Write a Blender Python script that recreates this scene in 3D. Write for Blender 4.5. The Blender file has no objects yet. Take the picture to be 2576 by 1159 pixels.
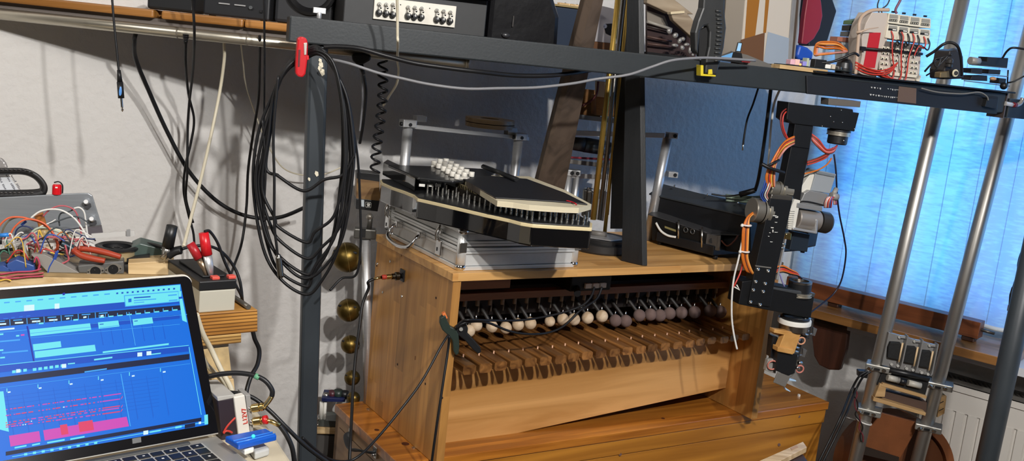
import bpy, math, random
from mathutils import Vector, Matrix
from math import sin, cos, pi, radians
random.seed(7)
SC = bpy.context.scene
COL = SC.collection
V = Vector
# ------------------------------------------------------------------ camera
FPX, PITCH, ROLL, CAMZ = 2520.9, .1793, .1048, 1.5
CAM = V((0, 0, CAMZ))
_fw = V((0, cos(PITCH), -sin(PITCH)))
_r0 = V((1, 0, 0)); _u0 = V((0, sin(PITCH), cos(PITCH)))
_r = _r0*cos(ROLL) + _u0*sin(ROLL); _u = _u0*cos(ROLL) - _r0*sin(ROLL)
cd = bpy.data.cameras.new('camera'); cam = bpy.data.objects.new('camera', cd); COL.objects.link(cam)
cd.sensor_width = 36; cd.lens = 36*FPX/2576; cd.clip_start = .05
cam.matrix_world = Matrix(((_r.x, _u.x, -_fw.x, 0), (_r.y, _u.y, -_fw.y, 0), (_r.z, _u.z, -_fw.z, CAMZ), (0, 0, 0, 1)))
SC.camera = cam
# ------------------------------------------------------------------ light and exposure
SC.view_settings.view_transform = 'Standard'; SC.view_settings.look = 'None'
SC.view_settings.gamma = 1; SC.view_settings.use_curve_mapping = False
SC.view_settings.exposure = 0.0
W = bpy.data.worlds.new('sky'); SC.world = W; W.use_nodes = True
W.node_tree.nodes['Background'].inputs[0].default_value = (.15, .5, 1, 1)
W.node_tree.nodes['Background'].inputs[1].default_value = .5
def lamp(name, kind, loc, power, col, size=.03, size_y=None, aim=None):
    d = bpy.data.lights.new(name, kind); d.energy = power; d.color = col
    if kind == 'AREA':
        d.shape = 'RECTANGLE'; d.size = size; d.size_y = size_y
    else:
        d.shadow_soft_size = size
    o = bpy.data.objects.new(name, d); COL.objects.link(o); o.location = loc
    if aim: o.rotation_euler = V(aim).to_track_quat('-Z', 'Y').to_euler()
    return o
CORN = V((.943, 3.275, 0)); BD = V((.866, .5, 0)); BN = V((.5, -.866, 0)); WD = V((.769, -.639, 0)); WN = V((-.639, -.769, 0))
WARM = (1, .98, .955)
lamp('ceiling_bulb', 'POINT', (.88, .03, 2.45), 156, WARM, .034)
lamp('ceiling_bulb', 'POINT', (.59, -.19, 2.45), 124, WARM, .034)
lamp('added_fill_lamp', 'AREA', (-1.35, .1, 2.6), 21, (1, .965, .92), .7, .7, V((.0, 2.1, .8))-V((-1.35, .1, 2.6)))  # added soft fill out of view, lifts the shaded left-hand faces
lamp('daylight_through_window', 'AREA', CORN+WD*1.35-WN*.9+V((0, 0, 1.45)), 124, (.118, .425, 1), 3.6, 2.6, WN)
# ------------------------------------------------------------------ pixel -> place helpers (2576 x 1159 frame)
def ray(x, y):
    d = _fw + _r*((x-1288)/FPX) - _u*((y-579.5)/FPX)
    return d/d.y
def at(x, y, Y): return CAM + ray(x, y)*Y
def atz(x, y, z):
    d = ray(x, y); return CAM + d*((z-CAMZ)/d.z)
class PL:
    """a vertical (or given) plane through p; yaw = direction of its horizontal axis"""
    def __init__(s, p, yaw=0, n=None):
        s.p = V(p); s.e = V((cos(yaw), sin(yaw), 0)); s.n = V(n) if n else V((-sin(yaw), cos(yaw), 0))
    def __call__(s, x, y, off=0):
        d = ray(x, y); q = s.p + s.n*off
        return CAM + d*((q-CAM).dot(s.n)/d.dot(s.n))
class Fr:
    def __init__(s, o, yaw=0, M=None):
        s.M = M.copy() if M else Matrix.Translation(V(o)) @ Matrix.Rotation(yaw, 4, 'Z')
    def __call__(s, x, y, z): return s.M @ V((x, y, z))
    def loc(s, P): return s.M.inverted() @ V(P)
# ------------------------------------------------------------------ materials
def lin(c):
    if isinstance(c, str):
        c = [int(c[i:i+2], 16)/255 for i in (0, 2, 4)]
    return tuple(v/12.92 if v <= .04045 else ((v+.055)/1.055)**2.4 for v in c)
MATS = {}
def nd(t, k, **kw):
    n = t.nodes.new(k)
    for a, b in kw.items(): setattr(n, a, b)
    return n
def mat(name, col, rough=.5, metal=0, spec=.5, noise=0, nscale=20, stretch=(1, 1, 1), bump=0, bscale=60, col2=None, coat=0, emit=None, estr=1, trans=0):
    if name in MATS: return MATS[name]
    m = bpy.data.materials.new(name); m.use_nodes = True; t = m.node_tree; b = t.nodes['Principled BSDF']; L = t.links.new
    c = lin(col); b.inputs['Base Color'].default_value = (*c, 1)
    b.inputs['Roughness'].default_value = rough; b.inputs['Metallic'].default_value = metal
    b.inputs['Specular IOR Level'].default_value = spec; b.inputs['Coat Weight'].default_value = coat
    if trans: b.inputs['Transmission Weight'].default_value = trans
    if emit:
        b.inputs['Emission Color'].default_value = (*lin(emit), 1); b.inputs['Emission Strength'].default_value = estr
    if noise or bump:
        tc = nd(t, 'ShaderNodeTexCoord'); mp = nd(t, 'ShaderNodeMapping'); mp.inputs['Scale'].default_value = stretch
        L(tc.outputs['Object'], mp.inputs[0])
    if noise:
        nz = nd(t, 'ShaderNodeTexNoise'); nz.inputs['Scale'].default_value = nscale; nz.inputs['Detail'].default_value = 5
        L(mp.outputs[0], nz.inputs[0])
        r = nd(t, 'ShaderNodeValToRGB'); r.color_ramp.elements[0].position = .3; r.color_ramp.elements[1].position = .7
        c2 = lin(col2) if col2 else tuple(v*(1-noise) for v in c)
        r.color_ramp.elements[0].color = (*c2, 1); r.color_ramp.elements[1].color = (*c, 1)
        L(nz.outputs[0], r.inputs[0]); L(r.outputs[0], b.inputs['Base Color'])
    if bump:
        nb = nd(t, 'ShaderNodeTexNoise'); nb.inputs['Scale'].default_value = bscale; nb.inputs['Detail'].default_value = 4
        L(mp.outputs[0], nb.inputs[0]); bm = nd(t, 'ShaderNodeBump'); bm.inputs['Strength'].default_value = bump; bm.inputs['Distance'].default_value = .004
        L(nb.outputs[0], bm.inputs['Height']); L(bm.outputs[0], b.inputs['Normal'])
    MATS[name] = m; return m
def wood(name, light, dark, grain='x', scale=9, strip=0, strip_axis='y', var=.35, rough=.45, coat=.15, seg=0, lines=0):
    """wood grain stretched along one local axis; strip = width of glued staves (0 = a single board)"""
    if name in MATS: return MATS[name]
    m = bpy.data.materials.new(name); m.use_nodes = True; t = m.node_tree; b = t.nodes['Principled BSDF']; L = t.links.new
    tc = nd(t, 'ShaderNodeTexCoord'); sep = nd(t, 'ShaderNodeSeparateXYZ'); L(tc.outputs['Object'], sep.inputs[0])
    add = nd(t, 'ShaderNodeVectorMath', operation='ADD'); L(tc.outputs['Object'], add.inputs[0])
    wn = None
    if strip:
        ax = {'x': 0, 'y': 1, 'z': 2}
        dv = nd(t, 'ShaderNodeMath', operation='DIVIDE'); L(sep.outputs[ax[strip_axis]], dv.inputs[0]); dv.inputs[1].default_value = strip
        fl = nd(t, 'ShaderNodeMath', operation='FLOOR'); L(dv.outputs[0], fl.inputs[0])
        wn = nd(t, 'ShaderNodeTexWhiteNoise', noise_dimensions='2D'); cb = nd(t, 'ShaderNodeCombineXYZ'); L(fl.outputs[0], cb.inputs[0])
        if seg:
            w1 = nd(t, 'ShaderNodeTexWhiteNoise', noise_dimensions='1D'); L(fl.outputs[0], w1.inputs['W'])
            dg = nd(t, 'ShaderNodeMath', operation='DIVIDE'); L(sep.outputs[ax[grain]], dg.inputs[0]); dg.inputs[1].default_value = seg
            ag = nd(t, 'ShaderNodeMath', operation='ADD'); L(dg.outputs[0], ag.inputs[0]); L(w1.outputs[0], ag.inputs[1])
            fg = nd(t, 'ShaderNodeMath', operation='FLOOR'); L(ag.outputs[0], fg.inputs[0]); L(fg.outputs[0], cb.inputs[1])
        L(cb.outputs[0], wn.inputs['Vector'])
        sc = nd(t, 'ShaderNodeVectorMath', operation='SCALE'); L(wn.outputs['Color'], sc.inputs[0]); sc.inputs['Scale'].default_value = 7
        L(sc.outputs[0], add.inputs[1])
    mp = nd(t, 'ShaderNodeMapping'); L(add.outputs[0], mp.inputs[0])
    s = [scale*5]*3; s['xyz'.index(grain)] = scale*.35; mp.inputs['Scale'].default_value = s
    n1 = nd(t, 'ShaderNodeTexNoise'); n1.inputs['Scale'].default_value = 1; n1.inputs['Detail'].default_value = 6; n1.inputs['Distortion'].default_value = 1.2; L(mp.outputs[0], n1.inputs[0])
    r = nd(t, 'ShaderNodeValToRGB'); r.color_ramp.elements[0].position = .32; r.color_ramp.elements[1].position = .62
    r.color_ramp.elements[0].color = (*lin(dark), 1); r.color_ramp.elements[1].color = (*lin(light), 1)
    L(n1.outputs[0], r.inputs[0]); out = r.outputs[0]
    if strip:
        mx = nd(t, 'ShaderNodeMix', data_type='RGBA', blend_type='MULTIPLY'); mx.inputs[0].default_value = 1
        mr = nd(t, 'ShaderNodeMapRange'); L(wn.outputs['Value'], mr.inputs[0]); mr.inputs[3].default_value = 1-var; mr.inputs[4].default_value = 1.12
        L(out, mx.inputs[6]); L(mr.outputs[0], mx.inputs[7]); out = mx.outputs[2]
    if lines:
        dl = nd(t, 'ShaderNodeMath', operation='DIVIDE'); L(sep.outputs[2], dl.inputs[0]); dl.inputs[1].default_value = lines
        fr_ = nd(t, 'ShaderNodeMath', operation='FRACT'); L(dl.outputs[0], fr_.inputs[0])
        lr = nd(t, 'ShaderNodeValToRGB'); lr.color_ramp.elements[0].position = .30; lr.color_ramp.elements[1].position = .42
        lr.color_ramp.elements[0].color = (.38, .33, .28, 1); lr.color_ramp.elements[1].color = (1, 1, 1, 1); L(fr_.outputs[0], lr.inputs[0])
        mx = nd(t, 'ShaderNodeMix', data_type='RGBA', blend_type='MULTIPLY'); mx.inputs[0].default_value = 1; L(out, mx.inputs[6]); L(lr.outputs[0], mx.inputs[7]); out = mx.outputs[2]
    L(out, b.inputs['Base Color']); b.inputs['Roughness'].default_value = rough; b.inputs['Coat Weight'].default_value = coat; b.inputs['Coat Roughness'].default_value = .3
    bm = nd(t, 'ShaderNodeBump'); bm.inputs['Strength'].default_value = .12; bm.inputs['Distance'].default_value = .002; L(n1.outputs[0], bm.inputs['Height']); L(bm.outputs[0], b.inputs['Normal'])
    MATS[name] = m; return m
# ------------------------------------------------------------------ mesh builder
def crv(pts, k=8, closed=False):
    pts = [V(p) for p in pts]; n = len(pts); out = []
    if n < 3: return pts
    rng = range(n if closed else n-1)
    for i in rng:
        if closed: a, b, c, d = (pts[(i+j-1) % n] for j in range(4))
        else: a, b, c, d = pts[max(i-1, 0)], pts[i], pts[i+1], pts[min(i+2, n-1)]
        for s in range(k):
            u = s/k
            out.append(.5*((2*b)+(c-a)*u+(2*a-5*b+4*c-d)*u*u+(3*b-a-3*c+d)*u**3))
    if not closed: out.append(pts[-1])
    return out
class G:
    def __init__(s, fr=None):
        s.v = []; s.f = []; s.sm = []; s.mi = []; s.T = fr.M if fr else None; s.m = 0
    def add(s, vs, fs, smooth=False):
        o = len(s.v)
        s.v += [(s.T @ V(p)) if s.T else V(p) for p in vs]
        for f in fs:
            s.f.append([i+o for i in f]); s.sm.append(smooth); s.mi.append(s.m)
        return s
    def bx(s, x0, x1, y0, y1, z0, z1):
        p = [(x, y, z) for z in (z0, z1) for y in (y0, y1) for x in (x0, x1)]
        return s.add(p, [(0, 2, 3, 1), (4, 5, 7, 6), (0, 1, 5, 4), (2, 6, 7, 3), (0, 4, 6, 2), (1, 3, 7, 5)])
    def box(s, c, d, rz=0, R=None):
        c = V(c); R = R or Matrix.Rotation(rz, 3, 'Z')
        p = [c + R @ V((x*d[0]/2, y*d[1]/2, z*d[2]/2)) for z in (-1, 1) for y in (-1, 1) for x in (-1, 1)]
        return s.add(p, [(0, 2, 3, 1), (4, 5, 7, 6), (0, 1, 5, 4), (2, 6, 7, 3), (0, 4, 6, 2), (1, 3, 7, 5)])
    def prism(s, poly, vec, smooth=False):
        poly = [V(p) for p in poly]; vec = V(vec); n = len(poly)
        nn = V((0, 0, 0))
        for i in range(n): nn += poly[i].cross(poly[(i+1) % n])
        if nn.dot(vec) > 0: poly = poly[::-1]
        s.add(poly + [p+vec for p in poly], [])
        o = len(s.v)-2*n
        s.f += [[o+i for i in range(n)], [o+n+i for i in range(n)][::-1]]; s.sm += [False]*2; s.mi += [s.m]*2
        for i in range(n):
            j = (i+1) % n; s.f.append([o+i, o+n+i, o+n+j, o+j]); s.sm.append(smooth); s.mi.append(s.m)
        return s
    def ring(s, loops, closed=False, caps=True, smooth=True):
        n = len(loops[0]); m = len(loops); vs = [p for l in loops for p in l]; fs = []
        for i in range(m if closed else m-1):
            a = i*n; b = ((i+1) % m)*n
            for j in range(n):
                k = (j+1) % n; fs.append((a+j, a+k, b+k, b+j))
        s.add(vs, fs, smooth)
        if caps and not closed:
            o = len(s.v)-n*m
            s.f += [[o+j for j in range(n)][::-1], [o+(m-1)*n+j for j in range(n)]]; s.sm += [False]*2; s.mi += [s.m]*2
        return s
    def tube(s, pts, r, n=8, closed=False, caps=True, flat=1):
        pts = [V(p) for p in pts]; m = len(pts); loops = []
        up = None
        for i in range(m):
            a = pts[i-1] if (i or closed) else pts[i]; b = pts[(i+1) % m] if (i < m-1 or closed) else pts[i]
            d = (b-a)
            if d.length < 1e-9: d = V((0, 0, 1))
            d.normalize()
            if up is None: up = d.orthogonal().normalized()
            up = (up - d*up.dot(d))
            if up.length < 1e-6: up = d.orthogonal()
            up.normalize(); w = d.cross(up)
            rr = r[i] if isinstance(r, (list, tuple)) else r
            loops.append([pts[i]+(up*cos(2*pi*k/n)+w*sin(2*pi*k/n)*flat)*rr for k in range(n)])
        return s.ring(loops, closed, caps)
    def cyl(s, a, b, r, r2=None, n=20):
        a = V(a); b = V(b); d = (b-a).normalized(); u = d.orthogonal().normalized(); w = d.cross(u)
        r2 = r if r2 is None else r2
        return s.ring([[p+(u*cos(2*pi*k/n)+w*sin(2*pi*k/n))*q for k in range(n)] for p, q in ((a, r), (b, r2))])
    def lathe(s, o, ax, prof, n=24, caps=True):
        o = V(o); d = V(ax).normalized(); u = d.orthogonal().normalized(); w = d.cross(u)
        # split at sharp profile corners so flat faces stay crisp
        for (ra, ha), (rb, hb) in zip(prof, prof[1:]):
            s.ring([[o+d*h+(u*cos(2*pi*k/n)+w*sin(2*pi*k/n))*q for k in range(n)] for q, h in ((max(ra, 1e-5), ha), (max(rb, 1e-5), hb))], caps=False)
        return s
    def sph(s, c, r, sc=(1, 1, 1), n=16, m=10, R=None):
        c = V(c); loops = []
        for i in range(m+1):
            t = pi*i/m; q = max(sin(t), 1e-3)
            l = [V((r*q*cos(2*pi*k/n)*sc[0], r*q*sin(2*pi*k/n)*sc[1], r*cos(t)*sc[2])) for k in range(n)]
            loops.append([c+((R @ p) if R else p) for p in l][::-1])
        return s.ring(loops, caps=False)
    def torus(s, c, ax, R, r, n=24, m=8, a0=0, a1=2*pi):
        c = V(c); d = V(ax).normalized(); u = d.orthogonal().normalized(); w = d.cross(u); full = abs(a1-a0-2*pi) < 1e-6
        k = n if full else n+1
        return s.tube([c+(u*cos(a0+(a1-a0)*i/n)+w*sin(a0+(a1-a0)*i/n))*R for i in range(k)], r, m, closed=full)
WM = {}
ROOTS = []
def _mesh(name, g, m, inv):
    me = bpy.data.meshes.new(name)
    me.from_pydata([tuple(inv @ p) for p in g.v], [], g.f)
    for x in (m if isinstance(m, (list, tuple)) else [m]): me.materials.append(x)
    me.polygons.foreach_set('use_smooth', g.sm); me.polygons.foreach_set('material_index', g.mi)
    me.update(); return me
def part(name, g, m, parent, bevel=0, label=None, kind=None):
    o = bpy.data.objects.new(name, _mesh(name, g, m, WM[parent].inverted())); COL.objects.link(o); o.parent = parent; WM[o] = WM[parent]
    if bevel:
        b = o.modifiers.new('bevel', 'BEVEL'); b.width = bevel; b.segments = 2; b.limit_method = 'ANGLE'
    if label: o['label'] = label
    if kind: o['kind'] = kind
    return o
def tag(o, label, cat, group=None, kind=None):
    if label: o['label'] = label
    if cat: o['category'] = cat
    if group: o['group'] = group
    if kind: o['kind'] = kind
    return o
def thing(name, label, cat, loc, rz=0, group=None, M=None):
    o = bpy.data.objects.new(name, None); COL.objects.link(o); o.empty_display_size = .02
    m = M.copy() if M else Matrix.Translation(V(loc)) @ Matrix.Rotation(rz, 4, 'Z')
    o.matrix_world = m; WM[o] = m; tag(o, label, cat, group); return o
def single(name, label, cat, g, m, group=None, rz=0, bevel=0, kind=None):
    n = len(g.v); c = sum(g.v, V((0, 0, 0)))/n; c.z = min(p.z for p in g.v)
    M = Matrix.Translation(c) @ Matrix.Rotation(rz, 4, 'Z')
    o = bpy.data.objects.new(name, _mesh(name, g, m, M.inverted())); COL.objects.link(o); o.matrix_world = M; WM[o] = M
    tag(o, label, cat, group, kind)
    if bevel:
        b = o.modifiers.new('bevel', 'BEVEL'); b.width = bevel; b.segments = 2; b.limit_method = 'ANGLE'
    return o
def struct(name, g, m, label=None, rz=0):
    return single(name, label, None, g, m, kind='structure', rz=rz)
def cable(name, label, pts, r, m, group=None, cat='cable', n=8, k=8):
    g = G().tube(crv([at(*p) for p in pts], k), r, n); return single(name, label, cat, g, m, group)
FONT = None
def text(name, s, size, M, m, parent, ext=.0006):
    c = bpy.data.curves.new(name, 'FONT'); c.body = s; c.size = size; c.extrude = ext; c.align_x = 'CENTER'; c.align_y = 'CENTER'
    t = bpy.data.objects.new(name, c); COL.objects.link(t)
    dg = bpy.context.evaluated_depsgraph_get(); me = bpy.data.meshes.new_from_object(t.evaluated_get(dg)); bpy.data.objects.remove(t)
    me.materials.clear(); me.materials.append(m)
    me.transform(WM[parent].inverted() @ M)
    o = bpy.data.objects.new(name, me); COL.objects.link(o); o.parent = parent; WM[o] = WM[parent]; return o
def basis(o, x, y):
    x = V(x).normalized(); z = x.cross(V(y)).normalized(); y = z.cross(x)
    return Matrix(((x.x, y.x, z.x, o[0]), (x.y, y.y, z.y, o[1]), (x.z, y.z, z.z, o[2]), (0, 0, 0, 1)))
# common materials
BLK = mat('black_cable_rubber', '141416', .45, spec=.4)
BLKP = mat('black_plastic', '17181a', .4)
BLKM = mat('black_painted_metal', '121316', .42, noise=.3, nscale=40)
STEEL = mat('grey_painted_steel', '262b2e', .45, noise=.12, nscale=30, bump=.05, bscale=200)
ALU = mat('brushed_aluminium', 'cacaca', .4, .72, noise=.1, nscale=60, stretch=(1, 1, 8))
CHR = mat('chrome', 'd8d8d8', .12, 1)
NICK = mat('nickel_screw', 'c8c6c0', .25, 1)
BRASS = mat('brass', 'b8964a', .38, .75, noise=.2, nscale=30)
WHT = mat('white_plastic', 'e6e4dc', .45)
CREAM = mat('cream_cable', 'cfc6ae', .5)
GREYC = mat('grey_cable', '77777a', .5)
RED = mat('red_plastic', 'c21720', .35)
REDW = mat('red_wire', 'b9362b', .4); ORW = mat('orange_wire', 'c4681f', .4); BRW = mat('brown_wire', '5a2f22', .45); YEW = mat('yellow_wire', 'd9b24a', .45)
WHW = mat('white_wire', 'd8d6d0', .45); BLW = mat('blue_wire', '2f4f9e', .45); PKW = mat('pink_wire', 'c98a80', .45); GRW = mat('green_wire', '4a7a64', .45)
DARK = mat('dark_recess', '0a0a0b', .7)
GOLD = mat('gold_plug', 'cdb478', .25, 1)
PALEW = wood('pale_pine', 'd8bd90', 'b08d5c', 'x', 8)
# ================================================================== SETTING
FA = CORN-BD*4.3; FB = CORN+WD*4.6; FC = V((1.2, -3.6, 0)); FD = V((-3.3, -2.6, 0))
poly = [FA, CORN, FB, FC, FD]
plaster = mat('white_rough_plaster', 'd2cfcb', .85, spec=.25, noise=.05, nscale=6, bump=.75, bscale=55)
struct('floor', G().prism([p for p in poly], (0, 0, -.1)), wood('floor_planks', '4e3c2a', '35281b', 'x', 4, .12, 'y'))
struct('ceiling', G().prism([p+V((0, 0, 2.75)) for p in poly], (0, 0, .1)), wood('dark_ceiling_boards', '4a3a2c', '33281e', 'x', 3, .11, 'y'))
def wallbox(a, b, z0, z1, th, nrm):
    return G().prism([a+V((0, 0, z0)), b+V((0, 0, z0)), b+V((0, 0, z0))-nrm*th, a+V((0, 0, z0))-nrm*th], (0, 0, z1-z0))
struct('wall_back', wallbox(FA-BD*.0, CORN, 0, 2.75, .2, BN), plaster)
def inn(a, b):
    d = (b-a).normalized(); return V((d.y, -d.x, 0))
for nm, a, b in (('wall_right', FB, FC), ('wall_front', FC, FD), ('wall_left', FD, FA)):
    n = inn(a, b); struct(nm, wallbox(a, b, 0, 2.75, .2, n), mat('dark_wall_paint', '4c4844', .9))
W0, W1, WZ0, WZ1 = .07, 2.5, .84, 2.3
g = wallbox(CORN, CORN+WD*W0, 0, 2.75, .16, WN)
for q in (wallbox(CORN+WD*W0, CORN+WD*W1, 0, WZ0, .16, WN), wallbox(CORN+WD*W0, CORN+WD*W1, WZ1, 2.75, .16, WN), wallbox(CORN+WD*W1, FB, 0, 2.75, .16, WN)):
    g.add(q.v, q.f)
struct('wall_window', g, plaster)
# window: frame, mullions, panes
wyaw = math.atan2(WD.y, WD.x)
WF = Fr(CORN, wyaw)          # x along the window wall, -y into the room? (y points out of the room)
win = thing('window_1', None, None, CORN+WD*W0+V((0, 0, WZ0)), wyaw); win['kind'] = 'structure'
wp = mat('white_window_paint', 'cfd3d6', .4)
g = G(WF)
for x0, x1, z0, z1 in ((W0, W1, WZ0, WZ0+.06), (W0, W1, WZ1-.06, WZ1), (W0, W0+.06, WZ0+.06, WZ1-.06), (W1-.06, W1, WZ0+.06, WZ1-.06), (1.25, 1.35, WZ0+.06, WZ1-.06)):
    g.bx(x0, x1, .07, .13, z0, z1)
part('frame', g, wp, win)
gm = bpy.data.materials.new('window_glass'); gm.use_nodes = True; t = gm.node_tree
tr = nd(t, 'ShaderNodeBsdfTransparent'); gl = nd(t, 'ShaderNodeBsdfGlossy'); gl.inputs['Roughness'].default_value = .02; mx = nd(t, 'ShaderNodeMixShader'); mx.inputs[0].default_value = .07
t.links.new(tr.outputs[0], mx.inputs[1]); t.links.new(gl.outputs[0], mx.inputs[2]); t.links.new(mx.outputs[0], t.nodes['Material Output'].inputs[0])
for x0, x1 in ((W0+.06, 1.25), (1.35, W1-.06)):
    part('pane', G(WF).bx(x0, x1, .095, .101, WZ0+.06, WZ1-.06), gm, win)
# white stone sill under the window, and the brown board lying on it
struct('trim_1', G(WF).bx(.02, 3.4, -.2, .07, .771, .794), mat('white_stone_sill', 'c9ccd0', .3))
SILLW = wood('sill_board', '8f6438', '66431f', 'x', 5, rough=.3, coat=.3)
b = WF.loc(atz(2540, 905, .822))
single('sill_board', 'long brown varnished board lying along the window sill', 'board',
       G(WF).bx(.03, b.x, -.258, -.03, .796, .822), SILLW, rz=wyaw, bevel=.002)
# curtain: one woven cloth with folds, hung in front of the whole window wall
cm = bpy.data.materials.new('woven_curtain'); cm.use_nodes = True; t = cm.node_tree; L = t.links.new
t.nodes.remove(t.nodes['Principled BSDF'])
tc = nd(t, 'ShaderNodeTexCoord'); mp = nd(t, 'ShaderNodeMapping'); mp.inputs['Scale'].default_value = (30, 30, 150); L(tc.outputs['Object'], mp.inputs[0])
n1 = nd(t, 'ShaderNodeTexNoise'); n1.inputs['Scale'].default_value = 1; n1.inputs['Detail'].default_value = 4; L(mp.outputs[0], n1.inputs[0])
mp2 = nd(t, 'ShaderNodeMapping'); mp2.inputs['Scale'].default_value = (5.2, 5.2, .28); L(tc.outputs['Object'], mp2.inputs[0])
n2 = nd(t, 'ShaderNodeTexNoise'); n2.inputs['Scale'].default_value = 1.0; n2.inputs['Detail'].default_value = 3; L(mp2.outputs[0], n2.inputs[0])  # broad vertical bands: brightness of the folds put into the cloth colour
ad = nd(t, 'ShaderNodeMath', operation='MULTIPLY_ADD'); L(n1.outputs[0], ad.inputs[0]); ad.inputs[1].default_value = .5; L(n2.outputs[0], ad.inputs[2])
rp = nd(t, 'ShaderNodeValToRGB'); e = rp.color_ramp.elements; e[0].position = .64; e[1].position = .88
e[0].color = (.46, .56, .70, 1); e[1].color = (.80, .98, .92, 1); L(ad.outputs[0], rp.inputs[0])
df = nd(t, 'ShaderNodeBsdfDiffuse'); df.inputs[0].default_value = (.50, .51, .52, 1)
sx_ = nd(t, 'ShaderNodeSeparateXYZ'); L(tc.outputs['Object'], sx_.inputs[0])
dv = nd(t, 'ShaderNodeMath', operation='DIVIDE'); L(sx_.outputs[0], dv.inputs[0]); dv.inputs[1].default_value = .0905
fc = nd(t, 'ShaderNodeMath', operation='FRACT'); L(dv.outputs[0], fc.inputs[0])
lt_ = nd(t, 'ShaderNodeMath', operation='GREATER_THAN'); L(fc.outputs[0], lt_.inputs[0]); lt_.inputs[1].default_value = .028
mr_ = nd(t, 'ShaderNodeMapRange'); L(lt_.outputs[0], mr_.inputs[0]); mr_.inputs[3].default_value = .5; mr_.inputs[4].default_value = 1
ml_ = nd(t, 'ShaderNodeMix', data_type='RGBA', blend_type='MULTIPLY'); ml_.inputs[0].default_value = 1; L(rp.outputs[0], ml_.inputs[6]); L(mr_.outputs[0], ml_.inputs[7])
tl = nd(t, 'ShaderNodeBsdfTranslucent'); L(ml_.outputs[2], tl.inputs[0])
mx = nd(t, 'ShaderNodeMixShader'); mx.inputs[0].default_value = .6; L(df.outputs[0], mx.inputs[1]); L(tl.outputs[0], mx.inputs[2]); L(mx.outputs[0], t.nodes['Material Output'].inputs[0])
vs = []; fs = []; NX = 420; zs = [.858, .9, 1.3, 1.7, 2.1, 2.42]
for i in range(NX+1):
    u = .015+3.3*i/NX
    ph = u*46+1.3*sin(u*9)
    for z in zs:
        k = .55+.45*(z-.9)/1.5
        vs.append(WF(u, -.055+.014*k*sin(ph)+.006*sin(u*17+z*2), z))
for i in range(NX):
    for j in range(len(zs)-1):
        a = i*len(zs)+j; fs.append((a, a+len(zs), a+len(zs)+1, a+1))
cg = G(); cg.add(vs, fs, True)
cur = thing('window_curtain', 'pale woven curtain hanging in folds in front of the bright window', 'curtain', CORN+WD*.9+V((0, 0, .858)), wyaw)
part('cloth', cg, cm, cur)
g2 = [WF(.015+3.3*i/NX, -.058+.014*.55*sin((.015+3.3*i/NX)*46+1.3*sin((.015+3.3*i/NX)*9))+.006*sin((.015+3.3*i/NX)*17+1.8), .854) for i in range(0, NX+1, 2)]
part('hem', G().tube(g2, .007, 6), mat('curtain_hem', 'c4ccd2', .8), cur)
part('curtain_rod', G().cyl(WF(.0, -.055, 2.43), WF(3.35, -.055, 2.43), .012), ALU, cur)
# radiator
rd = thing('radiator', 'white ribbed panel radiator under the window with a dark top grille', 'radiator', WF(1.5, -.06, .12), wyaw)
radm = mat('radiator_enamel', 'ccc7bf', .35, spec=.4)
rpl = PL(WF(0, -.105, 0), wyaw); rp_ = WF.loc(rpl(2325, 955)); zt = WF.loc(rpl(2394, 954)).z; x0, x1 = rp_.x, rp_.x+1.3; g = G(WF); n = int((x1-x0)/.0333)
prof = []
for i in range(n):
    xa = x0+i*.0333
    prof += [(xa, -.098), (xa+.004, -.105), (xa+.026, -.105), (xa+.030, -.098)]
prof += [(x1, -.098), (x1, -.088), (x0, -.088)]
g.prism([(x, y, .16) for x, y in prof], (0, 0, zt-.09-.16))
g.bx(x0, x1, -.103, -.088, zt-.09, zt-.012); g.bx(x0, x1, -.108, -.09, zt-.03, zt-.012); g.bx(x0, x1, -.1, -.088, .12, .16)
part('front_panel', g, radm, rd)
g = G(WF)
for i in range(int((x1-x0)/.014)):
    g.box((x0+.007+i*.014, -.062, zt-.006), (.006, .06, .008), rz=.5)
g.bx(x0, x1, -.094, -.088, zt-.012, zt); g.bx(x0, x1, -.034, -.028, zt-.012, zt)
part('top_grille', g, mat('grille_dark_grey', '55524e', .5), rd)  # grille slats in one plain dark grey
part('rear_panel', G(WF).bx(x0, x1, -.04, -.025, .14, zt-.012), radm, rd)
part('side_cover', G(WF).bx(x0-.004, x0, -.102, -.025, .14, zt), radm, rd)
for xx in (x0+.12, x1-.12):
    part('wall_bracket', G(WF).bx(xx, xx+.03, -.0248, -.001, .3, .6), radm, rd)
part('supply_pipe', G().tube(crv([WF(x0+.05, -.08, .13), WF(x0+.05, -.08, .06), WF(x0+.05, -.08, .0)]), .009), radm, rd)
# wooden beam with a metal pin resting on the sill board
BEAM = wood('red_brown_hardwood', '7d4727', '522a16', 'x', 5, rough=.4)
p1 = WF.loc(atz(2459, 853, .836)); yb = p1.y
bm = thing('wooden_beam', 'long red-brown square wooden beam lying on the sill board', 'beam', WF(p1.x-.3, yb+.02, .836), wyaw)
part('timber', G(WF).bx(.06, p1.x, yb, yb+.045, .836, .884), BEAM, bm, .0015)
part('pin', G(WF).cyl((p1.x-.02, yb+.022, .861), (p1.x+.035, yb+.022, .859), .0045), mat('iron_pin', '54504c', .4, .8), bm)
for xx in (p1.x-.045, .2):
    part('rest_block', G(WF).bx(xx, xx+.035, yb+.006, yb+.04, .822, .836), mat('dark_varnish', '3a231a', .3), bm, .003)
# brown rounded paddle hanging under the sill
pp = PL(WF(0, -.2, 0), wyaw)
pts = [(2046, 793), (2136, 812), (2128, 880), (2112, 931), (2085, 930), (2060, 918), (2047, 895), (2042, 850)]
single('wooden_paddle', 'dark red-brown wooden paddle with a rounded end hanging below the sill', 'paddle',
       G().prism([pp(*q) for q in pts], pp.n*.022), wood('dark_paddle_wood', '46261a', '2c1710', 'z', 6), bevel=.004)
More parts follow.
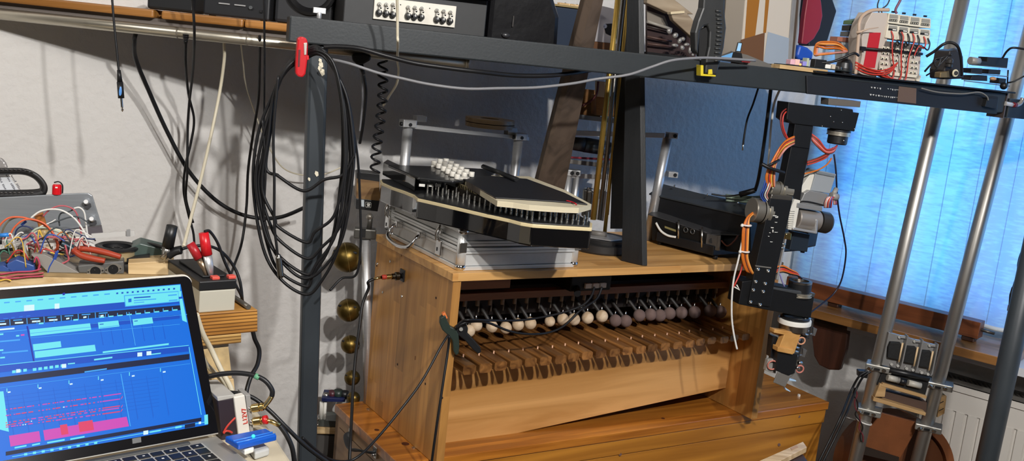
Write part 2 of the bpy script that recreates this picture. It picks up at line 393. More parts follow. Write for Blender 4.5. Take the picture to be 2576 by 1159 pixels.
# ================================================================== STEEL FRAME, SHELF
BY = math.atan2(.335, .942); BO = V((-.449, 1.883, 0)); BF = Fr(BO, BY)   # x along the beam, y away from the camera
BZ0, BZ1 = 1.468, 1.516
BPL = PL(BO, BY)
def bf(x, y, off=0): return BF.loc(BPL(x, y, off))
xr = bf(2528, 262).x
fr = thing('steel_table_frame', 'dark grey steel table frame with a long crossbeam on a round-cornered post', 'frame', BF(.07, .03, 0), BY)
part('crossbeam', G(BF).bx(0, xr, 0, .05, BZ0, BZ1), STEEL, fr, .003)
POST = mat('dark_blue_grey_paint', '363c41', .4, spec=.5, noise=.2, nscale=14)
# post: slightly leaning square tube
ptop = bf(798, 118, .028); pb = BPL(760, 1560, .028); pbl = BF.loc(pb)
bx_ = ptop.x + (pbl.x-ptop.x)*(1.45/(1.45-pbl.z+1e-6))
g = G(BF)
def sq(c, z, s): return [(c[0]-s, c[1]-s, z), (c[0]+s, c[1]-s, z), (c[0]+s, c[1]+s, z), (c[0]-s, c[1]+s, z)]
g.ring([sq((bx_, ptop.y), 0, .0185), sq((ptop.x, ptop.y), BZ0, .0185)], smooth=False)
part('post', g, POST, fr, .006)
g = G(BF)
for px, py, s in ((808, 162, .007), (805, 172, .006), (811, 180, .008), (797, 436, .006), (778, 450, .004), (806, 152, .005)):
    c = bf(px, py, .0075)
    g = G(BF); g.add([(c.x-s*.5, c.y, c.z+s*.8), (c.x+s*.4, c.y, c.z+s*.5), (c.x+s*.6, c.y, c.z-s*.6), (c.x, c.y, c.z-s*1.1), (c.x-s*.7, c.y, c.z-s*.1)], [(0, 4, 3, 2, 1)])
    part('paint_chip', g, mat('bare_primer', 'd8d0b8', .6), fr, kind=None)
q = bf(803, 38, .02)
g = G(BF).cyl((q.x, q.y, BZ1), (q.x, q.y, BZ1+.012), .0045); g.box((q.x, q.y, BZ1+.015), (.024, .005, .011))
part('wing_bolt', g, ALU, fr, .001)
part('end_plate', G(BF).bx(xr, xr+.003, -.002, .052, BZ0-.012, BZ1), mat('end_plate_metal', '6d5f58', .4, .6), fr)
# second tube continuing behind the plate's right end
single('steel_side_rail', 'dark steel rail seen past the right end of the crossbeam', 'rail',
       G(BF).bx(xr+.012, xr+.26, .0, .034, BZ0-.01, BZ1-.012), STEEL, rz=BY, bevel=.002)
# dark pole leaning at the right edge of the photo
PP = PL((0, 2.2, 0), 0)
a = PP(2596, 640); b = PP(2470, 1215); d = (b-a)/(a.z-b.z); foot = b+d*b.z
single('dark_pole', 'thick dark round pole at the right edge in front of the radiator', 'pole', G().cyl(foot, a+(a-b)*.9, .0235, n=28), POST)
# shelf: pipe rail, board with rounded front edge
S0 = at(0, 47, 2.05); S1 = at(1290, 150, 2.075)
S0.z = S1.z = 1.4605; pl_ = (at(786, 107, 2.065)-S0).length
sd = (S1-S0).normalized()
SF = Fr(V((S0.x, S0.y, 0)), math.atan2(sd.y, sd.x))
PIPE = mat('bare_metal_pipe', 'c9c2b2', .32, .85, noise=.25, nscale=9, stretch=(1, 8, 8))
pr_ = thing('metal_pipe_rail', 'worn bare metal pipe running under the front of the wooden shelf', 'pipe', S0)
part('pipe_end', G().cyl(S0+sd*(pl_+.315), S0+sd*(pl_+.321), .0122, n=24), PIPE, pr_)
part('pipe', G().cyl(S0-sd*.35, S0+sd*(pl_+.32), .0115, n=24), PIPE, pr_)
g = G()
for px in (447, 622): 
    f_ = (at(px, 85, 2.055)-S0).dot(sd); part('clip_ring', G().tube([S0+sd*(f_-.0015), S0+sd*(f_+.0015)], .0118, 24), mat('dull_pipe_ring', '7d766a', .5, .5), pr_)
SHW = wood('shelf_pine', 'b07a3e', '85561f', 'x', 6, rough=.4, coat=.2)
# front nosing follows the photo's wavy cut, board runs back to the wall
shelf = thing('wooden_shelf', 'brown wooden wall shelf carrying the black audio boxes', 'shelf', SF(.5, .05, 1.475), math.atan2(sd.y, sd.x))
def wy(x):
    p = SF(x, 0, 0); d = SF.M.to_3x3() @ V((0, 1, 0)); return (CORN-p).dot(BN)/d.dot(BN)-.006
def wedge(z0, z1, y0, xa=-.35):
    return G(SF).prism([(xa, y0, z0), (pl_+.02, y0, z0), (pl_+.02, wy(pl_+.02), z0), (xa, max(wy(xa), y0+.01), z0)], (0, 0, z1-z0))
g = wedge(1.4625, 1.484, .0128)
part('board', g, mat('shelf_underside', '6a625c', .7), shelf)
for xa, xb in ((-.35, .31), (.325, .49), (.493, pl_+.02)):
    part('front_edge', G(SF).bx(xa, xb, -.006, .03, 1.484, 1.501), SHW, shelf, .004)
part('back_edge_strip', wedge(1.484, 1.500, .03), SHW, shelf)
ST = 1.5012
SPL = PL(SF(0, 0, 0), math.atan2(sd.y, sd.x))
def sf(x, y, off=0): return SF.loc(SPL(x, y, off))
SYAW = math.atan2(sd.y, sd.x)
# --- devices on the shelf, left to right
def sx(px, py=40, off=0): return sf(px, py, off).x
x0, x1 = sx(505), sx(674)
dv = thing('black_set_top_box', 'low black audio box with two slots and small buttons on its front', 'device', SF((x0+x1)/2, .1, ST), SYAW)
g = G(SF).bx(x0, x1, .012, .095, ST+.001, ST+.075)
part('housing', g, mat('satin_black_plastic', '222326', .35), dv, .004)
g = G(SF)
for p in (545, 585): g.bx(sx(p), sx(p+28), .009, .013, ST+.025, ST+.0275); 
part('slot', g, mat('slot_edge', '9a9a9a', .4), dv)
part('button', G(SF).cyl((sx(627), .013, ST+.024), (sx(627), .006, ST+.024), .0035), mat('button_grey', '55585a', .3), dv)
part('side_button', G(SF).bx(sx(650), sx(656), .008, .013, ST+.016, ST+.021), BLK, dv)
for xx in (x0+.015, x1-.015): part('foot', G(SF).cyl((xx, .03, ST), (xx, .03, ST+.0012), .007), BLK, dv)
x0, x1 = sx(680), sx(832)
sp = thing('black_loudspeaker', 'black loudspeaker with a big round cone recess behind the crossbeam', 'loudspeaker', SF((x0+x1)/2, .1, ST), SYAW)
part('cabinet', G(SF).bx(x0, x1, .03, .16, ST, ST+.21), mat('speaker_black', '2a2b2e', .45), sp, .008)
part('cone_ring', G(SF).lathe(((x0+x1)/2+.012, .031, ST+.075), (0, -1, 0), [(.054, 0), (.054, .007), (.048, .008), (.03, -.006), (.012, -.01)], 36), mat('cone_black', '141416', .3), sp)
part('dust_cap', G(SF).sph(((x0+x1)/2+.012, .034, ST+.075), .013), mat('dust_cap', '38393b', .35), sp)
part('side_vent', G(SF).bx(x1, x1+.012, .05, .15, ST+.01, ST+.2), DARK, sp)
x0, x1 = sx(330), sx(488)
kb = thing('black_keyboard_case', 'flat black keyboard-like box at the left end of the shelf', 'device', SF((x0+x1)/2, .1, ST), SYAW)
part('housing', G(SF).prism([(x0+.03, 0.0, ST+.0005), (x1, 0, ST+.0005), (x1, .085, ST+.0005), (x0+.03, .085, ST+.0005)], (0, 0, .05)), BLKP, kb, .006)
# table top behind the crossbeam, level with its top
TT = BZ1-.012
tt = single('table_top', 'dark brown table board lying behind the grey crossbeam', 'board', G(BF).bx(.09, bf(1398, 130).x, .052, .44, TT-.022, TT), wood('dark_board', '5e3f26', '3b2616', 'x', 5), rz=BY, bevel=.002)
def bx(px, py=40, off=0): return bf(px, py, off).x
xa_, xb_, xc_ = bf(1398, 130).x+.004, bf(1512, 130, .3).x, bf(1640, 140, .2).x
g = G(BF).prism([(xa_, .10, TT-.022), (xb_, .10, TT-.022), (xb_, .37, TT-.022), (xc_, .37, TT-.022), (xc_, .075, TT-.022), (1.5, .075, TT-.022), (1.5, .66, TT-.022), (xa_, .58, TT-.022)], (0, 0, .022))  # hidden board, front strips widened to shade the wall behind
single('rear_table_top', 'dark brown table board notched around the plank, brass rods and black boards', 'board', g, wood('dark_board', '', ''), rz=BY)
# rack box with white knob panel
x0, x1 = bx(862, 60, .08), bx(1222, 60, .08)
rb = thing('black_rack_box', 'wide black box with a white panel of knobs and toggles', 'device', BF((x0+x1)/2, .2, TT), BY)
part('housing', G(BF).bx(x0, x1, .08, .38, TT, TT+.085), mat('rack_black', '232425', .5, noise=.2, nscale=80), rb, .002)
part('lid_overhang', G(BF).bx(x0+.16, x1+.004, .05, .38, TT+.0855, TT+.11), BLKP, rb, .003)
a = bf(940, 0, .077); b = bf(1143, 64, .077)
RP = PL(BF(0, .077, 0), BY)
cs = [BF.loc(RP(*q)) for q in ((938, -6), (1146, 13), (1143, 69), (938, 48))]
za = (cs[2].z+cs[3].z)/2; zb = (cs[0].z+cs[1].z)/2
za = max(za, TT+.012)
part('control_panel', G(BF).bx(cs[3].x, cs[2].x, .0745, .08, za, zb), mat('ivory_panel', 'dcd7ca', .5), rb, .0008)
for px, py in ((952, 32), (970, 34), (987, 37), (1025, 40), (1041, 42), (1058, 43), (1097, 49), (1112, 51), (1130, 53)):
    c = BF.loc(RP(px, py)); k = part('knob', G(BF).lathe((c.x, .0745, c.z), (0, -1, 0), [(.0068, 0), (.0062, .007), (.0045, .012), (0, .0125)], 14), BLKP, rb)
    part('pointer', G(BF).bx(c.x-.0008, c.x+.0008, .061, .063, c.z, c.z+.005), WHW, k)
for px, py in ((953, 10), (970, 11), (987, 11), (1025, 18), (1042, 19), (1059, 21), (1097, 26), (1114, 28), (1131, 31)):
    c = BF.loc(RP(px, py)); k = part('toggle_switch', G(BF).cyl((c.x, .0745, c.z), (c.x, .068, c.z), .0036, n=8), NICK, rb)
    part('toggle_bat', G(BF).cyl((c.x, .068, c.z), (c.x+.001, .058, c.z-.008), .0012, .0019, n=8), NICK, k)
g = G(BF)
for px, py in ((1007, 12), (1080, 21)): 
    c = BF.loc(RP(px, py)); g.cyl((c.x, .0745, c.z), (c.x, .0738, c.z), .0012, n=8)
part('panel_hole', g, DARK, rb)
# black glossy bag / case with zip, and dark blue bin
x0, x1 = bx(1226, 60, .1), bx(1395, 60, .1)
bg = thing('black_instrument_case', 'glossy black soft case with a small silver zip pull', 'case', BF((x0+x1)/2, .2, TT), BY)
part('body', G(BF).prism([(x0, .1, TT), (x1+.015, .1, TT), (x1+.012, .1, TT+.07), (x1-.03, .1, TT+.16), (x0, .1, TT+.16)], (0, .24, 0)), mat('glossy_black_vinyl', '0d0d10', .25, bump=.3, bscale=18), bg, .012)
c = bf(1292, 45, .095); part('zip_pull', G(BF).box((c.x, .097, TT+.05), (.0025, .004, .022)), CHR, bg)
part('clasp', G(BF).sph((c.x-.012, .097, TT+.02), .007, (1.3, .6, .8)), mat('clasp_dark', '2c2d30', .3), bg)
x0, x1 = bx(1392, 60, .39), bx(1485, 60, .39)
bn = thing('dark_blue_bin', 'dark navy blue storage bin on the shelf behind the slanted plank', 'bin', BF((x0+x1)/2, .46, TT), BY)
part('tub', G(BF).prism([(x0, .40, TT), (x1, .40, TT), (x1+.01, .39, TT+.105), (x0-.01, .39, TT+.105)], (0, .16, 0)), mat('navy_plastic', '12243a', .5), bn, .004)
part('rim', G(BF).bx(x0-.014, x1+.014, .385, .565, TT+.105, TT+.110), mat('rim_brass', '8d7a50', .4), bn, .001)
for i, (px, py, rz) in enumerate(((1422, 8, .2), (1440, 11, -.15), (1452, 9, .1))):
    c = bf(px, py, .42)
    pg = thing('wooden_clothespeg', ('pale wooden clothespeg lying on the navy bin, left of the three', 'pale wooden clothespeg lying on the navy bin, middle one', 'pale wooden clothespeg lying on the navy bin, nearest the slanted plank')[i], 'clothespeg', BF(c.x, .42, TT+.110), BY, 'clothespegs on the navy bin')
    f2 = Fr(BF(c.x, .42, TT+.110), BY+rz)
    for s in (-1, 1):
        part('jaw', G(f2).bx(-.02, .02, s*.0035-.0022, s*.0035+.0022, 0, .006), PALEW, pg, .001)
    part('spring', G(f2).torus((0, 0, .0035), (0, 1, 0), .0035, .0008, 12, 6), NICK, pg)
# ---------------------------------------------------------------- hanging cables on the left
JK = thing('jack_cable', 'thin black audio cable ending in a jack plug with a blue sleeve', 'cable', at(302, 230, 1.85))
part('cord', G().tube(crv([at(279, -60, 1.85), at(283, 10, 1.85), at(288, 70, 1.85), at(294, 130, 1.85), at(299, 180, 1.85)]), .0022, 8), BLK, JK)
pa, pb_ = at(299, 176, 1.85), at(305, 247, 1.85); dj = (pb_-pa).normalized()
Lj = (pb_-pa).length
part('strain_relief', G().cyl(pa, pa+dj*Lj*.42, .0032, .0048, 14), BLK, JK)
part('plug_body', G().cyl(pa+dj*Lj*.42, pb_, .0056, n=16), BLKP, JK)
part('sleeve_window', G().sph(pa+dj*Lj*.76+V((0.001, -.0042, 0)), .0036, (.8, .55, 2.9)), mat('sky_blue_plastic', '5b93d6', .3), JK)
part('jack_tip', G().lathe(pb_, dj, [(.0023, 0), (.0023, .016), (.0014, .019), (.0026, .0215), (.0005, .025)], 12), CHR, JK)
WPL = PL(CORN, math.atan2(BD.y, BD.x))
def hp(*pts): return crv([WPL(x, y, -gp) for x, y, gp in pts], 8)
def hang(name, label, pts, r, m): return single(name, label, 'cable', G().tube(hp(*pts), r, 8), m)
hang('thick_black_cable', 'thick black cable sagging from the pipe rail to the steel post', [(350, 66, .18), (344, 78, .17), (338, 104, .16), (342, 150, .12), (375, 230, .08), (420, 330, .06), (475, 430, .055), (545, 505, .055), (620, 543, .06), (700, 547, .08), (770, 520, .12)], .0046, BLK)
pc = thing('power_cable', 'black power cord hanging from the rail with a ribbed strain relief', 'cable', WPL(468, 100, -.24))
part('cord', G().tube(hp((468, 92, .24), (467, 160, .2), (474, 235, .13), (488, 300, .1), (480, 360, .09), (466, 420, .09), (462, 480, .08), (474, 540, .08), (487, 590, .08), (490, 660, .08)), .0028, 8), BLK, pc)
a = WPL(468, 86, -.242); g = G()
for i in range(5): g.cyl(a-V((0, 0, i*.0034)), a-V((0, 0, i*.0034+.0024)), .0066-.0006*i, n=12)
part('strain_relief', g.cyl(a, a-V((0, 0, .019)), .0035, n=10), BLK, pc)
hang('black_cable', 'black cable passing in front of the shelf edge and pipe at the black keyboard case', [(483, -20, .33), (486, 20, .32), (489, 90, .3), (485, 180, .2), (476, 260, .12), (472, 330, .1), (471, 430, .1), (468, 500, .09), (486, 560, .09)], .0028, BLK)
hang('cream_cable', 'stiff cream cable dropping from under the shelf towards the red battery clip', [(563, 84, .25), (564, 110, .24), (564, 150, .22), (553, 230, .2), (533, 330, .22), (508, 440, .3), (485, 530, .38), (462, 620, .46)], .0034, CREAM)
hang('grey_cable', 'thin grey cable behind the black cables between the rail and the coil', [(605, 88, .27), (606, 104, .26), (612, 160, .2), (618, 210, .14), (640, 280, .1), (672, 360, .08), (710, 420, .07), (760, 440, .06), (815, 438, .06), (860, 420, .07)], .0017, CREAM)
hang('black_cable', 'black cable hanging from the rail and running down behind the wood stack', [(653, 90, .32), (654, 106, .31), (653, 160, .26), (650, 250, .18), (636, 340, .14), (624, 430, .12), (620, 520, .12), (608, 610, .14), (588, 670, .2), (572, 715, .3)], .003, BLK)
hang('black_cable', 'straight black cable hanging in front of the rail at the loudspeaker', [(664, -20, .42), (665, 60, .41), (665, 200, .38), (664, 300, .36), (662, 430, .36), (664, 552, .36)], .0022, BLK)
# cable coil over the post, held by the red clip
cc = thing('coiled_cable', 'big loop of coiled black cable hung on the steel post under the red clamp', 'cable', at(780, 130, 1.84))
random.seed(3)
loops = [(640, 350, 880, 740, 0), (655, 380, 890, 700, .006), (648, 360, 872, 690, .01), (668, 330, 868, 610, .012), (660, 340, 884, 650, .004), (676, 300, 890, 480, .008), (650, 400, 862, 720, -.004)]
for i, (xl, ym, xr_, yb_, dz) in enumerate(loops):
    Y = 1.838-dz*.8
    j = lambda s: random.uniform(-s, s)
    pts = [(762, 128+i*4, Y+.01), (800, 118+i*3, Y), (838, 165+j(8), Y), (868+(xr_-880)*.6, 250, Y), (xr_, 360+j(20), Y), (xr_-4, 450 if yb_ > 520 else 400, Y), (xr_-28, yb_-(yb_-450)*.42 if yb_ > 520 else 440, Y), (xr_-75, yb_-28, Y), (770+j(8), yb_, Y), (705+j(8), yb_-38, Y), (xl+22, yb_-(yb_-450)*.40 if yb_ > 520 else 440, Y), (xl-4+j(5), 470 if yb_ > 520 else 420, Y), (xl+8, ym+j(10), Y), (690+j(5), 240, Y), (722, 165+i*2, Y)]
    part('loop', G().tube(crv([at(*p) for p in pts], 8, True), .0030, 8, closed=True), BLK, cc)
part('loose_end', G().tube(crv([at(700, 190, 1.82), at(688, 330, 1.82), at(690, 450, 1.82), at(690, 560, 1.82), at(696, 620, 1.82), at(698, 645, 1.82)]), .0026, 8), BLK, cc)
pl_t = part('plug', G().lathe(at(700, 640, 1.82), at(707, 702, 1.82)-at(700, 640, 1.82), [(.004, 0), (.005, .004), (.006, .006), (.006, .04), (.0045, .044), (0, .044)], 14), mat('dull_nickel', '8e8c86', .3, 1), cc)
part('free_end', G().tube(crv([at(660, 300, 1.83), at(668, 420, 1.83), at(664, 520, 1.83), at(664, 556, 1.83)]), .0022, 8), BLK, cc)
part('long_tail', G().tube(crv([at(884, 300, 1.85), at(900, 400, 1.87), at(906, 520, 1.88), at(907, 620, 1.88), at(896, 690, 1.88), at(860, 700, 1.88), at(830, 730, 1.86)]), .0024, 8), BLK, cc)
# red spring clamp
rc = thing('red_clamp', 'glossy red clamp gripping the coiled cable at the left end of the crossbeam', 'clamp', at(758, 145, 1.81))
RPL = PL(at(758, 145, 1.815), BY)
o = [(749, 96), (756, 92), (766, 93), (773, 99), (775, 112), (774, 150), (769, 186), (762, 195), (750, 193), (744, 185), (744, 165), (747, 120)]
part('handle', G().prism([RPL(*q) for q in o], RPL.n*.02), RED, rc, .004)
part('lever', G().prism([RPL(*q, -.002) for q in ((764, 108), (773, 107), (771, 138), (765, 139))], RPL.n*.004), mat('pale_metal_lever', 'dcd6cc', .3, .6), rc, .001)
part('trigger', G().prism([RPL(*q) for q in ((770, 140), (777, 139), (778, 150), (771, 152))], RPL.n*.012), RED, rc, .001)
part('imprint', G().prism([RPL(*q, -.0006) for q in ((751, 125), (756, 125), (754, 168), (749, 168))], RPL.n*.0006), mat('imprint_dark', '5a0d10', .5), rc)
# cables running along/below the crossbeam
cable('thick_black_cable', 'thick black cable slung below the crossbeam from the post to the slanted plank', [(815, 118, 1.9), (850, 117, 1.9), (905, 122, 1.9), (970, 140, 1.91), (1040, 158, 1.93), (1120, 170, 1.95), (1210, 181, 1.98), (1300, 190, 2.04), (1380, 190, 2.08), (1440, 184, 2.12), (1500, 174, 2.18), (1530, 168, 2.2)], .0046, BLK)
cable('grey_cable', 'grey cable swinging below the crossbeam and climbing over it to the black clamp', [(836, 150, 1.86), (880, 160, 1.85), (950, 183, 1.86), (1010, 197, 1.87), (1080, 212, 1.88), (1170, 223, 1.9), (1260, 222, 1.93), (1350, 220, 1.97), (1440, 210, 2.0), (1500, 199, 2.02), (1580, 188, 2.03), (1640, 168, 2.05), (1690, 152, 2.06), (1750, 146, 2.09), (1800, 146, 2.12), (1900, 152, 2.17)], .0028, GREYC)
cable('cream_cable', 'cream cable hanging across the white knob panel and below the crossbeam', [(999, -10, 1.83), (1000, 40, 1.85), (1000, 90, 1.86), (1001, 108, 1.87), (1000, 150, 2.0), (1003, 175, 2.05), (998, 210, 2.1), (980, 240, 2.15), (965, 265, 2.2)], .0026, CREAM)
# wall-wart plug hanging behind the beam and its cord
wp_ = thing('power_plug', 'black angled power plug hanging under the crossbeam next to the spiral cable', 'plug', at(905, 150, 2.05))
Q = PL(at(905, 150, 2.03), .1)
part('plug_body', G().prism([Q(*q) for q in ((884, 137), (916, 134), (933, 140), (930, 152), (914, 161), (896, 162), (886, 152))], Q.n*.03), BLK, wp_, .003)
part('strain_relief', G().cyl(at(906, 160, 2.045), at(915, 188, 2.045), .006, .0035, 12), BLK, wp_)
part('cord', G().tube(crv([at(914, 186, 2.045), at(920, 225, 2.06), at(918, 270, 2.08), at(912, 320, 2.1), at(905, 360, 2.12)]), .0032, 8), BLK, wp_)
# spiral cable
g = []
n = 150
for i in range(n+1):
    u = i/n; y = 150+u*283; xc = 962-14*u+5*sin(u*5); th_ = u*11*2*pi
    c = at(xc, y, 2.14); g.append(c+V((.0095*cos(th_), .0095*sin(th_), 0)))
single('spiral_cable', 'black coiled telephone-style spiral cable hanging down to the autoharp', 'cable', G().tube(g, .0026, 7), BLK)
cable('grey_cable', 'short grey cable end hanging near the wall left of the spiral cable', [(905, 120, 2.1), (908, 170, 2.1), (912, 240, 2.12), (909, 290, 2.14), (905, 330, 2.15)], .002, GREYC)
# ================================================================== MARIMBA CABINET ON ITS CHEST
MYAW = .5668; MO = V((-.1085, 2.0, 1.0193)); MF = Fr(MO, MYAW)
ML, MD, MH, MT = .9468, .384, .403, .0175
def mpx(x, y, yl): return MF.loc(PL(MF(0, yl, 0), MYAW)(x, y))
BEECH = wood('beech_butcher_block_upright', 'd09750', 'a97438', 'z', 6, .043, 'y', .3, seg=.34)
BEECHX = wood('beech_butcher_block_flat', 'e0ac68', 'bd8748', 'x', 6, .043, 'y', .2, seg=.3)
BEECHF = wood('beech_edge', 'c4904f', 'a4723a', 'z', 6)
FRONTW = wood('marimba_front_board', 'dba566', 'b98448', 'x', 4, rough=.28, coat=.35)
mb = thing('robot_marimba', 'beech cabinet holding wooden bars and ball mallets, open at the front', 'marimba', MF(ML/2, MD/2, -MH), MYAW)
part('top_board', G(MF).bx(-.004, ML+.006, -.003, MD, 0, MT), BEECHX, mb, .0012)
part('side_panel', G(MF).bx(0, .019, 0, MD, -MH, 0), BEECH, mb, .001)
part('side_panel', G(MF).bx(ML-.022, ML, 0, MD, -MH, 0), BEECH, mb, .001)
part('back_panel', G(MF).bx(.019, ML-.022, MD-.012, MD, -MH+.05, 0), wood('dark_back_panel', '6b4a2c', '4a321d', 'x', 5), mb)
yb = .105
z0, z1 = mpx(1123, 1133, yb).z, mpx(1837, 974, yb).z
zt0, zt1 = -.214, -.206
part('front_board', G(MF).prism([(.019, yb, z0), (ML-.022, yb, z1), (ML-.022, yb, zt1), (.019, yb, zt0)], (0, .018, 0)), FRONTW, mb, .001)
BARW = wood('rosewood_bar', '9c6a38', '5c3719', 'y', 9, .0385, 'x', .45, rough=.35, coat=.3)
NB = 22
tips = [(1190, 938), (1232, 933), (1272, 930), (1308, 922), (1342, 918), (1378, 915), (1412, 910), (1445, 905), (1475, 900), (1505, 895), (1535, 890), (1567, 884), (1600, 878), (1632, 873), (1665, 868), (1690, 864), (1718, 860), (1742, 856), (1765, 853), (1790, 850), (1815, 868), (1838, 862)]
for i in range(NB):
    u = i/(NB-1)
    yl = .002+.028*u+random.uniform(-.003, .003)
    c = .062+u*.83
    zt = -.186+.008*u
    w = .0158-.002*u; h = .021-.004*u
    L_ = .245-.06*u
    g = G(MF)
    ch = .006
    pr = [(c-w, zt-h+ch), (c-w+ch*.6, zt-h), (c+w-ch*.6, zt-h), (c+w, zt-h+ch), (c+w, zt-.003), (c+w-.004, zt), (c-w+.004, zt), (c-w, zt-.003)]
    g.prism([(x, yl, z) for x, z in pr], (0, L_, 0))
    b = part('bar', g, BARW, mb)
    part('cord_pin', G(MF).cyl((c+w+.0018, yl+.062, zt-.02), (c+w+.0018, yl+.062, zt+.003), .0017, n=8), mat('pin_peach', 'd8a888', .4), mb)
part('bar_rail', G(MF).bx(.02, ML-.024, .124, .138, -.236, -.214), wood('rail_dark', '6d4526', '45291a', 'x', 6), mb)
part('bar_rail', G(MF).bx(.02, ML-.024, .2, .215, -.236, -.214), wood('rail_dark', '', '', 'x'), mb)
part('hammer_rail', G(MF).bx(.02, ML-.024, .148, .175, -.088, -.071), wood('rail_brown', '9a6845', '6d442c', 'x', 6), mb, .001)
part('upper_box', G(MF).bx(.08, .235, .15, .3, -.062, -.02), wood('rail_brown', '', '', 'x'), mb, .001)
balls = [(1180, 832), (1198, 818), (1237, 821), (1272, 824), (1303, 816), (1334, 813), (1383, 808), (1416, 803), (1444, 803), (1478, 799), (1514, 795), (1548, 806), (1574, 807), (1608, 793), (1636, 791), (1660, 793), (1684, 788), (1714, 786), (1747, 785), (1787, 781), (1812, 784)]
BALLM = wood('pale_mallet_ball', 'd9c3a6', 'bfa483', 'x', 10, rough=.6, coat=0)
BALLD = mat('dark_mallet_ball', '75605a', .9, noise=.25, nscale=60)  # darker brown for the right-hand mallet balls
LEV = mat('mallet_lever_grey', '2a2623', .55)
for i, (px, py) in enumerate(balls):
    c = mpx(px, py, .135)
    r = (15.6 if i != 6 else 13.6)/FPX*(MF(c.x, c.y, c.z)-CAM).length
    b = part('mallet', G(MF).sph((c.x, c.y, c.z), r, n=20, m=14), BALLM if i < 11 else BALLD, mb)
    part('mallet_arm', G(MF).tube([(c.x, c.y+.008, c.z+.006), (c.x, .23, c.z+.05), (c.x, .31, c.z+.055)], .0045, 6), LEV, b)
    part('mallet_pin', G(MF).cyl((c.x, c.y+.004, c.z+.008), (c.x, c.y+.004, c.z+.024), .0022, n=8), NICK, b)
g = G(MF); g2 = G(MF)
for i in range(26):
    x = .06+i*.0335
    part('solenoid_plunger', G(MF).cyl((x, .165, -.088), (x, .165, -.105), .0045, n=10), mat('plunger_tan', '8d7a66', .5), mb)
    part('solenoid_stem', G(MF).cyl((x+.014, .18, -.088), (x+.014, .18, -.125), .002, n=6), mat('stem_grey', '6f665c', .5), mb)
part('solenoid_bank', G(MF).bx(.03, ML-.03, .2, .3, -.14, -.07), mat('solenoid_dark', '1c1512', .6), mb)
part('rear_beam', G(MF).bx(.02, ML-.022, .3, .33, -.28, -.2), wood('rail_dark', '', '', 'x'), mb)
# screws, holes and jack socket on the left panel (its outer face is x = 0 in the cabinet frame)
LP = PL(MF(0, 0, 0), 0, n=MF.M.to_3x3() @ V((1, 0, 0)))
def lp(x, y): return MF.loc(LP(x, y))
for i, (px, py) in enumerate(((982, 657), (983, 700), (963, 735), (1011, 745), (949, 663))):
    c = lp(px, py); part('screw', G(MF).lathe((0, c.y, c.z), (-1, 0, 0), [(.0034, 0), (.003, .0012), (.0012, .0016), (0, .0008)], 12), NICK, mb)
g = G(MF)
for px, py in ((1097, 749), (1000, 916), (1070, 965), (1112, 1000), (948, 668)):
    c = lp(px, py); part('drilled_hole', G(MF).cyl((.001, c.y, c.z), (-.0004, c.y, c.z), .0028, n=12), mat('hole_dark', '2a150a', .8), mb)
g = G(MF)
for px, py in ((1010, 640), (1045, 900)):
    c = lp(px, py); part('dark_knot', G(MF).box((-.0002, c.y, c.z), (.0006, .003, .009)), mat('knot_brown', '6b3f1c', .6), mb)
c = lp(1013, 693)
sk = part('jack_socket', G(MF).bx(-.004, 0, c.y-.012, c.y+.009, c.z-.012, c.z+.015), BLKP, mb, .001)
part('socket_hole', G(MF).cyl((-.0045, c.y-.001, c.z), (-.002, c.y-.001, c.z), .006, n=14), DARK, sk)
# plug + cable in that socket
q = lp(1004, 688)
cp = thing('audio_cable', 'black cable with a red-ringed metal plug in the side of the marimba cabinet', 'cable', at(1000, 690, 2.05))
A = MF(-.004, c.y-.001, c.z); d1 = (at(975, 690, A.y-.02)-A).normalized(); d1 = (MF.M.to_3x3() @ V((-1, .05, -.05))).normalized()
part('plug_collar', G().lathe(A, d1, [(.0045, 0), (.009, .006), (.0095, .014), (.0065, .016), (.0065, .022)], 18), mat('plug_gunmetal', '5c5850', .3, 1), cp)
part('plug_sleeve', G().lathe(A, d1, [(.005, .022), (.0058, .026), (.0058, .034), (.005, .036)], 16), GOLD, cp)
part('red_ring', G().lathe(A, d1, [(.005, .036), (.0056, .038), (.0056, .045), (.004, .047)], 16), mat('red_ring', 'a8392a', .35), cp)
part('spring_tail', G().cyl(A+d1*.047, A+d1*.066-V((0, 0, .003)), .0032, .0028, 12), GOLD, cp)
E_ = A+d1*.066-V((0, 0, .003)); Y0 = E_.y
part('cord', G().tube(crv([E_, E_+d1*.012-V((0, 0, .006)), at(927, 725, Y0), at(912, 765, Y0-.01), at(903, 830, Y0-.04), at(894, 900, Y0-.08), at(888, 980, Y0-.12), at(884, 1060, Y0-.17), at(880, 1140, Y0-.22), at(876, 1250, Y0-.25)]), .0034, 8), BLK, cp)
# ------------------------------------------------------------------ chest below
CL, CR, CFY, CD = -.0669, 1.2611, .039, .3967
CZ = -MH-.0005
CHW = wood('varnished_pine_flat', 'c07a2c', '8f521a', 'x', 5, .062, 'y', .3, rough=.25, coat=.5)
CHS = wood('plain_pine_side', 'b48e62', '98714a', 'y', 6)
CHF = wood('varnished_pine_front', 'c28230', '9a6020', 'x', 4, rough=.28, coat=.4)
zf = -(MO.z)
ch = thing('pine_chest', 'large varnished pine chest with a hinged lid below the marimba cabinet', 'chest', MF(.6, .2, zf), MYAW)
part('lid', G(MF).bx(CL-.004, CR+.004, CFY-.004, CD, CZ-.022, CZ), CHW, ch, .002)
part('lid_front_strip', G(MF).bx(CL, CR, CFY, CFY+.02, CZ-.062, CZ-.0235), CHF, ch, .0015)
part('front_panel', G(MF).bx(CL+.004, CR-.004, CFY+.003, CFY+.021, zf+.02, CZ-.064), CHF, ch, .001)
sp_ = part('side_panel', G(MF).bx(CL, CL+.018, CFY+.021, CD-.004, zf+.02, CZ-.022), CHS, ch)
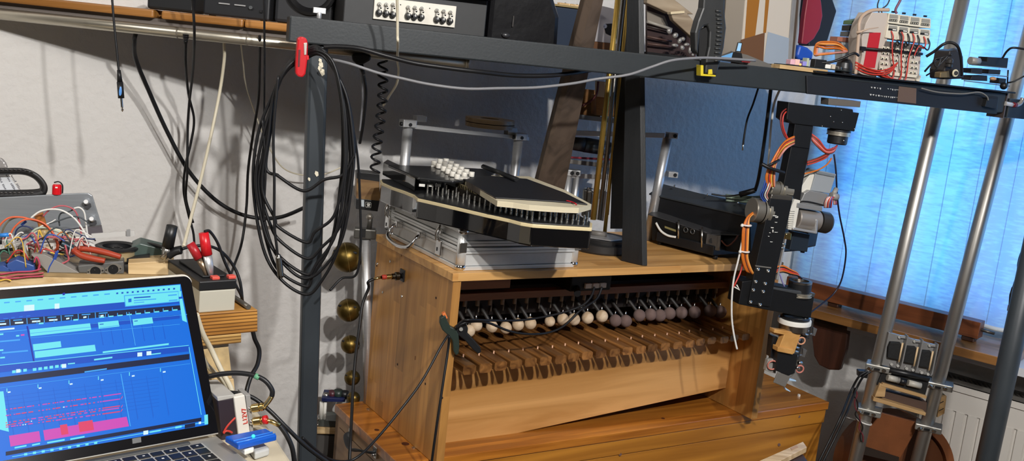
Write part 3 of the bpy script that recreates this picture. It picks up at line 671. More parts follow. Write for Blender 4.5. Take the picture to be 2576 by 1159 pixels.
part('side_panel', G(MF).bx(CR-.02, CR, CFY+.021, CD-.004, zf+.02, CZ-.022), CHF, ch)
part('back_panel', G(MF).bx(CL, CR, CD-.02, CD-.004, zf+.02, CZ-.022), CHS, ch)
for x in (CL, CR-.05):
    for y in (CFY, CD-.05): part('foot', G(MF).bx(x, x+.05, y+.0, y+.045, zf, zf+.02), CHS, ch)
SPX = PL(MF(CL, 0, 0), 0, n=MF.M.to_3x3() @ V((1, 0, 0)))
sq_ = lambda x, y: MF.loc(SPX(x, y))
p_ = [sq_(*q) for q in ((888, 1088), (900, 1118), (950, 1140))]
part('groove', G(MF).bx(CL-.0004, CL, p_[2].y-.15, CD-.03, sq_(880, 1100).z-.0008, sq_(880, 1100).z+.0008), mat('groove_dark', '5a4025', .8), sp_)
c1, c2 = sq_(886, 1092), sq_(948, 1136)
hd = part('strap_handle', G(MF).tube(crv([(CL, c1.y, c1.z), (CL-.016, c1.y-.004, c1.z-.004), (CL-.024, (c1.y*2+c2.y)/3, c1.z-.014), (CL-.024, (c1.y+2*c2.y)/3, c2.z-.012), (CL-.012, c2.y+.004, c2.z-.002), (CL, c2.y, c2.z)]), .0085, 10, flat=.3), mat('black_leather_strap', '26282a', .5), ch)
for c in (c1, c2):
    part('handle_plate', G(MF).box((CL-.003, c.y, c.z), (.006, .018, .026)), NICK, hd, .001)
    part('rivet', G(MF).sph((CL-.008, c.y, c.z-.006), .004), CHR, hd)
for px, py in ((927, 1029), (1041, 1126)):
    c = MF.loc(atz(px, py, MO.z+CZ)); part('lid_screw', G(MF).lathe((c.x, c.y, CZ), (0, 0, 1), [(.005, 0), (.005, .0015), (.002, .002), (0, .001)], 14), NICK, ch)
g = G(MF)
for px, py, s in ((948, 1081, .006), (1020, 1116, .009), (1668, 1052, .005)):
    c = MF.loc(atz(px, py, MO.z+CZ)); part('lid_knot', G(MF).lathe((c.x, c.y, CZ+.0001), (0, 0, 1), [(s, 0), (s, .0003), (0, .0003)], 12), mat('knot_black_brown', '4a200e', .5), ch)
FPL = PL(MF(0, CFY, 0), MYAW)
g = G()
for px, py in ((2010, 1047), (1560, 1142), (1960, 1118)):
    part('front_knot', G().cyl(FPL(px, py, .002), FPL(px, py, -.0004), .004, n=12), mat('knot_black_brown', '', .5), ch)
# chip of white stuff on the chest lid
single('white_crumb', 'tiny white plastic bit lying on the right end of the pine chest', 'crumb', G().box(atz(2010, 994, MO.z+CZ+.003), (.005, .006, .006), .4), WHT)
# ------------------------------------------------------------------ green-black spring clamp at the cabinet's front edge
SPC = PL(MF(0, -.012, 0), .25)
sc_ = thing('spring_clamp', 'dark green spring clamp with orange tips biting the front edge of the marimba cabinet', 'clamp', SPC(1140, 830))
GRC = mat('dark_green_plastic', '27332d', .4); 
o = [(1108, 800), (1120, 792), (1126, 808), (1134, 822), (1147, 828), (1154, 842), (1156, 870), (1154, 890), (1147, 894), (1141, 884), (1139, 858), (1130, 846), (1113, 830), (1107, 815)]
part('jaw_handle', G().prism([SPC(*q) for q in o], SPC.n*.016), GRC, sc_, .002)
o = [(1144, 826), (1156, 816), (1173, 815), (1178, 826), (1176, 838), (1190, 852), (1209, 874), (1211, 886), (1203, 890), (1190, 880), (1170, 856), (1152, 842)]
part('jaw_handle', G().prism([SPC(*q, .003) for q in o], SPC.n*.014), BLKP, sc_, .002)
part('orange_pad', G().prism([SPC(*q, .002) for q in ((1112, 790), (1120, 785), (1127, 800), (1120, 804))], SPC.n*.012), mat('orange_pad', 'd9763a', .5), sc_, .001)
part('pivot', G().cyl(SPC(1160, 828, -.002), SPC(1160, 828, .018), .004, n=12), NICK, sc_)
part('spring', G().torus(SPC(1158, 829, .008), SPC.n, .006, .0012, 16, 6), NICK, sc_)
YC = MF(0, -.02, 0).y
cable('black_cable', 'black cable looping high from the green spring clamp to the box inside the cabinet', [(1148, 822, YC), (1162, 808, YC), (1185, 804, YC), (1250, 806, YC+.06), (1320, 804, YC+.12), (1400, 790, YC+.17), (1460, 770, YC+.2), (1485, 748, YC+.22), (1495, 722, YC+.24)], .0026, BLK)
cable('black_cable', 'black cable sagging in front of the mallet balls from the green spring clamp', [(1150, 824, YC), (1168, 812, YC), (1200, 808, YC+.02), (1230, 812, YC+.04), (1280, 832, YC+.07), (1330, 840, YC+.1), (1380, 836, YC+.14), (1420, 818, YC+.17), (1460, 780, YC+.2), (1500, 752, YC+.24), (1514, 722, YC+.26)], .0026, BLK)
cable('black_cable', 'black cable running from the green spring clamp down to the lower left across the chest', [(1128, 842, YC), (1110, 870, YC-.02), (1060, 960, YC-.06), (1000, 1040, YC-.1), (950, 1100, YC-.14), (905, 1145, YC-.18), (870, 1160, YC-.2), (820, 1150, YC-.25), (760, 1100, YC-.3)], .0026, BLK)
cable('black_cable', 'black cable falling straight down from the green spring clamp along the cabinet edge', [(1130, 845, YC), (1127, 880, YC), (1115, 960, YC-.02), (1100, 1060, YC-.04), (1085, 1170, YC-.05), (1078, 1240, YC-.05)], .0027, BLK)
# hub inside the cabinet
hb = thing('cable_hub', 'black cable box with white jacks tucked under the cabinet top', 'device', MF(.46, .2, -.06), MYAW)
c = mpx(1490, 708, .13)
part('housing', G(MF).bx(c.x-.07, c.x+.05, .12, .2, -.07, -.032), BLK, hb, .003)
part('plug', G(MF).cyl((c.x-.05, .12, -.062), (c.x-.07, .09, -.066), .008, n=12), BLK, hb)
for dx in (-.03, -.008, .014): part('jack', G(MF).bx(c.x+dx, c.x+dx+.018, .114, .122, -.062, -.05), WHT, hb, .001)
g = mpx(1640, 694, .13)
single('power_brick', 'grey power brick stuck under the cabinet top beside the cable box', 'power brick', G(MF).bx(g.x-.08, g.x+.07, .14, .21, -.04, -.001), mat('brick_grey', '3c3a3a', .4), rz=MYAW, bevel=.006)
# ------------------------------------------------------------------ aluminium case
KX0, KX1, KY0, KY1 = .016, .322, .014, .362
KZ0 = MT+.001; KH = .088; KZ1 = KZ0+KH
ks = thing('aluminium_case', 'silver aluminium flight case with chrome handle and latches under the autoharp', 'case', MF((KX0+KX1)/2, .19, KZ0), MYAW)
PANEL = mat('silver_panel', 'cfcfcc', .42, .2, noise=.06, nscale=90)
EXT = mat('aluminium_extrusion', 'dededb', .33, .4)
part('lower_shell', G(MF).bx(KX0+.004, KX1-.004, KY0+.004, KY1-.004, KZ0, KZ0+.048), PANEL, ks, .002)
part('lid_shell', G(MF).bx(KX0+.004, KX1-.004, KY0+.004, KY1-.004, KZ0+.05, KZ1-.001), PANEL, ks, .002)
for z0, z1 in ((KZ0+.034, KZ0+.0475), (KZ0+.0505, KZ0+.062), (KZ0-.0005, KZ0+.008), (KZ1-.010, KZ1)):
    g = G(MF)
    g.bx(KX0+.012, KX1-.012, KY0, KY0+.006, z0, z1); g.bx(KX0, KX0+.006, KY0+.012, KY1-.012, z0, z1); g.bx(KX1-.006, KX1, KY0+.012, KY1-.012, z0, z1); g.bx(KX0+.012, KX1-.012, KY1-.006, KY1, z0, z1)
    part('edge_profile', g, EXT, ks, .0012)
for z in (KZ0+.0085, KZ0+.0335, KZ0+.049, KZ0+.0625, KZ1-.0108, KZ0+.041, KZ0+.0565):
    g = G(MF); e_ = .0002 if z in (KZ0+.041, KZ0+.0565) else -.0035
    g.bx(KX0+.012, KX1-.012, KY0-e_, KY0+.004, z-.0005, z+.0005); g.bx(KX0-e_, KX0+.004, KY0+.012, KY1-.012, z-.0005, z+.0005)
    part('groove_line', g, mat('groove_grey', '5c5c5a', .6), ks)
for x in (KX0, KX1):
    for y in (KY0, KY1):
        s = 1 if x == KX0 else -1; t_ = 1 if y == KY0 else -1
        part('corner_post', G(MF).cyl((x+s*.010, y+t_*.010, KZ0+.004), (x+s*.010, y+t_*.010, KZ1-.004), .0105, n=20), EXT, ks)
        for z in (KZ0+.006, KZ1-.006): part('corner_cap', G(MF).sph((x+s*.010, y+t_*.010, z), .0125, (1, 1, .75)), CHR, ks)
        part('corner_clip', G(MF).bx(x-s*.001 if s > 0 else x-.016, (x+.016) if s > 0 else x+.001, y+t_*.0-.0015, y+t_*.0+.0015, KZ0+.038, KZ0+.059), NICK, ks, .001)
KL = PL(MF(KX0, 0, 0), 0, n=MF.M.to_3x3() @ V((1, 0, 0)))
kl = lambda x, y: MF.loc(KL(x, y))
for (tx, ty, bx__, by__) in ((965, 500, 978, 567), (1092, 566, 1106, 634)):
    t_ = kl(tx, ty+6); b_ = kl(bx__, by__)
    lt = part('latch', G(MF).bx(KX0-.005, KX0, b_.y-.011, b_.y+.013, KZ0+.012, KZ0+.047), CHR, ks, .002)
    part('latch_claw', G(MF).tube(crv([(KX0-.006, b_.y-.006, KZ0+.045), (KX0-.011, b_.y-.004, KZ0+.060), (KX0-.004, b_.y+.001, KZ0+.078), (KX0-.009, b_.y+.008, KZ0+.062), (KX0-.006, b_.y+.010, KZ0+.045)]), .0022, 8), CHR, lt)
    part('keyhole', G(MF).box((KX0-.0055, b_.y+.004, KZ0+.026), (.0008, .003, .008)), DARK, lt)
    part('latch_catch', G(MF).box((KX0-.003, b_.y-.002, KZ0+.066), (.006, .012, .012)), CHR, lt, .001)
a = kl(1010, 574); b_ = kl(1067, 600)
ya, y2 = a.y, b_.y; zz = KZ0+.040
hn = part('handle', G(MF).tube(crv([(KX0-.012, ya, zz), (KX0-.022, ya+.004, zz-.006), (KX0-.035, ya-.004, zz-.026), (KX0-.038, (ya+y2)/2, zz-.034), (KX0-.035, y2+.004, zz-.026), (KX0-.022, y2-.004, zz-.006), (KX0-.012, y2, zz)]), .0042, 12), CHR, ks)
for y in (ya, y2):
    part('handle_mount', G(MF).bx(KX0-.016, KX0, y-.007, y+.007, zz-.007, zz+.008), CHR, hn, .002)
# ------------------------------------------------------------------ autoharp on the case
HZ = MO.z+KZ1+.002; HT = .044; HZT = HZ+HT
ah = thing('autoharp', 'glossy black autoharp with a cream edge band and white chord buttons', 'autoharp', atz(1230, 540, HZ))
o = [(946, 447), (960, 458), (985, 469), (1015, 479), (1040, 489), (1051, 498), (1100, 509), (1160, 523), (1220, 537), (1280, 550), (1310, 558), (1340, 563), (1400, 567), (1488, 572), (1489, 560), (1330, 470), (1250, 428), (1040, 408), (962, 410), (948, 432)]
out = [MF.loc(atz(x, y, HZT)) for x, y in o]
out = [MF(p.x, min(p.y, .352), p.z) for p in out]
GB = mat('piano_black_lacquer', '08080a', .08, coat=1)
part('body', G().prism([p-V((0, 0, HT)) for p in out], (0, 0, HT-.001)), GB, ah, .003)
cen = sum(out, V((0, 0, 0)))/len(out)
part('edge_band', G().prism([cen+(p-cen)*1.004-V((0, 0, .0075)) for p in out], (0, 0, .007)), mat('cream_binding', 'd8c79c', .35), ah, .001)
part('soundboard', G().prism([cen+(p-cen)*.985-V((0, 0, .001)) for p in out], (0, 0, .003)), BLKP, ah, .001)
HF = Fr(V((0, 0, HZT+.002)))
# tuning pins along the near edge
pins = [(1075, 484), (1087, 487), (1102, 490), (1113, 494), (1127, 497), (1138, 500), (1152, 504), (1165, 508)] + [(1180+i*13.2, 511+i*3.5) for i in range(13)] + [(1356+i*14, 551+i*1.6) for i in range(9)]
for i, (px, py) in enumerate(pins):
    p = atz(px, py, HZT+.002)
    part('tuning_pin', G().lathe(p, (0, 0, 1), [(.0028, 0), (.0028, .006), (.0022, .007), (.0022, .017), (.0012, .0185), (0, .0185)], 8), NICK, ah)
for i, (px, py) in enumerate(pins[1::2]):
    p = atz(px+9, py-9, HZT+.002)
    part('tuning_pin', G().lathe(p, (0, 0, 1), [(.0028, 0), (.0028, .006), (.0022, .007), (.0022, .017), (.0012, .0185), (0, .0185)], 8), NICK, ah)
# end block at the far left, chord-bar housing, buttons
eb = [(964, 437), (1048, 479), (1050, 468), (968, 428)]
Hn = .031
part('end_block', G().prism([atz(*q, HZT+.002) for q in ((962, 440), (1042, 482), (1056, 474), (972, 432))], (0, 0, Hn)), GB, ah, .002)
part('chord_bar_cover', G().prism([MF(min(p.x, 9), min(p.y, .352), p.z) for p in [MF.loc(atz(*q, HZT+.029)) for q in ((974, 420), (1052, 453), (1140, 462), (1228, 456), (1250, 432), (1080, 418))]], (0, 0, .006)), mat('satin_black_wood', '1d1e20', .35, noise=.4, nscale=6, stretch=(1, 9, 9), coat=.3), ah, .002)
part('cover_wall', G().prism([atz(*q, HZT+.002) for q in ((1052, 470), (1110, 474), (1118, 464), (1060, 462))], (0, 0, .026)), BLKP, ah)
for q in (1063, 1083, 1103):
    p = atz(q, 464, HZT+.017); part('bar_end', G().box(p+V((0, -.012, 0)), (.013, .003, .006), .1), WHT, ah, .0005)
part('fine_tuner_bar', G().prism([atz(*q, HZT+.003) for q in ((1120, 478), (1200, 507), (1240, 523), (1250, 514), (1205, 497), (1128, 468))], (0, 0, .014)), mat('dark_bronze_bar', '2c2620', .4, .5), ah, .001)
LBL = PL(atz(1176, 486, HZT+.012), math.atan2((atz(1200, 492, HZT+.012)-atz(1150, 472, HZT+.012)).y, (atz(1200, 492, HZT+.012)-atz(1150, 472, HZT+.012)).x))
lb = part('name_plate', G().prism([LBL(*q) for q in ((1146, 458), (1198, 478), (1199, 496), (1147, 474))], LBL.n*.003), mat('aged_gold_plate', 'b5a67c', .4, .5), ah)
g = G()
for i in range(9):
    x = 1149+i*5.4; y = 459+i*2.05
    g.prism([LBL(x, y+2, -.0006), LBL(x+1.8, y+3, -.0006), LBL(x+3+(i % 3), y+12+(i % 2)*2, -.0006), LBL(x+.5, y+13-(i % 3)*2, -.0006)], LBL.n*.0006)
part('plate_ornament', g, mat('ornament_dark', '2a2416', .5), lb)
rows = [(1092, 412, 1150, 446, 6), (1107, 407, 1168, 441, 6), (1122, 406, 1186, 440, 6)]
for (xa, ya_, xb, yb_, n) in rows:
    for i in range(n):
        u = i/(n-1); p = atz(xa+(xb-xa)*u, ya_+(yb_-ya_)*u, HZT+.040)
        k = part('chord_button', G().cyl(p-V((0, 0, .004)), p+V((0, 0, .0075)), .0066, n=18), mat('ivory_button', 'e9e4d8', .35), ah, .001)
for q in ((1097, 420), (1113, 424), (1128, 434), (1140, 442), (1162, 450)):
    p = atz(*q, HZT+.0354); part('button_holder', G().prism([p+V((-.011, -.004, 0)), p+V((.012, -.006, 0)), p+V((.016, .012, 0)), p+V((-.006, .014, 0))], (0, 0, .004)), mat('ivory_button', '', .35), ah)
# black score book with ragged cream pages lying on the harp
bk = thing('black_book', 'black-covered book with ragged cream pages and a red ribbon lying on the autoharp', 'book', atz(1330, 500, HZT+.02))
bz = HZT+.0235
pg = [(1250, 519), (1290, 523), (1330, 529), (1370, 532), (1420, 535), (1455, 536), (1486, 527), (1420, 490), (1330, 455), (1200, 452), (1165, 463), (1205, 490)]
pgz = [atz(x, y, bz) for x, y in pg]
part('pages', G().prism(pgz, (0, 0, .011)), mat('cream_paper_edges', 'ddd2b4', .8, noise=.2, nscale=8, stretch=(1, 1, 90), bump=.3, bscale=30), bk)
cv = [(1246, 499), (1300, 502), (1380, 507), (1440, 512), (1478, 516), (1420, 487), (1325, 452), (1230, 444), (1165, 452)]
part('cover', G().prism([atz(x, y, bz+.0115) for x, y in cv], (0, 0, .0025)), mat('black_book_cloth', '1b1c20', .5, bump=.1, bscale=120), bk, .0008)
part('spine', G().prism([atz(x, y, bz) for x, y in ((1172, 470), (1246, 515), (1254, 510), (1180, 464))], (0, 0, .013)), mat('worn_spine', '241f20', .7, noise=.5, nscale=30, col2='7a6e60'), bk)
part('red_ribbon', G().tube(crv([atz(1425, 504, bz+.015), atz(1440, 508, bz+.015), atz(1449, 513, bz+.0148), atz(1450, 519, bz+.006), atz(1448, 526, bz-.001)]), .0016, 6, flat=.4), mat('ribbon_red', 'b5202c', .5), bk)
pe = atz(1285, 445, HZT+.031)
single('black_pen_case', 'slim black stick lying across the far edge of the book on the autoharp', 'stick', G().tube([atz(1215, 418, HZT+.044), atz(1300, 451, HZT+.044)], .0062, 6, flat=.8), BLKP)
part('rubber_foot', G().cyl(atz(1400, 596, HZ-.0005), atz(1400, 596, HZ-.0075), .007, n=12), BLK, ah)
# ================================================================== BEHIND THE BEAM: PLANKS, RODS, FRAMES, BOXES
TOPZ = MO.z+MT+.0005
def wz(px, py): return atz(px, py, TOPZ)
def mtop(px, py): return MF.loc(wz(px, py))
# black upright board standing at the cabinet's front edge
f0 = wz(1568, 657); f1 = wz(1619, 669)
yb2 = math.atan2((f1-f0).y, (f1-f0).x)
BP = PL(f1, yb2)
q = [BP(1616, 669), BP(1563, 656), BP(1578, -60), BP(1600, -60)]
for p in q[:2]: p.z = TOPZ
k = V((.05, .012, 0)).normalized()*.0125
single('black_upright_board', 'tall black board standing upright on the front edge of the marimba cabinet', 'board', G().prism([q[1], q[0], q[0]+(BP(1606, -60)-q[0]), q[2]], k), mat('black_stained_wood', '1f2123', .5, noise=.35, nscale=5, stretch=(9, 9, 1), bump=.1, bscale=60), bevel=.0015)
# a second, darker edge board right behind it
q0 = MF(.50, .215, TOPZ-MO.z); 
BP2 = PL(q0, yb2)
single('black_rear_board', 'narrow black board just behind the tall black upright board', 'board', G().prism([BP2(1535, 575), BP2(1568, 575), BP2(1586, -60), BP2(1556, -60)], BP2.n*.014), mat('black_stained_wood', '', .5))
# slanted brown-grey plank leaning forward against the crossbeam behind the autoharp
SPA = PL(MF(0, .335, 0), MYAW); SPB = PL(BF(0, .078, 0), BY)
qa = [SPA(1318, 585), SPA(1398, 585)]; qb = [SPB(1438, 128), SPB(1492, 130)]
for p in qa: p.z = TOPZ
qt = [b+(b-a)*.62 for a, b in zip(qa, qb)]
nn_ = (qa[1]-qa[0]).cross(qt[0]-qa[0]).normalized()
if nn_.y < 0: nn_ = -nn_
single('slanted_plank', 'weathered brown-grey plank leaning to the right against the crossbeam behind the autoharp', 'plank', G().prism([qa[0], qa[1], qt[1], qt[0]], nn_*.018), wood('weathered_plank', '5f5044', '40352c', 'z', 5, rough=.7, coat=0), bevel=.002)
# round stand base with metal discs and brass rods
c = wz(1512, 638)+V((0, .055, 0)); SB = Fr(c)
st = thing('rod_stand', 'round black stand base carrying tall brass and steel rods', 'stand', c)
part('base', G(SB).lathe((0, 0, 0), (0, 0, 1), [(0, 0), (.074, 0), (.076, .004), (.076, .020), (.073, .022), (0, .022)], 48), mat('black_rubber_disc', '232222', .5, bump=.1, bscale=30), st)
part('second_disc', G(SB).lathe((.006, .008, .022), (0, 0, 1), [(0, 0), (.066, 0), (.067, .009), (0, .010)], 48), mat('black_rubber_disc', '', .5), st)
part('metal_plate', G(SB).prism([(-.055, -.035, .0325), (.02, -.052, .0325), (.062, -.012, .0325), (.03, .03, .0325), (-.05, .03, .0325)], (0, 0, .002)), ALU, st)
YR = c.y+.0
def rod(name, x0, y0, x1, y1, Y, r, m, foot=True):
    a = at(x0, y0, Y); b = at(x1, y1, Y); return part(name, G().cyl(a, b, r, n=16), m, st)
rod('brass_rod', 1492, 552, 1561, -60, YR-.015, .0068, BRASS)
rod('steel_rod', 1508, 552, 1574, -60, YR+.0, .0052, mat('rod_steel', '8a8783', .35, 1))
rod('brass_rod', 1521, 588, 1586, -60, YR+.015, .0046, BRASS)
rod('thin_rod', 1530, 540, 1560, 190, YR+.02, .0018, mat('rod_steel', '', .35))
part('roller', G().tube([at(1488, 585, YR-.005), at(1526, 590, YR-.005)], .0065, 12), mat('roller_grey', '6f6a64', .5), st)
B3 = PL(V((0, YR+.03, 0)), .15)
br = part('rod_bracket', G().prism([B3(*q) for q in ((1507, 476), (1527, 482), (1519, 556), (1500, 552))], B3.n*.012), ALU, st, .001)
for px, py in ((1515, 512), (1512, 537)): part('bracket_screw', G().sph(B3(px, py, -.001), .003), CHR, br)
g2 = part('rod_clamp', G().prism([B3(*q) for q in ((1470, 478), (1492, 480), (1486, 548), (1466, 545))], B3.n*.02), mat('dark_cast_metal', '55524e', .4, .8), st, .002)
for y in (474, 482): part('clamp_ring', G().torus(B3(1482, y, .01), (0, 0, 1), .010, .0016, 16, 6), CHR, g2)
part('cord', G().tube(crv([at(1544, 190, YR), at(1536, 300, YR), at(1530, 420, YR), at(1524, 480, YR)]), .0012, 6), BLK, st)
# ---------------------------------------------------------------- aluminium tube frames at the back of the cabinet top
def tubeleg(g, a, b, r): return g.cyl(a, b, r, n=24)
A1 = mtop(1020, 560); 
YF1, YF2 = MF(.08, .345, 0), MF(.40, .345, 0)
F1 = PL(MF(0, .3785, 0), MYAW)
t1 = thing('aluminium_rack', 'aluminium tube rack with a flat shelf plate carrying two wooden rings', 'frame', wz(1150, 590), MYAW)
for (xa, ya, xb, yb_) in ((1026, 318, 1022, 0), (1304, 352, 1298, 0)):
    a = F1(xa, ya); b = V((a.x, a.y, TOPZ)); part('leg', G().cyl(b, a, .0118, n=24), ALU, t1)
sh = [F1(1000, 308), F1(1336, 344)]
dz = V((0, 0, .010)); nb = F1.n
part('shelf_plate', G().prism([F1(1022, 322, -.006), F1(1330, 354, -.006), F1(1330, 354, .10), F1(1022, 322, .10)], dz), ALU, t1, .0008)
for (px, py) in ((1026, 312), (1306, 345)):
    a = F1(px, py, -.004); b = part('clamp_block', G().box(a+V((0, 0, .002)), (.034, .026, .017), F1.e.y and math.atan2(F1.e.y, F1.e.x)), ALU, t1, .0012)
    part('clamp_screw', G().cyl(a+F1.e*-.017-F1.n*.004, a+F1.e*-.021-F1.n*.004, .005, n=10), BLKP, b)
    part('clamp_bolt', G().cyl(a-F1.n*.012, a-F1.n*.0155, .0042, n=10), BLKP, b)
part('corner_block', G().box(F1(1056, 298, .01), (.026, .022, .014), math.atan2(F1.e.y, F1.e.x)), ALU, t1, .001)
part('corner_block', G().box(F1(1284, 330, .01), (.026, .02, .02), math.atan2(F1.e.y, F1.e.x)), ALU, t1, .001)
rx = F1(1234, 312, .055)
RW = wood('ring_birch', 'b0956f', '8d7350', 'x', 8)
z0 = F1(1234, 331, .05).z+.0
z0 = (F1(1180, 338, .05)+dz).z-.006
zt = F1(1024, 322, 0).z
cen = F1(1232, 318, .05)
zb = None
for i, lab in enumerate(('flat wooden ring lying on the aluminium shelf plate, lower of two', 'flat wooden ring stacked on another on the aluminium shelf plate')):
    c = F1(1232, 320-12*i, .05)
    single('wooden_ring', lab, 'ring', G().lathe(c, (0, 0, 1), [(.024, 0), (.062, 0), (.062, .010), (.024, .010), (.024, 0)], 40), RW, 'wooden rings on the aluminium frame', bevel=0)
# second frame: two levels with a motor
F2 = PL(MF(.52, .36, 0), MYAW-.36)
t2 = thing('aluminium_rack', 'taller two-level aluminium rack with a motor behind the brass rods', 'frame', wz(1500, 600), MYAW)
for (xa, ya, xb, yb_, r) in ((1432, 335, 1398, 500, .010), (1680, 345, 1655, 470, .0125), (1430, 440, 1424, 505, .011), (1452, 440, 1444, 505, .010)):
    a = F2(xa, ya); b = F2(xb, yb_); d = (b-a)/(a.z-b.z); part('leg', G().cyl(a+d*(a.z-TOPZ), a, r, n=24), ALU, t2)
part('shelf_plate', G().prism([F2(1420, 340, -.01), F2(1672, 347, -.01), F2(1672, 347, .09), F2(1420, 340, .09)], V((0, 0, .013))), ALU, t2, .001)
part('lower_plate', G().prism([F2(1436, 448, -.008), F2(1560, 452, -.008), F2(1560, 452, .08), F2(1436, 448, .08)], V((0, 0, .012))), ALU, t2, .001)
part('upper_plate', G().prism([F2(1434, 297, -.006), F2(1566, 312, -.006), F2(1566, 312, .08), F2(1434, 297, .08)], V((0, 0, .012))), mat('clear_acrylic_grey', '8d9296', .15, .3), t2, .0008)
for px, py in ((1690, 340), (1690, 438), (1432, 433), (1446, 434)):
    a = F2(px, py); b = part('clamp_block', G().box(a, (.026, .028, .015), math.atan2(F2.e.y, F2.e.x)), ALU, t2, .001)
    part('clamp_bolt', G().cyl(a-F2.n*.013+F2.e*.004, a-F2.n*.016+F2.e*.004, .005, n=12), BLKP, b)
mc = F2(1450, 365, .02); 
mt = thing('dc_motor', 'grey cylindrical electric motor on a red pad inside the two-level aluminium frame', 'motor', mc)
part('can', G().cyl(F2(1470, 364, .02), F2(1522, 372, .02), .0195, n=28), mat('motor_blue_grey', '5d6a74', .3, .7), mt)
part('gearbox', G().cyl(F2(1434, 360, .02), F2(1470, 364, .02), .0165, .019, 20), mat('gearbox_dark', '34302d', .5), mt)
part('end_cap', G().cyl(F2(1522, 372, .02), F2(1534, 374, .02), .017, n=20), mat('brush_cap', '222222', .5), mt)
part('shaft_disc', G().cyl(F2(1426, 359, .02), F2(1434, 360, .02), .009, n=16), mat('gearbox_dark', '', .5), mt)
single('red_pad', 'dark red felt pad under the grey motor', 'pad', G().prism([F2(1424, 398, -.01), F2(1540, 404, -.01), F2(1540, 404, .07), F2(1424, 398, .07)], V((0, 0, .0055))), mat('red_felt', '7d2634', .9), bevel=.002)
single('acrylic_tray', 'grey acrylic tray holding the red pad and motor', 'tray', G().prism([F2(1420, 410, -.012), F2(1545, 424, -.012), F2(1545, 424, .075), F2(1420, 410, .075)], V((0, 0, .011))), mat('tray_grey', '6e6a66', .25), bevel=.001)
wb = thing('wooden_block', 'orange-brown wooden block with a cream face on the upper plate behind the brass rods', 'block', F2(1530, 280))
part('block', G().prism([F2(1500, 290), F2(1560, 296), F2(1558, 246), F2(1500, 240)], F2.n*.05), wood('orange_block', 'b0793c', '8a5925', 'x', 7), wb, .001)
part('cream_face', G().prism([F2(1502, 243, -.002), F2(1524, 245, -.002), F2(1524, 206, -.002), F2(1502, 204, -.002)], F2.n*.02), mat('cream_block', 'cdb795', .6), wb, .001)
single('metal_bracket', 'small pale perforated metal bracket above the wooden block', 'bracket', G().prism([F2(*q) for q in ((1538, 196), (1552, 194), (1551, 246), (1540, 246))], F2.n*.003), ALU)
single('red_cable', 'dark red cable curving down over the upper plate behind the slanted plank', 'cable', G().tube(crv([F2(1505, 205, -.004), F2(1500, 238, -.006), F2(1480, 258, -.004), F2(1452, 270, 0)]), .003, 8), mat('dark_red_cable', '5a1f1c', .5))
single('brown_backboard', 'brown wooden board behind the upper plate of the two-level frame', 'board', G().prism([F2(1450, 292, .085), F2(1510, 298, .085), F2(1510, 228, .085), F2(1450, 222, .085)], F2.n*.012), wood('orange_block', '', '', 'x'))
# ---------------------------------------------------------------- black equipment on the cabinet's right end
Kx = PL(MF(0, .06, 0), MYAW-.17)
eq = thing('black_equipment_box', 'open black metal box with a tilted lid on the right end of the cabinet top', 'device', MF(.8, .2, MT), MYAW)
c0 = wz(1648, 615); c1 = wz(1792, 653); c2 = wz(2020, 636)
EP = Fr(V((c1.x, c1.y, TOPZ+.008)), math.atan2((c2-c1).y, (c2-c1).x)-.0)
e1 = (c0-c1); 
def ebox(z0, z1, o0=0, o1=0):
    a = c1+V((0, 0, z0)); return [c0+V((0, 0, z0)), a, c2+V((0, 0, z0)), c2+(c0-c1)*1.0+V((0, 0, z0))], V((0, 0, z1-z0))
BX = mat('black_box_metal', '1b1c1f', .45, .2)
part('base_tray', G().prism(*ebox(.010, .034)), BX, eq, .002)
for p in (c0, c1, c2): part('foot', G().cyl(V((p.x, p.y, TOPZ))*.97+V((c2.x, c2.y, TOPZ))*.03+V((0, 0.006, 0)), V((p.x, p.y, TOPZ+.010))*.97+V((c2.x, c2.y, TOPZ+.01))*.03+V((0, .006, 0)), .006, n=12), BLK, eq)
# tall back part: sloping top seen from (1640,470) to (1885,545)
dpt = (c0-c1); 
UP = PL(c1+(c2-c1)*.12, math.atan2((c1-c0).y, (c1-c0).x))
q = [UP(1640, 600), UP(1905, 655), UP(1895, 535), UP(1640, 500)]
part('main_body', G().prism([UP(1638, 604), UP(1888, 640), UP(1885, 543), UP(1636, 488)], (c2-c1)*.55), BX, eq, .003)
part('sloping_lid', G().prism([UP(1632, 490, -.004), UP(1886, 548, -.004), UP(1880, 520, .05), UP(1668, 466, .05)], V((0, 0, .004))), mat('lid_dark', '3c4044', .4, .3), eq, .001)
for px, py in ((1650, 477), (1697, 467), (1780, 490), (1856, 510)): part('lid_screw', G().sph(UP(px, py, .02), .003), CHR, eq)
part('right_block', G().prism([UP(1985, 630, .05), UP(2026, 622, .05), UP(2038, 560, .05), UP(1992, 560, .05)], UP.n*.05), BX, eq, .002)
mo = PL(c1+(c2-c1)*.02, math.atan2((c1-c0).y, (c1-c0).x))
md = thing('electronics_module', 'flat grey metal electronics module with sockets lying in the open black box', 'device', c1+V((0, 0, .034)))
part('top_cover', G().prism([mo(1630, 540), mo(1790, 590), mo(1860, 592, .03), mo(1790, 568, .07), mo(1650, 527, .05)], V((0, 0, .002))), mat('smoked_cover', '505052', .25, .4), md)
part('chassis', G().prism([mo(1640, 604), mo(1800, 628), mo(1800, 592), mo(1640, 545)], mo.n*.05), mat('chassis_dark', '222222', .4, .5), md, .001)
part('end_bracket', G().prism([mo(1778, 588, -.003), mo(1806, 592, -.003), mo(1804, 630, -.003), mo(1774, 621, -.003)], mo.n*.004), mat('bracket_grey', '77797a', .35, .7), md, .0008)
part('bracket_hole', G().cyl(mo(1790, 605, -.0035), mo(1790, 605, -.001), .0065, n=16), DARK, md)
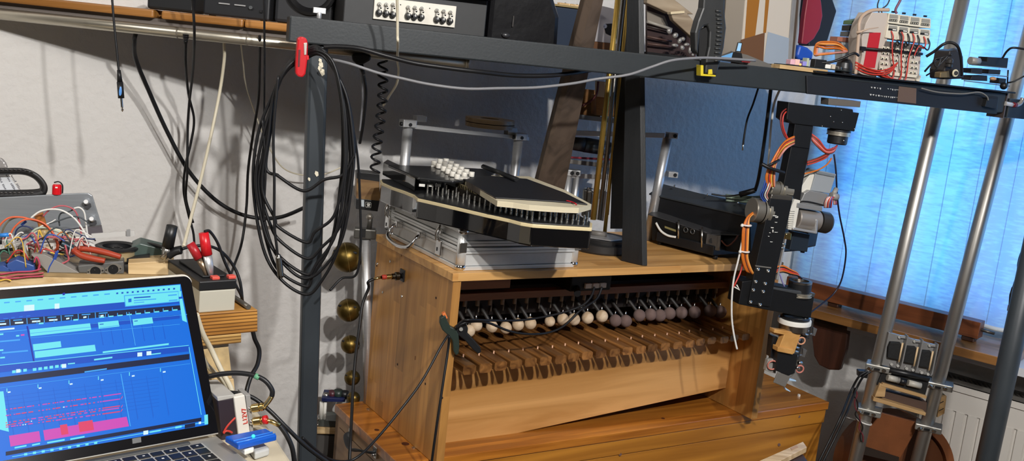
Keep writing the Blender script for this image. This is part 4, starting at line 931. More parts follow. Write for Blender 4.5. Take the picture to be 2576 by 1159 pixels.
part('side_rail', G().prism([mo(1804, 592, -.003), mo(1812, 592, -.003), mo(1810, 630, -.003), mo(1803, 630, -.003)], mo.n*.003), mat('bracket_grey', '', .35), md)
for px, py in ((1725, 578), (1742, 582)): part('socket', G().torus(mo(px, py, -.002), mo.n, .0062, .0018, 16, 6), mat('socket_rim', '5a5a5a', .3, .6), md)
for px, y0, y1 in ((1707, 553, 600), (1766, 571, 622)): part('standoff', G().cyl(mo(px, y0, -.006), mo(px, y1, -.006), .0028, n=10), NICK, md)
part('white_ribbon', G().tube(crv([mo(1650, 560, -.004), mo(1662, 580, -.008), mo(1680, 592, -.01), mo(1700, 596, -.008)]), .003, 6, flat=.3), WHT, md)
part('wire_bundle', G().tube(crv([mo(1815, 605, .0), mo(1830, 618, -.002), mo(1848, 605, .002), mo(1856, 592, .004)]), .002, 6), BRW, md)
part('olive_strip', G().prism([mo(1672, 568, -.001), mo(1700, 578, -.001), mo(1700, 583, -.001), mo(1672, 573, -.001)], mo.n*.004), mat('olive_strip', '8d8455', .5), md)
for i, dy in enumerate((0, 6, 12)):
    cable('grey_ribbon_cable', ('grey-green cable lying on the sloping black lid, rear of three', 'grey-green cable lying on the sloping black lid, middle of three', 'grey-green cable lying on the sloping black lid, front of three')[i], [(1826, 491+dy, 2.52), (1860, 494+dy, 2.52), (1895, 496+dy, 2.5), (1925, 494+dy, 2.5)], .0034, mat('green_grey_cable', '7d8b7a', .5), 'cables on the sloping lid')
dl = thing('probe_cable', 'thin black cable with a thick black sleeve lying over the black box lid', 'cable', at(1880, 492, 2.48))
part('sleeve', G().cyl(at(1862, 489, 2.48), at(1900, 478, 2.46), .0075, .0065, 14), BLK, dl)
part('cord', G().tube(crv([at(1790, 488, 2.5), at(1830, 493, 2.5), at(1862, 489, 2.48)]), .0022, 6), BLK, dl)
part('upper_cord', G().tube(crv([at(1900, 478, 2.46), at(1910, 440, 2.42), at(1925, 340, 2.4), at(1938, 235, 2.38), at(1942, 200, 2.38)]), .0045, 8), BLK, dl)
cable('white_cable', 'white cable hanging from the crossbeam left of the robot arm', [(1962, 225, 2.36), (1948, 260, 2.38), (1941, 310, 2.4), (1934, 400, 2.42), (1925, 470, 2.44)], .003, WHW)
cable('black_lead', 'short black lead with a bare metal tip hanging below the crossbeam', [(1908, 220, 2.4), (1895, 260, 2.42), (1880, 300, 2.44), (1872, 345, 2.44), (1870, 362, 2.44)], .0026, BLK)
single('bare_tip', 'small bare metal tip at the end of the short black lead', 'connector', G().cyl(at(1870, 360, 2.44), at(1868, 378, 2.44), .003, .002, 10), NICK)
# ---------------------------------------------------------------- things on the table top right of the navy bin
def tf(px, py, off): return bf(px, py, off)
a, b = tf(1490, 100, .42), tf(1572, 100, .42)
wbx = thing('white_product_box', 'white cardboard box with a picture of a black camera on its front', 'box', BF((a.x+b.x)/2, .46, TT), BY)
zb = tf(1530, 108, .42).z
part('carton', G(BF).prism([(a.x-.004, .42, zb), (b.x, .42, zb), (b.x, .42, zb+.08), (a.x+.016, .42, zb+.088)], (0, .09, 0)), mat('white_carton', 'd9d4d6', .5), wbx, .001)
WP = PL(BF(0, .419, 0), BY)
part('printed_camera', G().prism([WP(*q) for q in ((1519, 66), (1524, 60), (1540, 59), (1545, 66), (1544, 85), (1536, 90), (1524, 84))], WP.n*.0012), mat('print_dark', '26272b', .4), wbx)
part('printed_lens', G().cyl(WP(1522, 66, -.0006), WP(1522, 66, .001), .0052, n=20), mat('print_lens', 'b9c0d8', .2), wbx)
tgp = part('printed_tag', G().prism([WP(*q, -.0005) for q in ((1559, 65), (1572, 62), (1572, 74), (1561, 77))], WP.n*.001), mat('print_dark', '', .4), wbx)
text('printed_letters', 're', .009, basis(WP(1565.5, 69.5, -.0012), WP(1575, 67)-WP(1560, 70), V((0, 0, 1))), WHT, wbx)
single('brown_carton', 'flat brown cardboard box under the white product box', 'box', G(BF).bx(a.x-.03, b.x+.012, .41, .55, TT, zb-.0005), mat('brown_cardboard', '80583a', .8), rz=BY)
# wooden frame of grey slats and pegs (loom-like instrument)
lm = thing('slatted_wooden_instrument', 'wooden instrument frame with grey slats and round grey pegs right of the black board', 'instrument', BF(tf(1700, 100, .42).x, .46, TT), BY)
LPn = PL(BF(0, .40, 0), BY)
PINEG = wood('greyed_pine', 'a5947c', '7d6b55', 'x', 6, rough=.6, coat=0)
part('top_board', G().prism([LPn(*q) for q in ((1628, -30), (1660, -30), (1745, 36), (1684, 34), (1628, 8))], LPn.n*.03), PINEG, lm, .002)
part('side_board', G().prism([LPn(*q, -.012) for q in ((1687, 31), (1724, 28), (1752, 60), (1748, 100), (1694, 52))], LPn.n*.02), PINEG, lm, .002)
part('top_strip', G().prism([LPn(*q, -.016) for q in ((1687, 30), (1722, 27), (1722, 33), (1688, 36))], LPn.n*.02), mat('fresh_pine_edge', 'd5c3a0', .6), lm)
part('inner_wall', G().prism([LPn(*q, .05) for q in ((1628, 8), (1684, 36), (1750, 110), (1750, 148), (1628, 134))], LPn.n*.01), mat('dark_red_wood', '2c1512', .6), lm)
part('wall_panel', G().prism([LPn(*q, .045) for q in ((1628, 26), (1672, 40), (1684, 72), (1628, 56))], LPn.n*.004), mat('panel_grey', '7d7468', .6), lm)
for (xa, ya, xb, yb_, w, m_) in ((1628, 54, 1690, 74, .0042, mat('slat_grey', '9a948a', .45)), (1628, 92, 1690, 104, .003, mat('slat_brown', '4b332c', .5)), (1628, 110, 1700, 118, .003, mat('slat_brown', '', .5)), (1628, 66, 1688, 80, .0025, mat('slat_dark', '2e2421', .5))):
    part('slat', G().tube([LPn(xa, ya, .03), LPn(xb, yb_, .03)], w, 6), m_, lm)
part('base_bar', G().prism([LPn(*q, .0) for q in ((1628, 130), (1760, 146), (1760, 156), (1628, 142))], LPn.n*.06), BLKP, lm)
part('rear_post', G().prism([LPn(*q, .055) for q in ((1664, 58), (1672, 40), (1682, 44), (1676, 62))], LPn.n*.008), mat('post_grey', '5a4c48', .6), lm)
for i, (px, py, s1, s2, r) in enumerate(((1684, 78, 1, 1, 0), (1699, 89, 1.1, .9, -.5), (1710, 102, .75, 1.1, .4), (1698, 114, 1.3, .6, 0), (1716, 120, .9, .8, .8), (1727, 112, 1.1, .6, -.2), (1736, 126, .75, 1.25, 0), (1740, 116, .8, .7, 0), (1747, 122, .4, .5, 0), (1742, 138, .5, .5, 0), (1752, 136, .35, .35, 0), (1718, 98, .8, .7, .3))):
    part('peg', G().sph(LPn(px, py, -.012), .0075, (s1, .6, s2), 12, 8, R=Matrix.Rotation(BY, 3, 'Z') @ Matrix.Rotation(r, 3, 'Y')), mat('peg_grey', '8d8a86', .35, .3), lm)
# black quick clamp over the beam with yellow jaw
ck = thing('black_bar_clamp', 'big black hand clamp with a ribbed grip and a yellow jaw over the crossbeam', 'clamp', BPL(1780, 150, -.02))
CP = PL(BF(0, -.028, 0), BY)
HNDL = mat('black_grip_rubber', '2a2b2b', .45, noise=.3, nscale=50)
o = [(1773, -40), (1826, -40), (1824, 30), (1828, 70), (1822, 120), (1812, 160), (1804, 190), (1773, 186), (1776, 150), (1783, 118), (1785, 80), (1781, 64), (1772, 66), (1762, 78), (1759, 112), (1757, 138), (1749, 128), (1748, 82), (1756, 52), (1768, 20)]
part('grip', G().prism([CP(*q) for q in o], CP.n*.024), HNDL, ck, .004)
part('grip_recess', G().prism([CP(*q, .008) for q in ((1759, 78), (1784, 64), (1786, 90), (1778, 145), (1758, 142))], CP.n*.010), DARK, ck)
for i in range(13):
    y = 27+i*10.5
    part('grip_rib', G().tube([CP(1800+3*sin(i*.4), y, -.002), CP(1813+3*sin(i*.4), y+1, -.002)], .0023, 8), mat('rib_black', '3a3b3a', .4), ck)
YL = mat('yellow_jaw', 'd6c02c', .4)
jw = part('jaw', G().prism([CP(*q, -.004) for q in ((1763, 164), (1770, 164), (1770, 186), (1801, 189), (1801, 193), (1763, 191))], CP.n*.02), YL, ck, .001)
part('jaw_tab', G().prism([CP(*q, -.005) for q in ((1783, 175), (1792, 174), (1793, 187), (1782, 187))], CP.n*.004), YL, jw, .001)
part('bar', G().prism([CP(*q, .01) for q in ((1790, -40), (1806, -40), (1790, 185), (1776, 184))], CP.n*.006), BLKM, ck)
# pale board leaning on the wall and the taped cardboard box
PB = PL(BF(0, .56, 0), BY)
pbz = TT+.0005
q = [PB(1795, 106), PB(1868, 114), PB(1905, -420), PB(1660, -420), PB(1690, 30)]  # top carried up out of view, added to shade the wall
single('pale_sheet', 'large pale sheet leaning behind the black hand clamp', 'panel', G().prism(q, PB.n*.012), mat('pale_panel', 'b3aca2', .7, noise=.05, nscale=4))
cb = thing('taped_cardboard_box', 'pale cardboard box closed with brown and clear tape at the window corner', 'box', BF(tf(1920, 120, .42).x, .46, TT), BY)
CB = PL(BF(0, .42, 0), BY)
zb = V((0, 0, 0))
part('carton', G().prism([CB(*q) for q in ((1862, 150), (1985, 168), (1998, -60), (1880, -60))], CB.n*.10), mat('pale_cardboard', 'c3b9ab', .75), cb, .003)
part('brown_tape', G().prism([CB(*q, -.0006) for q in ((1873, 100), (1898, 104), (1951, -330), (1904, -330))], CB.n*.0006), mat('brown_tape', '9a6526', .3), cb)
part('brown_tape', G().prism([CB(*q, -.0006) for q in ((1920, 82), (1927, 83), (1968, -330), (1950, -330))], CB.n*.0006), mat('brown_tape', '', .3), cb)
part('lower_tape', G().prism([CB(*q, -.0012) for q in ((1864, 100), (1924, 82), (1920, 158), (1862, 150))], CB.n*.0006), mat('dark_brown_tape', '6a4a32', .35), cb)
part('clear_tape', G().prism([CB(*q, -.0012) for q in ((1932, 80), (1985, 96), (1982, 166), (1921, 158))], CB.n*.0006), mat('clear_tape', '9ba6b2', .15), cb)
part('side_flap', G().prism([CB(*q, -.002) for q in ((1985, 96), (1997, -60), (2022, -60), (1999, 160), (1982, 166))], CB.n*.10), mat('flap_grey', '8f8d8b', .6, noise=.3, nscale=20, bump=.4, bscale=40), cb, .002)
part('torn_edge', G().prism([CB(*q, -.003) for q in ((1999, 60), (2010, -60), (2014, -60), (2005, 60), (1996, 150), (1992, 150))], CB.n*.003), mat('torn_brown', '4a3a2c', .8), cb)
# red and black drum shell / disc and blue cone
DP = PL(BF(0, .46, 0), BY)
dd = thing('red_black_round_case', 'round red disc set in a black angular case behind the orange wires', 'case', DP(2060, 60))
part('red_disc', G().prism([DP(*q) for q in ((2016, 110), (2024, 40), (2036, -40), (2058, -40), (2067, 8), (2070, 40), (2063, 72), (2048, 98), (2030, 112))], DP.n*.02), mat('dark_red_shell', '8c2230', .45), dd, .003)
part('black_case', G().prism([DP(*q, .012) for q in ((2034, 116), (2078, 116), (2105, 28), (2092, -10), (2088, -60), (2040, -60))], DP.n*.05), mat('black_case', '1a1d22', .45), dd, .003)
single('blue_cone', 'bright blue plastic cone lying behind the small circuit parts', 'cone', G().prism([DP(*q, -.05) for q in ((2004, 140), (2012, 112), (2034, 120), (2048, 132), (2044, 152), (2010, 152))], DP.n*.03), mat('cobalt_plastic', '1f4fb0', .4), bevel=.006)
# ================================================================== ROBOT ARM (hangs from the crossbeam)
AY = BY
AO = BPL(2000, 500, -.012); AP = PL(AO, AY)
ZUP = V((0, 0, 1))
AM = mat('black_anodised', '101113', .45, .1, noise=.3, nscale=60)
ra = thing('jointed_robot', 'black jointed robot arm hanging from the crossbeam with silver joint motors', 'robot arm', AP(2080, 255))
def slab(name, q, off, th, m, parent=ra, bev=.0015, label=None):
    return part(name, G().prism([AP(x, y, off) for x, y in q], AP.n*th), m, parent, bev, label)
# mounting plates on the beam
slab('mounting_plate', ((2029, 190), (2512, 244), (2508, 287), (2030, 236)), -.006+.012, .0055, mat('navy_black_plate', '14161b', .5))
slab('tape_wrap', ((2262, 217), (2306, 222), (2305, 261), (2258, 256)), .0045, .0018, mat('brown_tape_wrap', '5f4c40', .45))
g = G()
random.seed(5)
for (xa, xb, y0, sl) in ((2191, 2215, 218, .12), (2233, 2262, 222, .12), (2188, 2212, 236, .12), (2215, 2258, 240, .1)):
    x = xa
    while x < xb:
        w = random.uniform(2, 5); h = random.uniform(2, 5); y = y0+(x-xa)*sl
        g.prism([AP(x, y, .0052), AP(x+w, y+.4, .0052), AP(x+w*.7, y+h, .0052), AP(x+w*.2, y+h*.7, .0052)], AP.n*.0008); x += w+random.uniform(1, 4)
part('scuff_mark', g, mat('scuff_white', 'b9b9b6', .6), ra)
part('top_plate', G(BF).bx(bf(2040, 190).x, bf(2540, 245).x, -.016, .07, BZ1+.0002, BZ1+.0042), AM, ra, .001)
PT = BZ1+.0044
part('spacer_block', G().prism([AP(2085, 247, .01), AP(2166, 255, .01), AP(2164, 270, .01), AP(2084, 264, .01)], AP.n*.03), mat('dull_grey_spacer', '7d766e', .4, .5), ra, .001)
# shoulder bracket
sh = slab('shoulder_bracket', ((1984, 257), (2070, 268), (2146, 275), (2147, 283), (2162, 284), (2150, 331), (2072, 320), (1994, 311), (1979, 300)), 0, .045, AM)
for px, py in ((2116, 277), (2097, 306), (2119, 308), (2089, 293), (2068, 317), (2149, 324)): part('screw', G().sph(AP(px, py, -.0006), .0016, n=8, m=6), NICK, sh)
part('side_knob', G().cyl(AP(1978, 301, .012), AP(1984, 302, .012), .005, n=12), BLK, sh)
def rotor(name, a, b, offs, m=None):
    """stack of discs along a-b given (fraction, radius) steps"""
    A = V(a); B = V(b); d = B-A
    return A, d
# rotary joint under the bracket
c = AP(2112, 322, .022); dn = (AP(2103, 372, .022)-c)
j1 = part('rotary_joint', G().lathe(c, dn, [(0, 0), (.020, 0), (.020, .003), (.0265, .004), (.0265, .008)], 30), BLKM, ra)
part('joint_ring', G().lathe(c, dn, [(.0262, .008), (.0262, .0115), (.025, .0115), (.025, .0135), (.0262, .0135), (.0262, .017), (.022, .017)], 30), mat('brushed_joint_steel', 'b8b2a4', .34, .8), j1)
part('joint_can', G().lathe(c, dn, [(.0225, .017), (.0225, .034), (.020, .037), (0, .037)], 30), BLKP, j1)
part('joint_screw', G().sph(c+dn.normalized()*.026+AP.n*-.0225, .002), NICK, j1)
# upper link
ul = slab('upper_link', ((2002, 308), (2046, 316), (2036, 380), (2018, 470), (2013, 505), (1968, 498), (1972, 460), (1988, 380)), .006, .026, AM)
for px, py in ((2015, 325), (2037, 327), (2007, 359), (2027, 363)): part('screw', G().sph(AP(px, py, .0054), .0018, n=8, m=6), NICK, ul)
part('cover_plate', G().prism([AP(x, y, .003) for x, y in ((2000, 312), (2046, 318), (2036, 374), (1992, 368))], AP.n*.003), AM, ul, .0008)
# elbow motors (upper pair)
def motor(name, x0, y0, x1, y1, off, r, steps, m, parent=ra, n=28):
    a = AP(x0, y0, off); b = AP(x1, y1, off); L_ = (b-a).length
    return part(name, G().lathe(a, b-a, [(rr*r, h*L_) for rr, h in steps], n), m, parent)
JST = mat('brushed_joint_steel', '', .28, 1); JDK = mat('dark_joint_steel', '99948a', .36, .75)
e1 = motor('elbow_motor', 1932, 472, 1988, 481, .02, .0175, [(0, 0), (.95, 0), (1, .04), (1, .38), (.85, .38)], JDK)
motor('joint_ring', 1932, 472, 1988, 481, .02, .0175, [(1.06, .38), (1.06, .5), (.95, .5), (.95, .56), (1.04, .56), (1.04, .68), (.9, .68), (.9, 1)], JST, e1)
g1 = slab('white_gear', ((2040, 437), (2056, 440), (2046, 480), (2036, 510), (2020, 507), (2016, 470), (2028, 452)), .012, .03, mat('nylon_gear', 'd2cfc5', .5))
hz = slab('motor_housing', ((2052, 436), (2056, 428), (2104, 438), (2088, 487), (2040, 479)), .008, .04, mat('grey_plastic_housing', '8f9498', .35))
slab('housing_lid', ((2056, 430), (2102, 439), (2100, 446), (2054, 437)), .005, .044, mat('grey_housing_lid', '70777d', .35), hz)
h2 = slab('motor_body', ((2036, 478), (2084, 488), (2078, 520), (2012, 512), (2024, 486)), .002, .04, mat('grey_metal_body', '9a9a9a', .35, .5))
part('body_band', G().tube(crv([AP(2012, 510, .0), AP(2018, 506, -.002), AP(2040, 508, -.002), AP(2072, 516, -.002)]), .0014, 6), BLK, h2)
# lower elbow
slab('elbow_cap', ((1942, 489), (1996, 494), (1994, 505), (1938, 500)), -.012, .042, mat('cap_steel', '8b8780', .3, .9))
e2 = motor('elbow_motor', 1890, 527, 1934, 533, .012, .0275, [(0, 0), (.93, 0), (1, .04), (1, .45), (.8, .45)], JDK)
motor('joint_ring', 1890, 527, 1934, 533, .012, .0275, [(1.05, .48), (1.05, .62), (.98, .62), (.98, .7), (1.05, .7), (1.05, .85), (.9, .85), (.9, 1)], JST, e2)
g2 = slab('white_gear', ((1999, 501), (2014, 504), (2000, 580), (1982, 577), (1984, 536)), -.006, .035, mat('nylon_gear', '', .5))
for i in range(9):
    y = 530+i*5.2; part('gear_tooth', G().tube([AP(1984-i*.2, y, -.007), AP(1999-i*.6, y+1.5, -.007)], .0008, 5), mat('gear_tooth_grey', 'b9b6ab', .5), g2)  # tooth lines a little darker than the gear
bm_ = motor('big_motor', 2001, 548, 2056, 556, .012, .0235, [(0, 0), (.9, 0), (1, .03), (1, .97), (.9, 1), (0, 1)], mat('satin_motor_steel', 'b8b0a8', .38, .75))
slab('motor_bracket', ((1996, 572), (2052, 582), (2052, 588), (1994, 578)), -.012, .04, ALU)
slab('motor_bracket', ((2052, 552), (2058, 552), (2056, 588), (2050, 588)), -.012, .04, ALU)
slab('bracket_top', ((2006, 510), (2070, 520), (2068, 532), (2004, 522)), -.008, .036, mat('grey_metal_body', '', .35))
mc_ = motor('motor_cap', 2057, 556, 2083, 561, .012, .025, [(0, 0), (1, .0), (1, .85), (.9, 1), (0, 1)], mat('gunmetal_cap', '4c4844', .36, .7))
for i in range(3): part('red_lead', G().tube(crv([AP(2082, 548+i*7, .0), AP(2089, 548+i*7, -.004), AP(2087, 556+i*7, -.006)]), .0014, 6), REDW if i != 1 else WHW, mc_)
slab('rear_link', ((1996, 582), (2038, 590), (2031, 634), (1986, 628)), .022, .02, mat('navy_link_plate', '15202b', .5))  # rear link in one plain dark navy
slab('brass_connector', ((1978, 588), (1992, 586), (1990, 604), (1976, 601)), .002, .012, GOLD)
# forearm
fa = slab('forearm_link', ((1938, 498), (1994, 504), (1976, 585), (1956, 672), (1938, 772), (1882, 765), (1900, 672), (1918, 590)), -.012, .03, AM)
for px, py in ((1906, 677), (1931, 681), (1900, 708), (1924, 713), (1894, 729), (1919, 733), (1887, 759), (1911, 766)): part('screw', G().lathe(AP(px, py, -.012), -AP.n, [(.0042, 0), (.0042, .002), (.002, .003), (0, .0015)], 12), NICK, fa)
slab('plate_edge', ((1901, 667), (1940, 672), (1940, 675), (1901, 670)), -.0135, .003, mat('bare_plate_edge', 'b8b4ac', .35, .8), fa, 0)
g = G()
for px, py, w, h in ((1944, 541, 10, 3), (1950, 545, 8, 3), (1954, 543, 4, 4), (1949, 558, 7, 2), (1939, 571, 8, 3), (1935, 584, 4, 2), (1932, 593, 4, 2), (1937, 607, 7, 2), (1943, 577, 3, 8), (1948, 583, 9, 2)):
    g.prism([AP(px, py, -.0126), AP(px+w, py+.8, -.0126), AP(px+w*.8, py+h, -.0126), AP(px+w*.1, py+h*.8, -.0126)], AP.n*.0006)
part('scratch_mark', g, mat('scratch_white', 'cfcdc6', .6), fa)
slab('side_strip', ((1976, 600), (1980, 600), (1958, 705), (1953, 704)), .004, .012, ALU)
for px, py in ((1967, 623), (1970, 613)): part('strip_screw', G().cyl(AP(px-4, py, .006), AP(px+5, py+1, .006), .0032, n=10), NICK, ra)
# wrist block
wr = slab('wrist_block', ((1868, 708), (1890, 705), (2050, 738), (2040, 800), (1922, 778), (1858, 765)), -.008, .05, AM)
slab('wrist_top', ((1940, 727), (2048, 748), (2052, 738), (1946, 722)), -.01, .052, mat('grey_top_edge', '55585b', .35, .5), wr)
c = AP(2009, 743, .014); up = (AP(2016, 690, .014)-c); 
w1 = part('wrist_joint', G().lathe(c, up, [(.0305, 0), (.0305, .0035), (.0285, .0035), (.0285, .006), (.0305, .006), (.0305, .0095), (.026, .0095)], 30), JST, ra)
part('joint_can', G().lathe(c, up, [(.0265, .0095), (.0265, .031), (.024, .033)], 30), BLKP, w1)
part('can_rim', G().lathe(c, up, [(.0268, .031), (.0268, .036), (.020, .036), (.020, .030), (0, .030)], 30), mat('rim_steel', '9a948c', .3, 1), w1)
# below the wrist: white disc, steel disc, wooden bracket, servo, gripper
c = AP(2000, 798, .014); dn = AP(1994, 840, .014)-c
part('collar', G().lathe(c, dn, [(.030, -.004), (.034, -.001), (.034, .004)], 32), BLKP, ra)
part('white_disc', G().lathe(c, dn, [(.0, .003), (.038, .003), (.0385, .006), (.0385, .0135), (.037, .015), (0, .015)], 36), WHT, ra)
part('steel_disc', G().lathe(c, dn, [(.034, .015), (.034, .029), (0, .029)], 36), mat('rim_steel', '', .3), ra)
WBR = wood('bracket_beech', 'cf9d5c', 'a8763a', 'x', 6)
wbk = slab('wooden_bracket', ((1949, 828), (2016, 838), (1998, 890), (1957, 882), (1960, 874), (1973, 842), (1947, 837)), -.012, .018, WBR)
slab('bracket_front', ((1957, 872), (1997, 879), (1995, 892), (1956, 884)), -.016, .022, wood('bracket_beech', '', ''), wbk)
slab('bracket_arm', ((1948, 828), (1976, 834), (1972, 846), (1946, 840)), .006, .02, wood('bracket_beech', '', ''), wbk)
sv = slab('servo', ((1957, 884), (2008, 890), (2000, 938), (1984, 945), (1951, 932)), -.008, .035, BLKP)
slab('servo_rear', ((1944, 845), (1958, 848), (1950, 900), (1938, 898)), .01, .02, BLKP, sv)
slab('servo_mount', ((1932, 904), (1955, 902), (1952, 940), (1926, 932)), .006, .012, mat('servo_mount_grey', 'a5a29c', .4, .3), sv)
cl = slab('gripper_plate', ((1957, 936), (1992, 944), (2003, 928), (2002, 938), (1988, 950), (1975, 974), (1946, 962)), -.006, .004, mat('gripper_grey', '87837d', .35, .4))
slab('gripper_finger', ((1986, 952), (2004, 957), (2003, 960), (1985, 958)), .0, .010, mat('finger_blue_plastic', 'a9c6df', .35), cl)
slab('gripper_finger', ((1975, 974), (1990, 984), (1988, 986), (1977, 981)), -.004, .010, mat('finger_blue_plastic', '', .35), cl)
for (cx_, cy_, k) in ((2034, 815, 0), (2008, 868, 1)):
    cb_ = slab('relay_clip', ((cx_-8, cy_-16), (cx_+12, cy_-12), (cx_+2, cy_+38), (cx_-14, cy_+32)), .014, .02, mat('dark_connector', '2c2d30', .4))
    for i in range(5):
        part('clip_pin', G().cyl(AP(cx_-10-i*1.6, cy_-16+i*10, .008), AP(cx_+4-i*1.6, cy_-13+i*10, .008), .0032, n=8), mat('pin_silver', 'c9cbcd', .25, .9), cb_)
    part('clip_lever', G().prism([AP(x, y, .012) for x, y in ((cx_+12, cy_+8), (cx_+22, cy_+12), (cx_+16, cy_+30), (cx_+4, cy_+26), (cx_+12, cy_+24))], AP.n*.005), mat('pin_silver', '', .25), cb_)
for (px, py, r, m) in ((2016, 857, .0085, mat('copper_loop', 'd79a76', .4)), (1943, 918, .011, mat('pink_loop', 'c57a6c', .45)), (2012, 928, .009, mat('pink_loop', '', .45))):
    part('wire_loop', G().torus(AP(px, py, .0), AP.n+V((.2, 0, .1)), r, .0019, 20, 6), m, ra)
for px, py in ((2012, 912), (2006, 924)): part('bolt_head', G().cyl(AP(px-4, py, .0), AP(px+5, py+1, .0), .004, n=10), NICK, ra)
# wiring of the arm: each visible wire its own part of a harness thing
hn_ = thing('orange_wire_harness', 'bundle of orange and brown wires along the robot arm', 'wiring', AP(1960, 430))
def wire(name, pts, r, m, parent=hn_): return part(name, G().tube(crv([AP(*p) for p in pts], 6), r, 6), m, parent)
random.seed(11)
for i in range(9):
    o = i-4; m = (ORW, ORW, BRW, REDW, ORW, YEW, BRW, ORW, PKW)[i]
    wire('wire', [(1998, 352+o*2.2, .0), (1975, 366+o*2.5, -.01-.002*i), (1952, 400+o*3, -.012), (1938+o*2.6, 440, -.014), (1940+o*2, 470, -.01)], .0022, m)
wire('wire', [(1984, 270, .01), (1966, 285, .0), (1965, 315, -.004), (1976, 345, -.004), (1996, 358, -.002)], .0018, mat('dark_red_wire', '7a2a24', .45))
wire('wire', [(1984, 276, .01), (1971, 290, .0), (1970, 318, -.004), (1982, 348, -.004), (1998, 360, -.002)], .0018, REDW)
for i in range(6):
    o = i-2.5; m = (REDW, BRW, REDW, PKW, REDW, BRW)[i]
    wire('wire', [(2042, 345+o*3, .01), (2060, 362+o*4, .0), (2078, 380+o*2, -.004), (2096, 378+o*2, .0), (2106, 366, .01)], .0019, m)
for i in range(4):
    o = i-1.5; wire('wire', [(2030, 410+o*3, .004), (2056, 402+o*3, .0), (2080, 390+o*3, .0), (2095, 372, .006)], .0018, (BRW, REDW, BRW, REDW)[i])
wire('wire', [(2024, 437, .0), (2056, 428, -.002), (2080, 414, -.002), (2092, 398, .002)], .0018, ORW)
part('cable_tie', G().tube(crv([AP(1916, 412, -.022), AP(1940, 424, -.03), AP(1972, 434, -.024)]), .0042, 6), BLK, hn_)
part('tie_tail', G().cyl(AP(1930, 418, -.026), AP(1960, 402, -.024), .003, n=6), BLK, hn_)
for i, (m, dx) in enumerate(((BLW, 0), (WHW, 6), (PKW, 11), (BLW, -5))):
    wire('wire', [(1934+dx, 440, -.012), (1926+dx, 470, -.012), (1918+dx, 492, -.006), (1930+dx, 510, .0)], .0016, m)
h2_ = thing('orange_wire_harness', 'bundle of orange wires tied with white ties beside the forearm of the robot arm', 'wiring', AP(1880, 600))
for i in range(5):
    o = (i-2)*3.2; m = (ORW, ORW, BRW, ORW, mat('light_orange_wire', 'e39a4a', .45))[i]
    wire('wire', [(1896+o*.3, 535, .004), (1882+o*.4, 548, -.004), (1876+o, 575, -.012), (1874+o, 620, -.014), (1874+o, 650, -.014), (1884+o, 680, -.01), (1896+o, 690+o, -.002)], .0025, m, h2_)
for px, py in ((1878, 566), (1873, 632)):
    part('zip_tie', G().torus(AP(px, py, -.012), V((0, 0, 1)), .0098, .0022, 20, 6), mat('pinkish_white_tie', 'd9cfc8', .4), h2_)
    part('tie_head', G().sph(AP(px-11, py+1, -.016), .004, n=10, m=6), WHW, h2_)
h3_ = thing('wrist_wire_loop', 'orange, red and black wires looping from the forearm into the wrist joint', 'wiring', AP(1985, 690))
for i in range(6):
    m = (ORW, BLK, REDW, REDW, ORW, BLK)[i]; o = i-2.5
    wire('wire', [(1945, 682+o*3, .012), (1968, 676+o*3, .004), (1990, 684+o*2, .002), (2006, 690+o, .004), (2014+o*1.2, 700, .012)], .0023, m, h3_)
wire('wire', [(1952, 676, .01), (1962, 690, .006), (1968, 708, .006), (1974, 722, .01)], .0018, mat('lilac_wire', '8d86b8', .45), h3_)
h4_ = thing('motor_plug_wires', 'pink, white and purple wires plugged into the grey motor housing of the robot arm', 'wiring', AP(2090, 505))
for i in range(6):
    o = i*3.2; wire('wire', [(2074+o, 522, .004), (2076+o, 508, -.004), (2084+o*.7, 496, -.004), (2096+o*.3, 500, .004), (2098+o*.4, 514, .01)], .0017, (PKW, WHW, REDW, PKW, BLW, REDW)[i], h4_)
part('plug', G().cyl(AP(2090, 492, .006), AP(2106, 496, .006), .0085, n=14), mat('grey_plug', '8d8a84', .45), h4_)
part('plug_cap', G().cyl(AP(2104, 474, .014), AP(2096, 490, .01), .0055, n=10), mat('grey_plug', '', .45), h4_)
cable('blue_black_cable', 'thin dark cable bowing out from the robot arm in front of the curtain', [(2098, 388, 2.34), (2103, 430, 2.34), (2106, 490, 2.35), (2112, 540, 2.36), (2124, 600, 2.38), (2128, 640, 2.39), (2118, 700, 2.4), (2100, 735, 2.4), (2070, 762, 2.38), (2040, 785, 2.35)], .0021, mat('dark_navy_cable', '15152a', .4))
wl = thing('white_lead', 'white lead dangling in front of the right side of the marimba cabinet', 'cable', at(1845, 760, 2.2))
part('lead', G().tube(crv([at(1868, 600, 2.2), at(1858, 650, 2.2), at(1846, 700, 2.2), at(1841, 750, 2.2), at(1841, 800, 2.2), at(1846, 840, 2.2), at(1854, 878, 2.2)]), .0022, 8), WHW, wl)
part('red_lead', G().tube(crv([at(1872, 640, 2.21), at(1864, 680, 2.21), at(1852, 708, 2.2), at(1845, 722, 2.2)]), .0019, 6), REDW, wl)
part('white_end', G().tube([at(1845, 720, 2.2), at(1861, 729, 2.2), at(1853, 716, 2.2)], .0019, 6), WHW, wl)
# ================================================================== ELECTRONICS ON THE ARM'S TOP PLATE
TPL = PL(BF(0, .03, 0), BY)
def tp(x, y, o=0): return TPL(x, y, o)
PZ = BF(0, 0, PT).z
